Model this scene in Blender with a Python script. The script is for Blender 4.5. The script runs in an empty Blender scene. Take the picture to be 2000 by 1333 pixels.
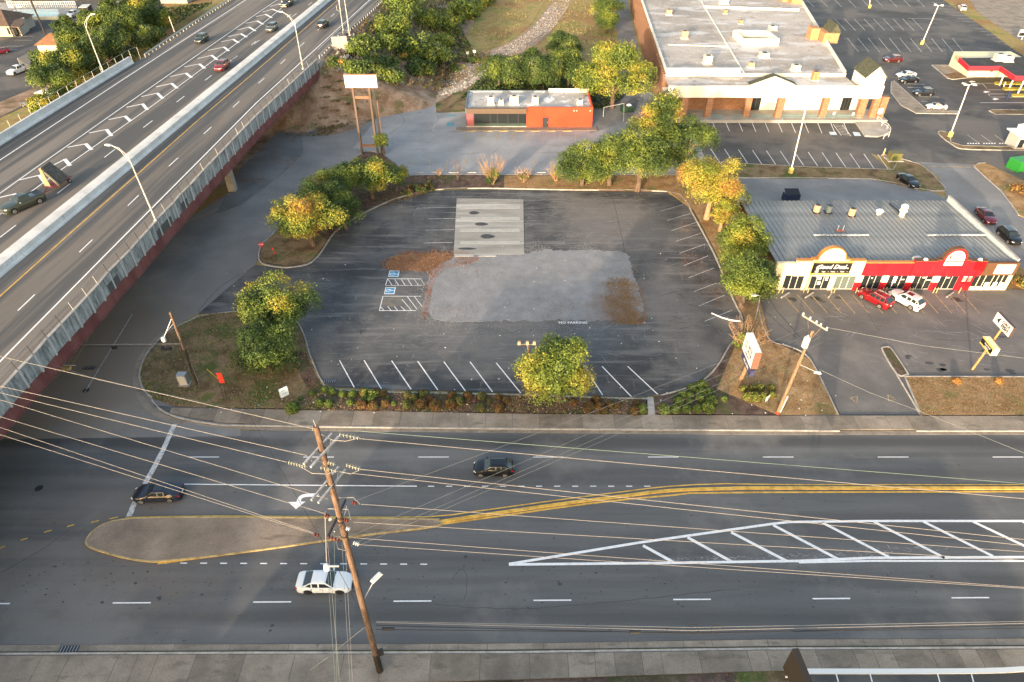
import bpy, bmesh, math, random
import numpy as np
from mathutils import Vector, Matrix
R=math.radians; PI=math.pi
# ---------------------------------------------------------------- camera, sky, sun, exposure
CAM_H=54.4; PITCH=R(39.05); FPX=1310.0
scene=bpy.context.scene; col=scene.collection
cam=bpy.data.objects.new('camera',bpy.data.cameras.new('camera')); col.objects.link(cam)
cam.location=(0,0,CAM_H); cam.rotation_euler=(PI/2-PITCH,0,0)
cam.data.sensor_width=36; cam.data.lens=FPX/2000*36; cam.data.clip_start=.1; cam.data.clip_end=6000
scene.camera=cam
SUN_AZ=24.5; SUN_EL=9.0      # light travels towards this compass heading (from +Y, clockwise)
world=bpy.data.worlds.new('World'); scene.world=world; world.use_nodes=True
wn=world.node_tree.nodes; bgn=wn['Background']; sky=wn.new('ShaderNodeTexSky')
sky.sky_type='NISHITA'; sky.sun_disc=False; sky.sun_elevation=R(SUN_EL); sky.sun_rotation=R(180+SUN_AZ)
sky.air_density=1.0; sky.dust_density=4.0; sky.ozone_density=0.6
world.node_tree.links.new(sky.outputs[0],bgn.inputs[0]); bgn.inputs[1].default_value=0.15
sl=bpy.data.lights.new('sun','SUN'); sl.energy=2.05; sl.angle=R(0.6); sl.color=(1.0,.78,.57)
sun=bpy.data.objects.new('sun',sl); col.objects.link(sun)
ldir=Vector((math.sin(R(SUN_AZ))*math.cos(R(SUN_EL)),math.cos(R(SUN_AZ))*math.cos(R(SUN_EL)),-math.sin(R(SUN_EL))))
sun.rotation_euler=(-ldir).to_track_quat('Z','Y').to_euler(); sun.location=(-40,-90,60)
scene.view_settings.view_transform='Standard'; scene.view_settings.look='None'
scene.view_settings.gamma=1.0; scene.view_settings.use_curve_mapping=False
scene.view_settings.exposure=2.0
scene.render.engine='CYCLES'
# ---------------------------------------------------------------- survey helper: photo point -> place on the level plane z
def at(x,y,z=0.0):
    u=(x-1000)/FPX; v=(y-666.5)/FPX
    dz=-math.sin(PITCH)-v*math.cos(PITCH); t=(z-CAM_H)/dz
    return Vector((u*t,(math.cos(PITCH)-v*math.sin(PITCH))*t,z))
def atY(x,y,Y):      # photo point -> place on the upright plane at depth Y
    u=(x-1000)/FPX; v=(y-666.5)/FPX
    dy=math.cos(PITCH)-v*math.sin(PITCH); t=Y/dy
    return Vector((u*t,Y,CAM_H+(-math.sin(PITCH)-v*math.cos(PITCH))*t))
# ---------------------------------------------------------------- materials
MATS={}
def srgb(h):
    h=h.lstrip('#'); c=[int(h[i:i+2],16)/255 for i in (0,2,4)]
    return tuple(((x+.055)/1.055)**2.4 if x>.04045 else x/12.92 for x in c)
def mat(name,color,rough=.7,metal=0.0,spec=.35,emit=0,alpha=None,coat=0,trans=0):
    if name in MATS: return MATS[name]
    m=bpy.data.materials.new(name); m.use_nodes=True; b=m.node_tree.nodes['Principled BSDF']
    b.inputs['Base Color'].default_value=(*color[:3],1); b.inputs['Roughness'].default_value=rough
    b.inputs['Metallic'].default_value=metal; b.inputs['Specular IOR Level'].default_value=spec
    if coat: b.inputs['Coat Weight'].default_value=coat; b.inputs['Coat Roughness'].default_value=.08
    if trans: b.inputs['Transmission Weight'].default_value=trans
    MATS[name]=m; return m
def surf(name,ramp,scale=1.0,stretch=(1,1,1),fine=(6,.25),over=(),rough=.85,bump=.0,bscale=20,detail=6,metal=0,spec=.3,rot=0):
    """ramp: [(pos,rgb)...] over a noise; fine=(scale,amount) speckle;
    over: (kind,scale,stretch,lo,hi,rgb,fac)"""
    if name in MATS: return MATS[name]
    m=bpy.data.materials.new(name); m.use_nodes=True; nt=m.node_tree; n=nt.nodes; L=nt.links.new
    b=n['Principled BSDF']; tc=n.new('ShaderNodeTexCoord')
    def mapped(st):
        r=n.new('ShaderNodeMapping'); r.inputs['Rotation'].default_value=(0,0,R(rot)); L(tc.outputs['Object'],r.inputs[0])
        mp=n.new('ShaderNodeMapping'); mp.inputs['Scale'].default_value=st; L(r.outputs[0],mp.inputs[0]); return mp.outputs[0]
    def noise(sc,st,dt=4,ro=.6):
        t=n.new('ShaderNodeTexNoise'); t.inputs['Scale'].default_value=sc; t.inputs['Detail'].default_value=dt
        t.inputs['Roughness'].default_value=ro; L(mapped(st),t.inputs['Vector']); return t.outputs['Fac']
    base=noise(scale,stretch,detail,.62); cr=n.new('ShaderNodeValToRGB'); L(base,cr.inputs[0])
    el=cr.color_ramp.elements
    while len(el)<len(ramp): el.new(.5)
    for e,(p,c) in zip(el,ramp): e.position=.5+(p-.5)*.55; e.color=(*c,1)
    cur=cr.outputs[0]
    for kind,sc,st,lo,hi,rgb,fac in over:
        if kind in('b','y'):   # worn or painted-sunlight patch with a soft broken edge, or a wheel path along the road
            sp=n.new('ShaderNodeSeparateXYZ'); L(tc.outputs['Object'],sp.inputs[0])
            def mth(op,a,b_=None):
                q=n.new('ShaderNodeMath'); q.operation=op
                for i_,v_ in enumerate((a,b_)):
                    if v_ is None: continue
                    if isinstance(v_,(int,float)): q.inputs[i_].default_value=v_
                    else: L(v_,q.inputs[i_])
                return q.outputs[0]
            cx_,cy_=sc; rx_,ry_=st[0],st[1]
            dy_=mth('DIVIDE',mth('SUBTRACT',sp.outputs[1],cy_),ry_); d2=mth('MULTIPLY',dy_,dy_)
            if kind=='b': dx_=mth('DIVIDE',mth('SUBTRACT',sp.outputs[0],cx_),rx_); d2=mth('ADD',d2,mth('MULTIPLY',dx_,dx_))
            nz=noise(.35 if kind=='b' else .5,(1,1,1) if kind=='b' else (.12,1,1),5,.7); f=mth('SUBTRACT',1.0,mth('SQRT',d2)); f=mth('ADD',f,mth('MULTIPLY',mth('SUBTRACT',nz,.5),st[2]))
        elif kind=='n': f=noise(sc,st,5,.65); hi=lo+(hi-lo)*.6; fac=min(1,fac*1.15)
        else:
            t=n.new('ShaderNodeTexVoronoi'); t.inputs['Scale'].default_value=sc; L(mapped(st),t.inputs['Vector'])
            if kind=='e': t.feature='DISTANCE_TO_EDGE'
            f=t.outputs['Distance']
        mr=n.new('ShaderNodeMapRange'); mr.inputs['From Min'].default_value=lo; mr.inputs['From Max'].default_value=hi
        mr.inputs['To Min'].default_value=0; mr.inputs['To Max'].default_value=fac; L(f,mr.inputs[0])
        mx=n.new('ShaderNodeMix'); mx.data_type='RGBA'; L(mr.outputs[0],mx.inputs['Factor']); L(cur,mx.inputs['A'])
        mx.inputs['B'].default_value=(*rgb,1); cur=mx.outputs['Result']
    if fine:
        f=noise(fine[0],(1,1,1),3,.7); mr=n.new('ShaderNodeMapRange'); L(f,mr.inputs[0])
        mr.inputs['From Min'].default_value=.25; mr.inputs['From Max'].default_value=.75
        mr.inputs['To Min'].default_value=1-fine[1]; mr.inputs['To Max'].default_value=1+fine[1]
        vm=n.new('ShaderNodeVectorMath'); vm.operation='SCALE'; L(cur,vm.inputs[0]); L(mr.outputs[0],vm.inputs['Scale']); cur=vm.outputs[0]
    L(cur,b.inputs['Base Color']); b.inputs['Roughness'].default_value=rough; b.inputs['Metallic'].default_value=metal
    b.inputs['Specular IOR Level'].default_value=spec
    if bump:
        bp=n.new('ShaderNodeBump'); bp.inputs['Strength'].default_value=bump; bp.inputs['Distance'].default_value=.05
        L(noise(bscale,(1,1,1),4,.7),bp.inputs['Height']); L(bp.outputs[0],b.inputs['Normal'])
    MATS[name]=m; return m
def g(v,t=(1,1,1)): return (v*t[0],v*t[1],v*t[2])
# ---------------------------------------------------------------- object helpers
def tag(o,label=None,cat=None,group=None,kind=None):
    if label: o['label']=label
    if cat: o['category']=cat
    if group: o['group']=group
    if kind: o['kind']=kind
    return o
def link(o,parent=None):
    col.objects.link(o)
    if parent is not None: o.parent=parent
    return o
def thing(name,label,cat,loc=(0,0,0),rz=0,group=None):
    o=bpy.data.objects.new(name,None); o.empty_display_size=.3; o.location=loc; o.rotation_euler=(0,0,rz)
    link(o); return tag(o,label,cat,group)
class MB:
    """collects faces into one mesh"""
    def __init__(s): s.v=[]; s.f=[]; s.m=[]
    def add(s,vs,fs,mi=0):
        k=len(s.v); s.v+= [tuple(v) for v in vs]; s.f+=[tuple(i+k for i in f) for f in fs]; s.m+=[mi]*len(fs); return s
    def box(s,cx,cy,cz,sx,sy,sz,rz=0,mi=0,top=1.0,ax=None):
        vs=[]
        for dz,t in ((-.5,1),(.5,top)):
            for dx,dy in ((-.5,-.5),(.5,-.5),(.5,.5),(-.5,.5)): vs.append(Vector((dx*sx*t,dy*sy*t,dz*sz)))
        M=Matrix.Rotation(rz,3,'Z') if ax is None else ax
        vs=[M@v+Vector((cx,cy,cz)) for v in vs]
        return s.add(vs,[(0,3,2,1),(4,5,6,7),(0,1,5,4),(1,2,6,5),(2,3,7,6),(3,0,4,7)],mi)
    def b2(s,x0,x1,y0,y1,z0,z1,mi=0): return s.box((x0+x1)/2,(y0+y1)/2,(z0+z1)/2,x1-x0,y1-y0,z1-z0,0,mi)
    def tube(s,pts,r,n=6,mi=0,cap=True):
        pts=[Vector(p) for p in pts]; rs=r if isinstance(r,(list,tuple)) else [r]*len(pts); rings=[]
        prev=None
        for i,p in enumerate(pts):
            d=(pts[min(i+1,len(pts)-1)]-pts[max(i-1,0)])
            if d.length<1e-6: d=Vector((0,0,1))
            d.normalize()
            if prev is None: a=d.orthogonal().normalized()
            else:
                a=prev-d*prev.dot(d); a=a.normalized() if a.length>1e-5 else d.orthogonal().normalized()
            prev=a; b=d.cross(a)
            rings.append([p+(a*math.cos(2*PI*k/n)+b*math.sin(2*PI*k/n))*rs[i] for k in range(n)])
        vs=[v for rg in rings for v in rg]; fs=[]
        for i in range(len(rings)-1):
            for k in range(n): fs.append((i*n+k,i*n+(k+1)%n,(i+1)*n+(k+1)%n,(i+1)*n+k))
        if cap: fs.append(tuple(range(n-1,-1,-1))); fs.append(tuple((len(rings)-1)*n+k for k in range(n)))
        return s.add(vs,fs,mi)
    def lathe(s,prof,c=(0,0,0),n=12,mi=0,ax=None):
        vs=[]; fs=[]; M=ax or Matrix.Identity(3); c=Vector(c)
        for r,z in prof:
            for k in range(n): vs.append(M@Vector((r*math.cos(2*PI*k/n),r*math.sin(2*PI*k/n),z))+c)
        for i in range(len(prof)-1):
            for k in range(n): fs.append((i*n+k,i*n+(k+1)%n,(i+1)*n+(k+1)%n,(i+1)*n+k))
        fs.append(tuple(range(n-1,-1,-1))); fs.append(tuple((len(prof)-1)*n+k for k in range(n)))
        return s.add(vs,fs,mi)
    def prism(s,poly,z0,z1,mi=0):
        """poly: list of (x,y); z1 can be a function"""
        n=len(poly); area=sum(poly[i][0]*poly[(i+1)%n][1]-poly[(i+1)%n][0]*poly[i][1] for i in range(n))
        if area<0: poly=poly[::-1]
        vs=[(p[0],p[1],z0) for p in poly]+[(p[0],p[1],z1) for p in poly]
        fs=[tuple(range(n-1,-1,-1)),tuple(range(n,2*n))]+[(i,(i+1)%n,n+(i+1)%n,n+i) for i in range(n)]
        return s.add(vs,fs,mi)
    def plate(s,corners,th,mi=0):
        """flat polygon given by 3d corners, given thickness backwards of its normal"""
        c=[Vector(p) for p in corners]; nrm=(c[1]-c[0]).cross(c[2]-c[0]).normalized(); n=len(c)
        vs=c+[p-nrm*th for p in c]
        fs=[tuple(range(n)),tuple(range(2*n-1,n-1,-1))]+[(i,n+i,n+(i+1)%n,(i+1)%n) for i in range(n)]
        return s.add(vs,fs,mi)
    def quad(s,a,b,c,d,mi=0): return s.add([a,b,c,d],[(0,1,2,3)],mi)
    def build(s,name,m,parent=None,smooth=None):
        me=bpy.data.meshes.new(name); me.from_pydata(s.v,[],s.f)
        for mm in (m if isinstance(m,(list,tuple)) else [m]): me.materials.append(mm)
        if any(s.m): me.polygons.foreach_set('material_index',s.m)
        if smooth:
            me.polygons.foreach_set('use_smooth',[True]*len(me.polygons)); me.set_sharp_from_angle(angle=R(smooth))
        me.update(); return link(bpy.data.objects.new(name,me),parent)
def same(o,loc,parent=None,rz=None,label=None):
    c=o.copy(); c.location=loc
    if rz is not None: c.rotation_euler=(0,0,rz)
    if label: c['label']=label
    return link(c,parent)
def children(o): return [c for c in bpy.data.objects if c.parent is o]
KIDS={}
def copy_tree(o,parent=None):
    c=o.copy(); col.objects.link(c); c.parent=parent
    kids=KIDS.get(o.name)
    if kids is None: kids=KIDS[o.name]=[k for k in bpy.data.objects if k.parent is o]
    for k in kids: copy_tree(k,c)
    return c
def smoothpoly(pts,k=3,closed=True):
    """Catmull-Rom through 2d points"""
    n=len(pts); out=[]
    rng=range(n) if closed else range(n-1)
    for i in rng:
        if closed: p0,p1,p2,p3=[pts[(i+j-1)%n] for j in range(4)]
        else: p0,p1,p2,p3=[pts[max(0,min(n-1,i+j-1))] for j in range(4)]
        for s in range(k):
            t=s/k
            out.append(tuple(.5*((2*p1[a])+(-p0[a]+p2[a])*t+(2*p0[a]-5*p1[a]+4*p2[a]-p3[a])*t*t+(-p0[a]+3*p1[a]-3*p2[a]+p3[a])*t**3) for a in range(2)))
    if not closed: out.append(tuple(pts[-1][:2]))
    return out
def W(px,z=0,k=0,closed=True):
    p=[tuple(at(x,y,z)[:2]) for x,y in px]
    return smoothpoly(p,k,closed) if k else p
def slab(name,poly,z0,z1,m,parent=None,kind='structure'):
    o=MB().prism(poly,z0,z1).build(name,m,parent)
    # robust triangulation of concave outline
    bm=bmesh.new(); bm.from_mesh(o.data); bmesh.ops.triangulate(bm,faces=[f for f in bm.faces if len(f.verts)>4],ngon_method='EAR_CLIP'); bm.to_mesh(o.data); bm.free()
    if parent is None and kind: o['kind']=kind
    return o
def offset(line,d):
    """polyline offset to the left by d"""
    out=[]; n=len(line)
    for i in range(n):
        a=Vector(line[max(0,i-1)][:2]); b=Vector(line[min(n-1,i+1)][:2]); t=(b-a).normalized()
        out.append((line[i][0]-t.y*d,line[i][1]+t.x*d))
    return out
def ribbon(name,line,w,z0,z1,m,parent=None,kind='structure',mb=None):
    """strip following a polyline (centre), box section"""
    l=offset(line,w/2); r=offset(line,-w/2); M=mb or MB(); n=len(line)
    vs=[(p[0],p[1],z0) for p in l]+[(p[0],p[1],z1) for p in l]+[(p[0],p[1],z0) for p in r]+[(p[0],p[1],z1) for p in r]
    fs=[]
    for i in range(n-1):
        fs+=[(n+i,3*n+i,3*n+i+1,n+i+1),(i,n+i,n+i+1,i+1),(2*n+i,2*n+i+1,3*n+i+1,3*n+i)]
    fs+=[(0,2*n,3*n,n),(n-1,2*n-1,4*n-1,3*n-1)]
    M.add(vs,fs)
    if mb is None:
        o=M.build(name,m,parent)
        if parent is None and kind: o['kind']=kind
        return o
MC=[0]
def mark(parent,name,pxs,w,m,z=0.012,th=.004,k=0):
    """painted line along photo points on level z; each a hair above the last so that crossings never share a plane"""
    MC[0]+=1; z=z+(MC[0]%7)*.0007
    line=[tuple(at(x,y,z)[:2]) for x,y in pxs]
    if k: line=smoothpoly(line,k,False)
    return ribbon(name,line,w,z,z+th,m,parent)
def inside(poly,x,y):
    c=False; n=len(poly); j=n-1
    for i in range(n):
        xi,yi=poly[i][:2]; xj,yj=poly[j][:2]
        if (yi>y)!=(yj>y) and x<(xj-xi)*(y-yi)/(yj-yi)+xi: c=not c
        j=i
    return c
def resample(line,step):
    out=[Vector(line[0][:2])]; acc=0
    for a,b in zip(line[:-1],line[1:]):
        a=Vector(a[:2]); b=Vector(b[:2]); L=(b-a).length; 
        if L<1e-6: continue
        d=step-acc
        while d<=L: out.append(a+(b-a)*(d/L)); d+=step
        acc=(acc+L)%step
    return out
ORD=['first','second','third','fourth','fifth','sixth','seventh','eighth','ninth','tenth','eleventh','twelfth','thirteenth','fourteenth','fifteenth','sixteenth','seventeenth','eighteenth','nineteenth','twentieth']
def lettering(txt,size,m,parent,M,name='lettering',align='CENTER',shear=0,depth=.004,sx=1.0):
    """flat lettering as mesh; M = 4x4 placing the text plane"""
    cu=bpy.data.curves.new('t','FONT'); cu.body=txt; cu.size=size; cu.align_x=align; cu.align_y='CENTER'; cu.extrude=depth; cu.shear=shear; cu.resolution_u=2; cu.offset=size*.022
    o=bpy.data.objects.new('t',cu); me=bpy.data.meshes.new_from_object(o); bpy.data.objects.remove(o)
    me.transform(M@Matrix.Diagonal((sx,1,1,1))); me.materials.clear(); me.materials.append(m)
    ob=bpy.data.objects.new(name,me); link(ob,parent); return ob
def frame(origin,xdir,zdir):
    """matrix whose local x runs along xdir, local y along zdir (up), at origin"""
    x=Vector(xdir).normalized(); y=Vector(zdir).normalized(); n=x.cross(y)
    M=Matrix((x,y,n)).transposed().to_4x4(); M.translation=Vector(origin); return M

def strokes(words,size,m,parent,M,name='lettering',sx=1.0,**k):
    """row of letter-like strokes for print too small to read; words = letters per word"""
    rs=random.Random(int(size*1000)+len(words)); mb=MB(); w=size*.55*sx; n=sum(words)+len(words)-1; x=-n*w/2
    for wd in words:
        for i in range(wd):
            q=rs.random(); c=x+w*.5; t=size*.13
            mb.box(c-w*.25,0,0,t,size*.7,.008)
            if q<.7: mb.box(c,size*(.28 if q<.35 else -.28),0,w*.6,t,.0082)
            if q>.4: mb.box(c+w*.22,0,0,t,size*.7,.0084)
            x+=w
        x+=w
    o=mb.build(name,m,parent); o.data.transform(M); return o
# ---------------------------------------------------------------- surface materials
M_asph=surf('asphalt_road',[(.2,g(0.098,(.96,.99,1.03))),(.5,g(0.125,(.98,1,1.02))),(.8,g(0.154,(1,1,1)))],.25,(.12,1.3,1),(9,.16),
   over=[('y',(0,49.6),(1,1.3,.9),.1,.7,g(.066),.75),('y',(0,45.4),(1,1.1,.9),.2,.8,g(.08),.5),('y',(0,29.6),(1,1.2,.9),.15,.8,g(.07),.6),('y',(0,33),(1,1.0,.8),.3,.9,g(.085),.4),('b',(-40,36),(22,13,1.2),.1,.7,g(.15,(1.22,1,.82)),.55),('n',.22,(.1,1.6,1),.5,.72,g(.085),.55),('n',3.0,(.35,1,1),.64,.72,g(.05),.6),('n',.06,(1,1,1),.52,.7,g(.2,(1,.97,.92)),.5)],rough=.82,bump=.25,bscale=40)  # brown patch at the left paints sunlit warmth into the asphalt
M_lot=surf('asphalt_lot',[(.2,g(0.043,(.94,.99,1.08))),(.48,g(0.064,(.97,1,1.06))),(.8,g(0.123,(1.02,1,.98)))],.1,(1,1,1),(7,.22),
   over=[('b',(-1,72),(27,13,.9),.02,.5,g(.16,(.98,1,1.02)),.55),('b',(17,97),(15,12,1.0),.05,.6,g(.17,(1.08,1,.95)),.75),('b',(22,74),(6,16,1.2),.1,.7,g(.17,(1.1,1,.92)),.7),('b',(-19,78),(7,8,1.4),.25,.8,g(.15,(1.05,1,.94)),.5),('b',(-29,80),(9,4,1.4),.1,.8,g(.13,(1.02,1,.97)),.5),('b',(-23,60),(2,9,1.0),.3,.8,g(.15,(1.08,1,.9)),.6),('b',(0,66),(24,2.2,1.2),.2,.9,g(.12),.5),('n',.5,(.18,1.8,1),.52,.75,g(.2,(1.03,1,.97)),.55),('n',.9,(1.1,.25,1),.62,.78,g(.22,(1.02,1,.97)),.45),('n',.055,(1,1,1),.5,.68,g(.17,(1.08,1,.93)),.6),('n',5,(.3,1.6,1),.66,.76,g(.34),.35)],rough=.85,bump=.3,bscale=30)
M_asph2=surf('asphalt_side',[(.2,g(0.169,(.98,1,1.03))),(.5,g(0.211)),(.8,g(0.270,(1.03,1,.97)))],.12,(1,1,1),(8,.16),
   over=[('b',(-50,62),(14,22,.9),.0,.6,g(.19,(1.3,1,.72)),.75),('b',(-43,84),(7,18,.8),.1,.8,g(.18,(1.12,1,.9)),.4),('n',.5,(.3,1.5,1),.58,.8,g(.2),.4),('n',2.2,(1,1,1),.68,.75,g(.045),.55),('n',.05,(1,1,1),.5,.7,g(.19,(1.06,1,.93)),.4)],rough=.85,bump=.2,bscale=30)  # first two patches: warm sunlight beside the bridge, painted as brown tint
M_asph3=surf('asphalt_new',[(.2,g(0.058,(1.02,1,.98))),(.5,g(0.075)),(.8,g(0.109,(1.04,1,.97)))],.1,(1,1,1),(8,.2),
   over=[('n',.4,(.2,1.6,1),.55,.78,g(.11,(1.05,1,.96)),.5),('n',.04,(1,1,1),.48,.62,g(.15,(1.12,1,.88)),.6)],rough=.82,bump=.2,bscale=30)
M_mall=surf('asphalt_worn',[(.2,g(0.110,(1.05,1,.96))),(.5,g(0.136,(1.06,1,.95))),(.8,g(0.176,(1.08,1,.93)))],.15,(1,1,1),(8,.16),
   over=[('n',.35,(.6,1.4,1),.56,.8,g(.1),.5),('n',1.1,(1,1,1),.7,.76,g(.03),.75),('n',3.0,(1,.5,1),.7,.78,g(.3,(1.2,.95,.6)),.3)],rough=.85,bump=.2,bscale=30)
M_deck=surf('asphalt_freeway',[(.25,g(0.120,(1.12,1,.87))),(.5,g(0.147,(1.14,1,.86))),(.75,g(0.184,(1.14,1,.86)))],.1,(.7,.12,1),(9,.12),
   over=[('n',.32,(1.3,.035,1),.46,.62,g(.08,(.98,1,1.02)),.75),('n',.6,(1.2,.06,1),.6,.75,g(.2,(1.12,1,.87)),.4)],rough=.8,bump=.2,bscale=40,rot=4.0)
M_conc=surf('concrete',[(.2,g(.27,(1.05,1,.93))),(.5,g(.34,(1.05,1,.93))),(.8,g(.42,(1.05,1,.93)))],.5,(1,1,1),(6,.15),
   over=[('n',1.4,(1,1,1),.58,.75,g(.2,(1.05,1,.92)),.6)],rough=.85,bump=.3,bscale=30)
M_walk=surf('concrete_walk',[(.2,g(.17,(1.18,1,.8))),(.5,g(.225,(1.19,1,.79))),(.8,g(.29,(1.18,1,.8)))],.35,(1,1,1),(9,.22),
   over=[('n',.8,(.5,1.5,1),.55,.75,g(.14,(1.15,1,.8)),.7),('n',9,(1,1,1),.66,.72,g(.09),.5)],rough=.88,bump=.3,bscale=40)
M_walk2=surf('concrete_walk_dark',[(.2,g(.13,(1.18,1,.8))),(.5,g(.18,(1.19,1,.79))),(.8,g(.24,(1.18,1,.8)))],.35,(1,1,1),(9,.22),
   over=[('n',.8,(.5,1.5,1),.55,.75,g(.12,(1.15,1,.8)),.7)],rough=.88,bump=.3,bscale=40)
M_island=surf('concrete_island',[(.2,g(.15,(1.28,1,.76))),(.5,g(.2,(1.3,1,.75))),(.8,g(.27,(1.28,1,.76)))],.25,(1,1,1),(8,.2),
   over=[('n',.5,(.3,1.4,1),.55,.72,g(.11,(1.28,1,.76)),.6)],rough=.9,bump=.3,bscale=30)
M_pad=surf('concrete_pad',[(.2,g(0.225,(1.03,1,.92))),(.5,g(0.285,(1.03,1,.92))),(.8,g(0.345,(1.02,1,.93)))],.3,(.4,1.6,1),(7,.14),
   over=[('n',.33,(.15,2.2,1),.55,.72,g(.55,(1.03,1,.93)),.6),('n',1.3,(1,1,1),.64,.72,g(.2),.5)],rough=.85,bump=.25)
M_barrier=surf('barrier_concrete',[(.2,g(.48,(1.0,1,.97))),(.5,g(.58,(1.0,1,.97))),(.8,g(.66,(1.0,1,.97)))],.4,(1,1,1),(5,.12),
   over=[('n',2.0,(1,1,1),.62,.75,g(.3,(1.05,1,.92)),.6)],rough=.8)
M_parapet=surf('parapet_concrete',[(.2,g(.2,(.97,1,1.0))),(.5,g(.33,(.97,1,1.0))),(.8,g(.46,(.98,1,1.0)))],1.6,(1,1,.25),(6,.15),
   over=[('n',3.4,(1,1,.15),.5,.68,g(.13,(.95,1,1)),.75)],rough=.85)
M_rib=surf('rib_concrete',[(.2,g(.4)),(.8,g(.55))],1,(1,1,.3),(6,.12),rough=.85)
M_mound=surf('dry_grass',[(.25,(.12,.082,.045)),(.45,(.19,.135,.075)),(.6,(.25,.175,.105)),(.8,(.14,.15,.05))],.35,(1,1,1),(5,.35),
   over=[('n',.18,(1,1,1),.52,.68,(.075,.11,.03),.75),('n',1.6,(1,1,1),.6,.74,(.3,.2,.12),.6)],rough=.95,bump=.6,bscale=12,spec=.1)
M_gr=surf('ground_grass',[(.25,(.25,.2,.08)),(.5,(.34,.26,.11)),(.75,(.2,.22,.07))],.12,(1,1,1),(3,.35),
   over=[('n',.05,(1,1,1),.5,.66,(.3,.17,.085),.7),('n',.7,(1,1,1),.62,.75,(.08,.11,.03),.6)],rough=.95,bump=.6,bscale=10,spec=.1)
M_orange=surf('rusty_grass',[(.25,(.24,.14,.065)),(.5,(.33,.21,.105)),(.75,(.42,.28,.15))],.5,(1,1,1),(5,.35),
   over=[('n',.25,(1,1,1),.54,.7,(.11,.13,.04),.7),('n',2,(1,1,1),.62,.74,(.17,.08,.03),.6)],rough=.95,bump=.6,bscale=12,spec=.1)
M_mulch=surf('mulch',[(.25,(.075,.05,.04)),(.5,(.12,.085,.07)),(.75,(.17,.115,.09))],.8,(1,1,1),(7,.4),
   over=[('n',.3,(1,1,1),.5,.66,(.07,.085,.035),.6),('n',3,(1,1,1),.62,.7,(.3,.12,.05),.7)],rough=.95,bump=.7,bscale=14,spec=.1)
M_dirt=surf('dirt',[(.25,(.18,.12,.08)),(.5,(.28,.195,.14)),(.75,(.37,.28,.21))],.3,(1,1,1),(4,.35),
   over=[('n',.25,(1,1,1),.55,.7,(.08,.1,.035),.6),('n',1.8,(1,1,1),.6,.7,(.38,.34,.3),.6)],rough=.95,bump=.7,bscale=8,spec=.1)
M_gravel=surf('gravel',[(.2,g(.22,(.985,1,1.03))),(.5,g(.255,(.985,1,1.03))),(.8,g(.3,(.99,1,1.02)))],.45,(1,1,1),(14,.3),
   over=[('b',(14,73),(5,7,1.6),.1,.6,(.2,.14,.1),.6),('b',(2,63),(9,2,1.4),.2,.8,(.2,.15,.11),.4),('b',(-12,84),(3,4,1.4),.2,.8,(.24,.16,.11),.5),('n',.6,(1,1,1),.66,.78,(.33,.24,.17),.6),('n',1.7,(1,1,1),.7,.76,(.06,.09,.03),.7)],rough=.9,bump=.8,bscale=25,spec=.15)
M_rock=surf('pale_stone',[(.2,g(.27,(1.06,1,.92))),(.8,g(.42,(1.06,1,.92)))],3,(1,1,1),(8,.2),rough=.9)
M_track=surf('stone_track',[(.2,(.22,.16,.11)),(.5,(.28,.22,.17)),(.8,(.32,.28,.23))],.6,(1,1,1),(4,.35),
   over=[('n',.35,(1,1,1),.52,.66,(.4,.24,.14),.75)],rough=.95,bump=.8,bscale=10,spec=.15)
M_leafpatch=surf('leaf_litter_soil',[(.25,(.16,.09,.055)),(.5,(.22,.14,.085)),(.75,(.27,.22,.15))],.7,(1,1,1),(9,.4),
   over=[('n',.5,(1,1,1),.56,.7,(.12,.13,.05),.6)],rough=.95,bump=.6,bscale=20,spec=.1)
M_white=surf('road_paint_white',[(.2,g(.68)),(.5,g(.8)),(.8,g(.84))],2,(1,1,1),(12,.12),rough=.6)
M_whworn=surf('road_paint_worn',[(.3,g(.3)),(.5,g(.55)),(.8,g(.66))],2.5,(1,1,1),(14,.3),rough=.7)
M_yel=surf('road_paint_yellow',[(.3,(.5,.3,.06)),(.5,(.66,.4,.08)),(.8,(.74,.48,.12))],1.2,(1,1,1),(10,.2),
   over=[('n',1.2,(.4,2.5,1),.6,.72,g(.22,(1.2,1,.7)),.6)],rough=.7)
M_yworn=surf('road_paint_yellow_worn',[(.3,(.3,.22,.1)),(.5,(.45,.33,.15)),(.8,(.52,.4,.2))],1.5,(1,1,1),(10,.25),rough=.8)
M_blue=mat('paint_blue',(.05,.25,.45),.6); M_black=mat('black_paint',(.015,.015,.017),.5)
M_oil=surf('oil_stain',[(.3,g(.045)),(.8,g(.075))],2,(1,1,1),(6,.3),rough=.6)
M_steel=mat('galvanised_steel',(.42,.43,.44),.45,.6); M_alu=mat('pale_metal',(.62,.6,.56),.45,.3); M_dkmetal=mat('dark_metal',(.05,.05,.055),.5,.4)
M_wood=surf('pole_wood',[(.25,(.085,.055,.04)),(.5,(.15,.095,.065)),(.8,(.22,.145,.1))],2.5,(4,4,.35),(8,.25),rough=.85,bump=.4,bscale=12)
M_wood2=surf('pole_wood_pale',[(.25,(.17,.11,.065)),(.5,(.25,.165,.1)),(.8,(.32,.22,.14))],2.5,(4,4,.35),(8,.2),rough=.85,bump=.4,bscale=12)
M_tar=surf('pole_wood_dark',[(.3,(.02,.018,.015)),(.8,(.07,.05,.035))],3,(4,4,.4),(8,.3),rough=.85)
M_wire=mat('wire_bare',(.33,.3,.27),.6,.1); M_wire2=mat('wire_thin',(.25,.26,.25),.6,.1); M_wireg=mat('wire_green',(.2,.27,.21),.6,.1); M_cable=mat('cable_black',(.03,.03,.032),.6)
M_glass=mat('window_glass',(.02,.025,.027),.12,0,.6); M_carglass=mat('car_glass',(.02,.028,.032),.06,0,.8)
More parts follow.
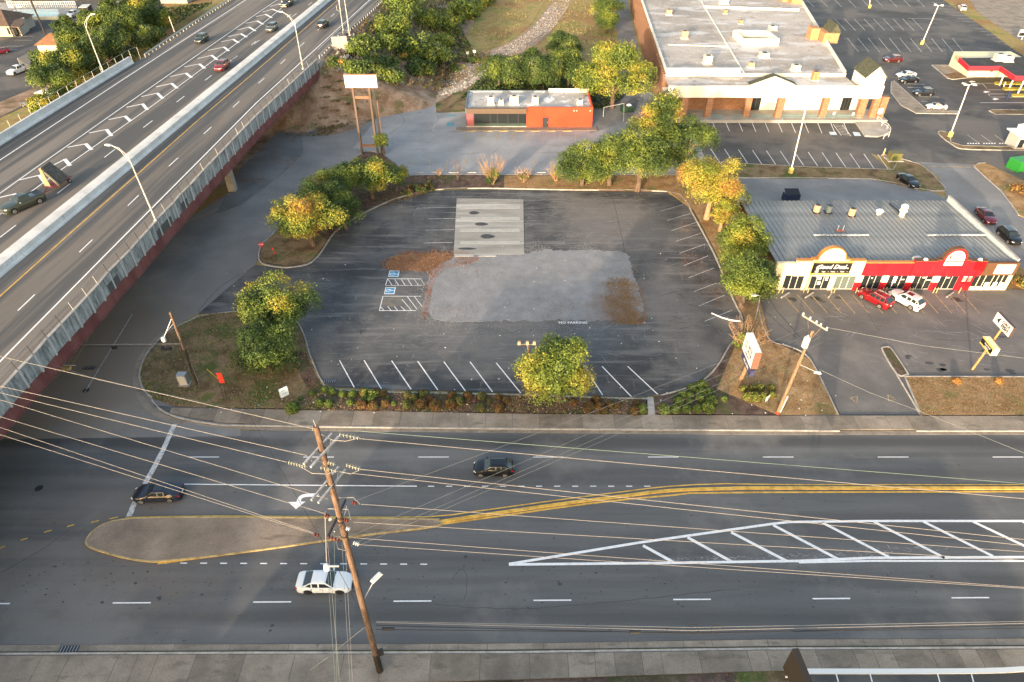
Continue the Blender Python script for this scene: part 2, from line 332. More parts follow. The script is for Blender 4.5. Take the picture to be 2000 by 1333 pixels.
M_brick=surf('brick',[(.3,(.26,.13,.075)),(.6,(.34,.18,.105)),(.8,(.4,.22,.13))],2,(1,1,3),(10,.2),rough=.9)
M_cream=surf('cream_wall',[(.3,(.72,.64,.42)),(.7,(.8,.72,.5))],.4,(1,1,.4),(6,.05),rough=.75)
M_stucco=surf('white_stucco',[(.3,(.66,.66,.58)),(.7,(.78,.77,.68))],.4,(1,1,.4),(6,.06),rough=.8)
M_redwall=surf('red_wall',[(.3,(.42,.006,.016)),(.7,(.5,.012,.025))],.6,(1,1,.3),(5,.12),over=[('n',1.3,(2,1,.2),.6,.8,(.55,.1,.12),.35)],rough=.7)
M_brown=mat('brown_wall',(.115,.058,.03),.75)
M_roofgrey=surf('flat_roof',[(.25,g(0.281,(1.1,1,.89))),(.5,g(0.365,(1.11,1,.88))),(.75,g(0.451,(1.1,1,.89)))],.08,(1,1,1),(3,.14),
   over=[('n',.14,(.6,1.4,1),.53,.64,g(.62,(1,1,1)),.6),('n',.4,(1,1,1),.57,.67,g(.22,(1.1,1,.89)),.5),('n',1.4,(1,.4,1),.6,.68,g(.65),.5)],rough=.85,bump=.15)
M_white2=mat('white_trim',(.78,.77,.73),.6); M_greenroof=surf('green_shingle',[(.3,(.055,.06,.04)),(.7,(.09,.095,.065))],2,(1,1,1),(9,.25),rough=.9)
# ---------------------------------------------------------------- ground
def sheet(name,m,size,z):
    s=size; return MB().quad((-s,-s,z),(s,-s,z),(s,s,z),(-s,s,z)).build(name,m)
ground=sheet('ground',M_gr,2500,-.05); ground['kind']='structure'
# asphalt sheets (thick slabs sunk into the ground, each a few mm above the other)
YF0=at(1000,1262)[1]; YF1=at(1000,843)[1]
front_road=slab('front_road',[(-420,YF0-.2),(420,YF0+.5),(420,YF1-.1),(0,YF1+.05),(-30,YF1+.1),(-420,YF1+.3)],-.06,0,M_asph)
ramp_px=[(470,852),(470,800),(330,760),(310,690),(350,632),(387,613),(500,516),(508,480),(600,395),(712,300),(800,342),(1380,342),(1420,190),(1290,180),(900,186),(760,205),(600,258),(545,300),(490,350),(300,470),(100,640),(-140,800),(-140,860)]
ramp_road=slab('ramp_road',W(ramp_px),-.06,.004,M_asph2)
rear_lot=slab('rear_lot',W([(760,205),(900,186),(1290,180),(1420,190),(1380,341),(800,341),(745,298),(690,290),(730,240)]),-.06,.0055,surf('asphalt_old',[(.2,g(.25,(.98,1,1.03))),(.5,g(.29,(.98,1,1.02))),(.8,g(.34,(1,1,1)))],.12,(1,1,1),(8,.14),over=[('n',.3,(.5,1.5,1),.55,.75,g(.2),.6),('n',.9,(1,1,1),.6,.7,g(.38),.5),('n',2.2,(1,1,1),.68,.75,g(.08),.6)],rough=.85,bump=.2,bscale=30))
alley=slab('alley',W([(1150,262),(1235,235),(1262,150),(1240,60),(1215,-30),(1195,-30),(1205,60),(1215,150),(1200,200),(1170,235)]),-.06,.006,surf('asphalt_alley',[(.2,g(.15)),(.5,g(.19)),(.8,g(.24))],.2,(1,1,1),(6,.15),over=[('n',.5,(1,.4,1),.55,.72,g(.27,(1.05,1,.93)),.5)],rough=.85))
# the front lot
LOT_IN=[(387,613),(500,518),(530,522),(560,525),(600,519),(622,503),(638,480),(655,455),(690,430),(740,404),(790,385),(850,373),(940,370),(1100,373),(1300,376),(1340,400),(1352,420),(1392,495),(1430,583),(1447,622),(1440,655),(1425,672),(1400,712),(1370,742),(1330,759),(1290,770),(1255,776),(1180,774),(1000,768),(900,765),(760,762),(650,756),(632,745),(620,722),(606,690),(596,655),(575,625),(530,612),(470,609)]
lot=slab('parking_lot',W(LOT_IN),-.06,.010,M_lot)
# strip-mall lot, service lane, plaza lots, driveway on the right
mall_lot=slab('shop_parking_lot',W([(1478,560),(1487,620),(1506,664),(1545,677),(1585,702),(1641,810),(1800,810),(1766,736),(2350,736),(2350,570)]),-.06,.008,M_mall)
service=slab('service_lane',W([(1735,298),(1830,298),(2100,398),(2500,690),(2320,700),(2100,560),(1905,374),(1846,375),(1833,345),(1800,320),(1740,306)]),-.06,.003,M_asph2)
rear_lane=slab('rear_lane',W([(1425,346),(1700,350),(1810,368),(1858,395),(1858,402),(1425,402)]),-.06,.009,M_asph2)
plaza_lot=slab('plaza_parking_lot',W([(1345,231),(1385,330),(1735,330),(1700,300),(1760,315),(1900,322),(2000,352),(2600,352),(2600,10),(1990,105),(1950,75),(1840,-10),(1600,-120),(1420,-120),(1480,0),(1600,160)]),-.06,.007,M_asph3)
far_road=slab('far_road',W([(1870,-40),(2000,-60),(2400,60),(2400,160),(2000,85),(1910,25)]),-.06,.012,M_walk)
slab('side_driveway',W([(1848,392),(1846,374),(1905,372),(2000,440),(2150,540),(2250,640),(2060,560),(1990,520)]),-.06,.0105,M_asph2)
motel_lot=slab('motel_parking_lot',W([(-700,400),(-100,262),(0,230),(110,180),(330,0),(420,-60),(60,-60),(-700,100)]),-.06,.003,M_asph3)
motel_strip=slab('driveway_strip',W([(-200,225),(0,200),(95,160),(115,172),(0,228),(-200,262)]),-.06,.011,M_dirt)
# ---------------------------------------------------------------- raised verges with kerbs
def verge(name,px,m,z=.12,kerb=None,k=0,label=None):
    p=W(px,.12,k); return slab(name,p,-.05,z,m)
NV_LOT=[(505,505),(512,514),(530,519),(560,522),(600,516),(620,501),(636,479),(653,454),(690,427),(740,401),(790,382),(850,370),(940,367),(1100,370),(1300,373),(1340,395),(1352,415),(1394,493),(1432,583),(1450,622),(1442,657),(1427,672),(1402,714),(1372,744),(1332,761),(1292,772),(1255,778)]
NV_OUT=[(1278,812),(1400,811),(1520,812),(1637,810),(1583,702),(1543,677),(1504,664),(1485,620),(1478,560),(1462,500),(1440,400),(1428,345),(1380,342),(880,341),(800,343),(745,300),(712,296),(660,335),(600,388),(545,445),(514,474),(506,490)]
verge_n=verge('planted_verge',NV_LOT+NV_OUT,M_mulch)
GR=W([(1300,372),(1100,369),(985,367),(985,343),(1300,343),(1428,347),(1462,500),(1478,560),(1504,664),(1583,702),(1637,810),(1520,811),(1400,760),(1430,690),(1455,625),(1437,585),(1398,492),(1356,412)],.12)
dry=slab('dry_grass_verge',GR,.06,.128,M_orange)
ramp_tip=slab('grass_tip',W([(507,503),(514,512),(560,519),(605,512),(640,470),(600,440),(545,448),(514,477)],.12),.06,.126,M_mound)
LV=[(390,618),(430,611),(480,608),(530,612),(575,624),(594,655),(604,690),(618,724),(630,747),(650,760),(760,766),(900,769),(1000,771),(1180,777),(1264,779),(1264,812),(1000,809),(500,800),(340,793),(296,776),(280,760),(272,735),(281,700),(300,674),(322,652),(352,634)]
verge_s=verge('grass_corner',LV,M_mound)
mulch_bed=slab('mulch_bed',W([(560,680),(598,690),(612,724),(626,750),(650,762),(760,768),(1000,773),(1180,779),(1262,781),(1262,809),(1000,806),(640,802),(600,760)],.12),.06,.127,M_mulch)
walkbit=slab('footpath',W([(1264,776),(1276,776),(1280,812),(1266,812)],.13),.02,.135,M_conc)
def rib_px(name,px,w,m,z0=-.05,z1=.15,k=3,parent=None): return ribbon(name,smoothpoly([tuple(at(x,y,z1)[:2]) for x,y in px],k,False),w,z0,z1,m,parent)
M_kerb=surf('kerb_concrete',[(.2,g(.26,(1.06,1,.92))),(.5,g(.36,(1.07,1,.91))),(.8,g(.46,(1.06,1,.92)))],1.2,(1,1,1),(8,.2),rough=.85)
kerb_n=rib_px('kerb',NV_LOT[:-1],.17,M_kerb)
rib_px('kerb',[(514,474),(506,490),(505,505)],.17,M_kerb)
rib_px('kerb',[(745,300),(712,296),(660,335),(600,388),(545,445),(514,474)],.17,M_kerb)
rib_px('kerb',[(390,618),(430,611),(480,608),(530,612),(575,624),(594,655),(604,690),(618,724),(630,747),(650,760),(760,766),(900,769),(1000,771),(1180,777),(1264,779)],.17,M_kerb)
rib_px('kerb',[(390,618),(352,634),(322,652),(300,674),(281,700),(272,735),(280,760),(296,776)],.2,M_kerb)
rib_px('kerb',[(1478,560),(1485,620),(1504,664),(1543,677),(1583,702),(1637,810)],.15,M_kerb)
rib_px('kerb',[(800,343),(880,341),(1380,342),(1428,345)],.15,M_kerb)
# right verge beside the shop lot
rv=[(1800,812),(1768,735),(2500,737),(2500,814)]
slab('dry_grass_strip',W(rv,.12),-.05,.12,M_orange); rib_px('kerb',[(1800,812),(1768,735)],.15,M_kerb,k=1); rib_px('kerb',[(1768,735),(2500,737)],.15,M_kerb,k=1)
isl=[(1724,684),(1727,678),(1737,678),(1745,686),(1772,727),(1771,731),(1752,730)]
slab('kerb_island',W(isl,.12,3),-.05,.1,M_mulch); io=W(isl,.14,3); ribbon('kerb',io+[io[0]],.16,-.05,.14,M_kerb)
rib_px('kerb',[(1752,731),(1800,812)],.14,M_kerb,k=1)
# verges behind the shops and round the plaza
slab('rear_verge',W([(1425,318),(1745,331),(1722,303),(1735,305),(1800,322),(1835,355),(1846,372),(1800,372),(1790,368),(1700,349),(1425,347)],.12),-.05,.12,M_mound)
rib_px('kerb',[(1425,347),(1700,349),(1790,368),(1846,372),(1835,355),(1800,322),(1735,304),(1722,303),(1745,331),(1425,318)],.15,M_kerb,k=2)
slab('corner_verge',W([(1900,322),(1925,318),(2100,400),(2300,500),(2300,560),(2140,480),(1990,420),(1960,372)],.12),-.05,.12,M_orange)
rib_px('kerb',[(1990,420),(1955,372),(1903,325),(1925,318)],.15,M_kerb,k=2)
i2=[(1833,260),(1840,256),(1856,262),(1880,284),(2100,286),(2100,292),(1900,292),(1860,282)]
slab('lamp_island',W(i2,.12,3),-.05,.12,M_mound); p=W(i2,.15,3); ribbon('kerb',p+[p[0]],.18,-.05,.15,M_kerb)
i3=[(1741,160),(1745,157),(1812,216),(1872,217),(1872,222),(1790,221),(1760,205),(1740,180)]
slab('divider_island',W(i3,.12),-.05,.12,M_walk); p=W(i3,.15); ribbon('kerb',p+[p[0]],.2,-.05,.15,M_kerb)
i4=[(1820,127),(1900,128),(1905,150),(1860,155),(1850,152)]
slab('drive_in_island',W(i4,.12),-.05,.12,M_walk); p=W(i4,.15); ribbon('kerb',p+[p[0]],.2,-.05,.15,M_kerb)
slab('drive_in_bed',W([(1845,146),(1870,140),(1888,152),(1858,154)],.14),.05,.14,M_leafpatch)
i5=[(1932,216),(1940,214),(2100,216),(2100,223),(1945,223)]
slab('grass_divider',W(i5,.12),-.05,.12,M_mound); p=W(i5,.15); ribbon('kerb',p+[p[0]],.18,-.05,.15,M_kerb)
slab('roadside_verge',W([(1835,-5),(1850,-8),(1910,28),(2000,92),(2000,110),(1960,80)],.05),-.05,.05,M_gr)
# sidewalks: base sheet with slabs and gutter pieces laid one by one
def slabs(name,top,bot,z,widths,m,partname,seed,parentm):
    """pieces between two photo lines; widths in metres along x"""
    rng=random.Random(seed); base=slab(name,[tuple(at(x,y,0)[:2]) for x,y in top]+[tuple(at(x,y,0)[:2]) for x,y in bot[::-1]],-.055,z-.02,parentm)
    T=[at(x,y,z) for x,y in top]; B=[at(x,y,z) for x,y in bot]
    def ev(L,x):
        for a,b in zip(L[:-1],L[1:]):
            if a.x<=x<=b.x: return a.y+(b.y-a.y)*(x-a.x)/(b.x-a.x)
        return L[-1].y if x>L[-1].x else L[0].y
    x=max(T[0].x,B[0].x); xe=min(T[-1].x,B[-1].x)
    while x<xe-.5:
        w=rng.choice(widths); x2=min(x+w,xe)
        dz=rng.uniform(-.008,.008)
        MB().add([(x+.02,ev(B,x)+.02,z-.1),(x2-.02,ev(B,x2)+.02,z-.1),(x2-.02,ev(T,x2)-.02,z-.1),(x+.02,ev(T,x)-.02,z-.1),
                  (x+.02,ev(B,x)+.02,z+dz),(x2-.02,ev(B,x2)+.02,z+dz),(x2-.02,ev(T,x2)-.02,z+dz),(x+.02,ev(T,x)-.02,z+dz)],
                 [(3,2,1,0),(4,5,6,7),(0,1,5,4),(1,2,6,5),(2,3,7,6),(3,0,4,7)]).build(partname,rng.choice(m),base)
        x=x2
    return base
M_joint=surf('joint_dirt',[(.3,g(.09)),(.8,g(.13))],2,(1,1,1),(9,.2))
slabs('sidewalk',[(298,793),(340,797),(500,799),(1000,808),(1500,812),(2500,813)],[(330,806),(400,822),(500,829),(1000,836),(1500,839),(2500,840)],.14,[2.4,3.0,3.6],[M_walk,M_walk2],'slab',1,M_joint)
slabs('gutter',[(340,812),(420,826),(500,831),(1000,838),(1500,841),(2500,842)],[(350,824),(420,836),(500,841),(1000,846),(1500,850),(2500,849)],.02,[3.0,4.0],[M_walk],'gutter_piece',2,M_joint)
slabs('sidewalk',[(-400,1283),(500,1278),(1000,1277),(1500,1270),(2500,1266)],[(-400,1345),(500,1340),(1000,1328),(1500,1311),(2500,1303)],.14,[1.6,2.2,3.1,4.0],[M_walk,M_walk2,M_walk],'slab',3,M_joint)
slabs('gutter',[(-400,1261),(500,1258),(1000,1257),(1500,1249),(2500,1245)],[(-400,1276),(500,1271),(1000,1270),(1500,1263),(2500,1259)],.02,[2.4,3.2,4.6],[M_walk],'gutter_piece',4,M_joint)
rib_px('kerb',[(-400,1279),(500,1275),(1000,1274),(1500,1267),(2500,1263)],.16,M_kerb,k=2)
rib_px('kerb',[(296,780),(310,797),(345,814),(420,828),(500,831),(1000,837),(1500,840),(1640,841)],.16,M_kerb,k=2)
rib_px('kerb',[(1790,841),(2500,841)],.16,M_conc,k=1)
near_lot=slab('near_lot',W([(1560,1318),(2120,1308),(2120,1600),(1500,1600)]),-.05,.02,M_asph3)
rib_px('kerb',[(1575,1311),(1800,1311),(1960,1309),(2080,1300)],.4,M_white2,k=3)
slab('near_grass',W([(1440,1310),(1520,1306),(1575,1313),(1500,1600),(1380,1600)]),-.05,.1,M_mound)
slab('near_dirt',W([(-200,1345),(500,1340),(1000,1330),(1440,1315),(1380,1600),(-200,1600)]),-.05,.05,M_mulch)
# far side of the crossing (under and beyond the bridge)
slab('far_corner',W([(-900,800),(-120,640),(60,560),(180,500),(330,425),(480,330),(560,300),(400,300),(0,420),(-900,560)],.1),-.05,.06,M_dirt)
slab('paved_apron',W([(420,420),(470,330),(545,255),(590,262),(592,300),(545,345),(470,400)],.07),-.05,.075,surf('apron_asphalt',[(.2,g(.14,(.96,1,1.05))),(.5,g(.18,(.96,1,1.05))),(.8,g(.22))],.15,(1,1,1),(7,.15),over=[('n',.2,(1,1,1),.56,.7,(.17,.11,.07),.6)],rough=.85))
# ---------------------------------------------------------------- lane markings
def dashes(parent,px0,px1,n0,n1,step,ln,w,m,z=.014,name='lane_dash'):
    a=at(*px0,z); b=at(*px1,z); d=(b-a).normalized()
    for i in range(n0,n1):
        p=a+d*(step*i); q=p+d*ln; ribbon(name,[tuple(p[:2]),tuple(q[:2])],w,z-.004,z,m,parent)
dashes(front_road,(220,1178),(1862,1168),-4,12,12.19,3.3,.12,M_white)
dashes(front_road,(368,893),(1942,893),0,13,12.19,3.25,.1,M_white)
dashes(front_road,(313,1100),(960,1103),0,14,1.83,.62,.11,M_white)
dashes(front_road,(836,950),(1335,950),0,13,1.83,.62,.1,M_white)
mark(front_road,'turn_lane_line',[(355,946),(814,950)],.12,M_white)
mark(front_road,'stop_line',[(341,829),(318,880),(300,915),(283,945)],.55,M_whworn)
mark(front_road,'stop_line',[(270,965),(252,1009)],.55,M_whworn)
mark(front_road,'yellow_edge_line',[(245,1011),(420,1008),(660,1010),(835,1010),(930,999),(1090,977),(1230,959),(1310,950),(1420,945),(1560,947),(2500,947)],.14,M_yel,k=2)
mark(front_road,'yellow_edge_line',[(308,1101),(430,1085),(560,1067),(700,1048),(850,1026),(1000,1005),(1150,984),(1320,967),(1480,962),(2500,960)],.2,M_yel,k=2)
for a,b in (((214,1011),(231,1013)),((178,1018),(193,1020)),((131,1024),(145,1030)),((86,1035),(101,1041)),((40,1050),(54,1057)),((0,1067),(10,1071))):
    x0,y0=a;x1,y1=b; mark(front_road,'yellow_dash',[(x0,(y0+y1)/2+2),(x1,(y0+y1)/2-2)],.14,M_yel)
# gore with diagonal bars
mark(front_road,'gore_line',[(994,1102),(1250,1060),(1505,1024),(1540,1020),(1700,1018),(2500,1018)],.26,M_white)
mark(front_road,'gore_line',[(994,1103),(1300,1100),(1560,1096),(1700,1090),(2500,1086)],.26,M_white)
mark(front_road,'gore_line',[(1560,1099),(1700,1096),(2500,1096)],.2,M_white)
XB=[((1997+i*98,1019),(2140+i*99,1084)) for i in range(4)]
for a,b in (((1256,1066),(1318,1100)),((1343,1050),(1430,1098)),((1428,1040),(1536,1096)),((1510,1026),(1640,1094)),((1606,1021),(1741,1091)),((1706,1019),(1845,1090)),((1803,1019),(1940,1087)),((1900,1019),(2040,1085)),*XB):
    mark(front_road,'gore_bar',[a,b],.3,M_white)
# turn arrow
MB().prism(W([(563,981),(597,980),(578,995)]),.010,.014).build('turn_arrow',M_white,front_road)
mark(front_road,'turn_arrow',[(583,983),(586,973),(597,968),(622,967)],.42,M_white,k=3)
# concrete island with yellow nose kerb
ISL=[(168,1055),(180,1038),(205,1022),(240,1014),(300,1011),(450,1010),(650,1012),(842,1014),(855,1016),(852,1027),(700,1046),(560,1066),(420,1085),(330,1094),(290,1096),(240,1088),(200,1077),(172,1066)]
island=slab('median_island',W(ISL,.14,3),-.05,.14,M_island); p=W(ISL,.17,3)
ribbon('yellow_kerb',p+[p[0]],.14,-.05,.155,M_yworn); 
sep=[(855,1013),(930,1002),(1090,980),(1230,962),(1310,953),(1420,949),(1560,950),(2500,951)]; sep2=[(855,1027),(1000,1003),(1150,981),(1320,964),(1480,959),(2500,957)]
ribbon('yellow_kerb',smoothpoly([tuple(((at(x,y,.1)))[:2]) for x,y in [(853,1020),(930,1008),(1090,985),(1230,967),(1310,958),(1420,954),(1560,953),(2500,954)]],4,False),.34,-.05,.12,M_yel)
# side street lines
mark(ramp_road,'centre_line',[(259,613),(166,766)],.1,M_whworn); 
mark(ramp_road,'yellow_line',[(205,605),(165,660),(130,715),(60,760)],.12,M_yworn,k=2); mark(ramp_road,'yellow_line',[(212,606),(172,661),(137,716),(66,764)],.12,M_yworn,k=2)
mark(ramp_road,'edge_line',[(340,443),(400,420),(470,385),(500,350)],.12,M_yworn,k=2)
# parking lines
L=[((663,704),(692,757)),((711,704),(745,760)),((765,705),(803,761)),((816,706),(855,762)),((867,707),(909,764)),((918,707),(962,766)),((969,709),(1017,768)),((1140,714),(1177,772)),((1176,716),(1233,775)),((1226,716),(1285,771))]
for a,b in L: mark(lot,'parking_line',[a,b],.13,M_white)
for a,b in (((1290,413),(1335,400)),((1303,431),(1350,417)),((1311,451),(1362,434)),((1319,472),(1369,456)),((1327,495),(1378,477)),((1336,519),(1383,500)),((1345,543),(1394,524)),((1355,570),(1400,553)),((1365,598),(1415,577)),((1376,628),(1430,606))): mark(lot,'parking_line',[a,b],.09,M_whworn)
for a,b in (((814,407),(891,405)),((835,428),(890,427)),((831,450),(887,449)),((827,475),(884,474))): mark(lot,'parking_line',[a,b],.09,M_whworn)
def box4(parent,name,px,m,z=.014): return MB().prism(W(px),z-.006,z).build(name,m,parent)
for (cx,cy),q in (((769,536),[(761,529),(781,529),(778,541),(758,541)]),((761,568),[(753,562),(773,562),(770,575),(750,575)])):
    s=box4(lot,'disabled_bay_sign',q,M_white); qi=[((x-cx)*.86+cx,(y-cy)*.82+cy) for x,y in q]; box4(s,'blue_field',qi,M_blue,.018)
    c=at(cx+1,cy,.02); mb=MB()
    pts=[(c.x+.42*math.cos(t)*.9-.2,c.y+.3*math.sin(t)) for t in np.linspace(.6,5.2,12)]
    ribbon('',pts,.1,.018,.022,None,mb=mb); ribbon('',[(c.x-.2,c.y),(c.x+.35,c.y+.05),(c.x+.7,c.y+.05)],.1,.018,.0222,None,mb=mb)
    mb.build('wheelchair_mark',M_white,s)
mark(lot,'hatch_line',[(757,545),(823,545)],.09,M_white); mark(lot,'hatch_line',[(754,558),(824,558)],.09,M_whworn); mark(lot,'hatch_line',[(757,545),(753,558)],.1,M_white)
for i in range(6): mark(lot,'hatch_line',[(758+i*12.8,546),(766+i*12.8,558)],.08,M_white if i<4 else M_whworn)
mark(lot,'hatch_line',[(748,579),(823,579)],.09,M_white); mark(lot,'hatch_line',[(741,607),(812,607)],.1,M_white); mark(lot,'hatch_line',[(748,579),(741,607)],.1,M_white)
for a,b in (((743,599),(750,607)),((757,599),(764,607)),((770,599),(777,607)),((785,585),(804,607)),((795,579),(815,605)),((809,579),(825,600)),((783,599),(791,607))): mark(lot,'hatch_line',[a,b],.08,M_white)
slab('dirt_patch',W([(747,583),(784,582),(786,592),(780,599),(746,597),(742,590)],.01,2),0,.013,surf('patch',[(.3,g(.13)),(.8,(.22,.19,.14))],.8,(1,1,1),(8,.3)),lot)
lt=at(1119,631,.02); lettering('NO PARKING',.66,M_white,lot,Matrix.Translation((lt.x,lt.y,.05))@Matrix.Diagonal((1,1,.3,1)),'painted_words',sx=.95)
for i in range(14): # mall stalls, faded yellow
    x=1530+i*27
    if x<1890: mark(mall_lot,'stall_line',[(x,576),(x+32,612)],.09,M_yworn)
mark(mall_lot,'worn_arrow',[(1661,778),(1674,788),(1674,774),(1661,778)],.1,M_yworn); mark(mall_lot,'worn_arrow',[(1734,771),(1736,784),(1749,780),(1734,771)],.1,M_yworn)
for x0 in range(0,14): # rear building lot stalls
    x=810+x0*33.5
    if x<1090: mark(rear_lot,'stall_line',[(x-3 if x<960 else x,310),(x-6 if x<960 else x,333)],.1,M_yworn)
for x in (907,938,970,1001,1031,1062,1094,1125): mark(rear_lot,'stall_line',[(x,259),(x-1,276)],.1,M_yworn)
mark(rear_lot,'worn_kerb_line',[(853,222),(846,256)],.2,M_conc); mark(rear_lot,'worn_kerb_line',[(775,262),(830,266),(846,256)],.15,M_conc)
box4(rear_lot,'faded_blue_mark',[(873,240),(887,240),(887,247),(872,247)],mat('faded_blue',(.12,.28,.34),.8)); box4(rear_lot,'faded_blue_mark',[(872,225),(890,225),(890,228),(872,228)],MATS['faded_blue'])
# plaza stalls
for i in range(12):
    x=1389+i*25.8
    if i<11: mark(plaza_lot,'stall_line',[(x,233+i*.5),(x+10,256+i*.6)],.11,M_white)
for i in range(14):
    x=1396+i*27.2-8
    if i<13 and x<1720: mark(plaza_lot,'stall_line',[(x,291+i*.9),(x+20,321+i*.8)],.11,M_white)
for px in ([(1619,258),(1632,258),(1635,264),(1622,264)],[(1665,258),(1678,259),(1682,266),(1669,266)]): box4(plaza_lot,'disabled_bay_sign',px,mat('pale_blue',(.5,.6,.68),.7))
mark(plaza_lot,'hatch_line',[(1627,243),(1643,265)],.1,M_white); mark(plaza_lot,'hatch_line',[(1645,244),(1662,266)],.1,M_white)
for i in range(7): mark(plaza_lot,'hatch_line',[(1629+i*2.3,244+i*3.1),(1647+i*2.4,246+i*3.1)],.08,M_white)
for r,(y0,y1,x0,n,dx) in enumerate(((-6,14,1570,9,27),(37,60,1630,9,19),(75,102,1655,11,20.5))):
    for i in range(n): mark(plaza_lot,'stall_line',[(x0+i*dx,y0),(x0+i*dx+(22 if r else 20),y1)],.12,M_whworn)
for i in range(17): mark(plaza_lot,'stall_line',[(1800+i*11.5,-2+i*6.4),(1836+i*11,0+i*6.2)],.12,M_whworn)
mark(plaza_lot,'stall_line',[(1773,36),(1840,38)],.3,M_conc)
for y,x0,x1 in ((152,1750,1785),(164,1765,1806),(171,1772,1800),(189,1795,1834),(198,1800,1812),(176,1740,1748)): mark(plaza_lot,'stall_line',[(x0,y),(x1,y+1)],.1,M_white)
for px in ([(1898,163),(1920,165),(1930,176),(2040,176)],[(1930,185),(1936,190),(2040,190)],[(1914,201),(2040,201)],[(1905,163),(2040,163)],[(1930,184),(2040,184)]): mark(plaza_lot,'lane_line',px,.12,M_white)
for x,y in ((1898,160),(1926,180),(1944,194)): box4(plaza_lot,'lane_arrow',[(x-6,y),(x-1,y-2),(x+8,y),(x-1,y+2)],M_white)
for i in range(4): mark(plaza_lot,'stall_line',[(1889+i*27,264),(1914+i*26,281)],.1,M_whworn)
for i in range(24):
    if i%6<5: box4(plaza_lot,'reflector_stud',[(1889+i*5.2,280),(1892+i*5.2,280),(1892+i*5.2,282),(1889+i*5.2,282)],M_white2,.05)
mark(plaza_lot,'lane_line',[(1812,325),(1895,327)],.25,M_yworn)
for a,b in (((22,55),(40,55)),((30,72),(68,71)),((28,79),(64,79)),((12,91),(46,90)),((20,98),(36,97)),((55,56),(70,56)),((111,45),(118,39)),((65,45),(73,39)),((192,22),(200,15))): mark(motel_lot,'stall_line',[a,b],.14,M_whworn)
for i in (0,1,3,4): mark(near_lot,'stall_line',[(1633+i*66,1316),(1641+i*66,1345)],.1,M_white,z=.03)
# central gravel, pad, leaf litter inside the lot
GRV=[(890,497),(1020,494),(1060,490),(1150,489),(1222,495),(1232,520),(1245,560),(1258,600),(1248,622),(1225,624),(1150,627),(1100,626),(960,628),(880,628),(845,620),(828,600),(835,560),(842,530),(880,505)]
rg=random.Random(77); GP=[(p.x+rg.gauss(0,.16),p.y+rg.gauss(0,.16)) for p in resample(W(GRV,.02,3),.45)]; slab('gravel_bed',GP,0,.03,M_gravel,lot)
slab('leafy_soil',[(p.x+rg.gauss(0,.14),p.y+rg.gauss(0,.14)) for p in resample(W([(757,513),(765,503),(790,497),(850,494),(882,495),(880,507),(846,520),(838,530),(790,527),(758,527)],.03,3),.4)],0,.05,M_leafpatch,lot)
pad=slab('concrete_pad',W([(892,388),(1022,390),(1024,497),(886,498)],.03),0,.06,M_pad,lot)
for y in (405,427,450,474): # raised ribs of the pad
    slab('pad_rib',W([(900,y-3),(1015,y-3),(1015,y+3),(898,y+3)],.08),.05,.072,surf('pad_pale',[(.3,g(.36,(1,1,.93))),(.8,g(.43,(1,1,.93)))],1,(1,1,1),(6,.15)),pad)
for (x,y,w,h) in ((926,416,10,3),(940,438,13,3),(952,462,14,4),(912,486,18,2)):
    slab('oil_stain',W([(x-w,y),(x-w*.5,y-h),(x+w*.3,y-h),(x+w*1.1,y),(x+w*.4,y+h),(x-w*.5,y+h)],.07,3),.055,.066,M_oil,pad)
slab('pad_edge',W([(888,497),(925,497),(925,501),(888,501)],.07),0,.09,MATS['pad_pale'],lot); slab('pad_edge',W([(935,497),(970,497),(970,501),(935,501)],.07),0,.09,MATS['pad_pale'],lot)
# manholes and grates
def disc(name,x,y,r,z,m,label,cat,th=.02,n=18):
    c=at(x,y,z); o=MB().lathe([(r,0),(r,th),(r*.82,th),(r*.8,th*.6),(r*.3,th*.6),(r*.28,th)],c,n).build(name,m); return tag(o,label,cat)
disc('manhole_cover',76,954,.38,.0,M_dkmetal,'round iron manhole cover in the crossing at the left edge','manhole cover')
disc('manhole_cover',168,763,.38,.0,M_dkmetal,'round iron manhole cover at the end of the side street centre line','manhole cover')
def grate(px,label):
    p=at(*px,.03); t=thing('storm_drain',label,'storm drain',p)
    MB().box(0,0,0,1.5,.55,.03).build('frame',M_dkmetal,t)
    for i in range(6): MB().box(-.62+i*.25,0,.025,.06,.5,.03).build('bar',M_steel,t)
grate((135,1268),'long iron storm drain grate in the near gutter'); grate((644,745),'iron storm drain grate in the lot corner by the dirt streak')
grate((174,719),'square iron storm drain in the side street under the bridge edge'); grate((392,785),'square drain lid in the grass of the street corner'); grate((1434,1302),'small square meter lid by the near grass patch')

# curved concrete gutter round the street corner, a piece at a time
cg=smoothpoly([tuple(at(x,y,.02)[:2]) for x,y in [(318,650),(294,673),(275,700),(265,735),(270,765),(288,795),(320,815),(372,829)]],6,False)
for i in range(0,len(cg)-4,4): ribbon('gutter_piece',cg[i:i+5],.62,-.05,.022,M_walk,ramp_road)
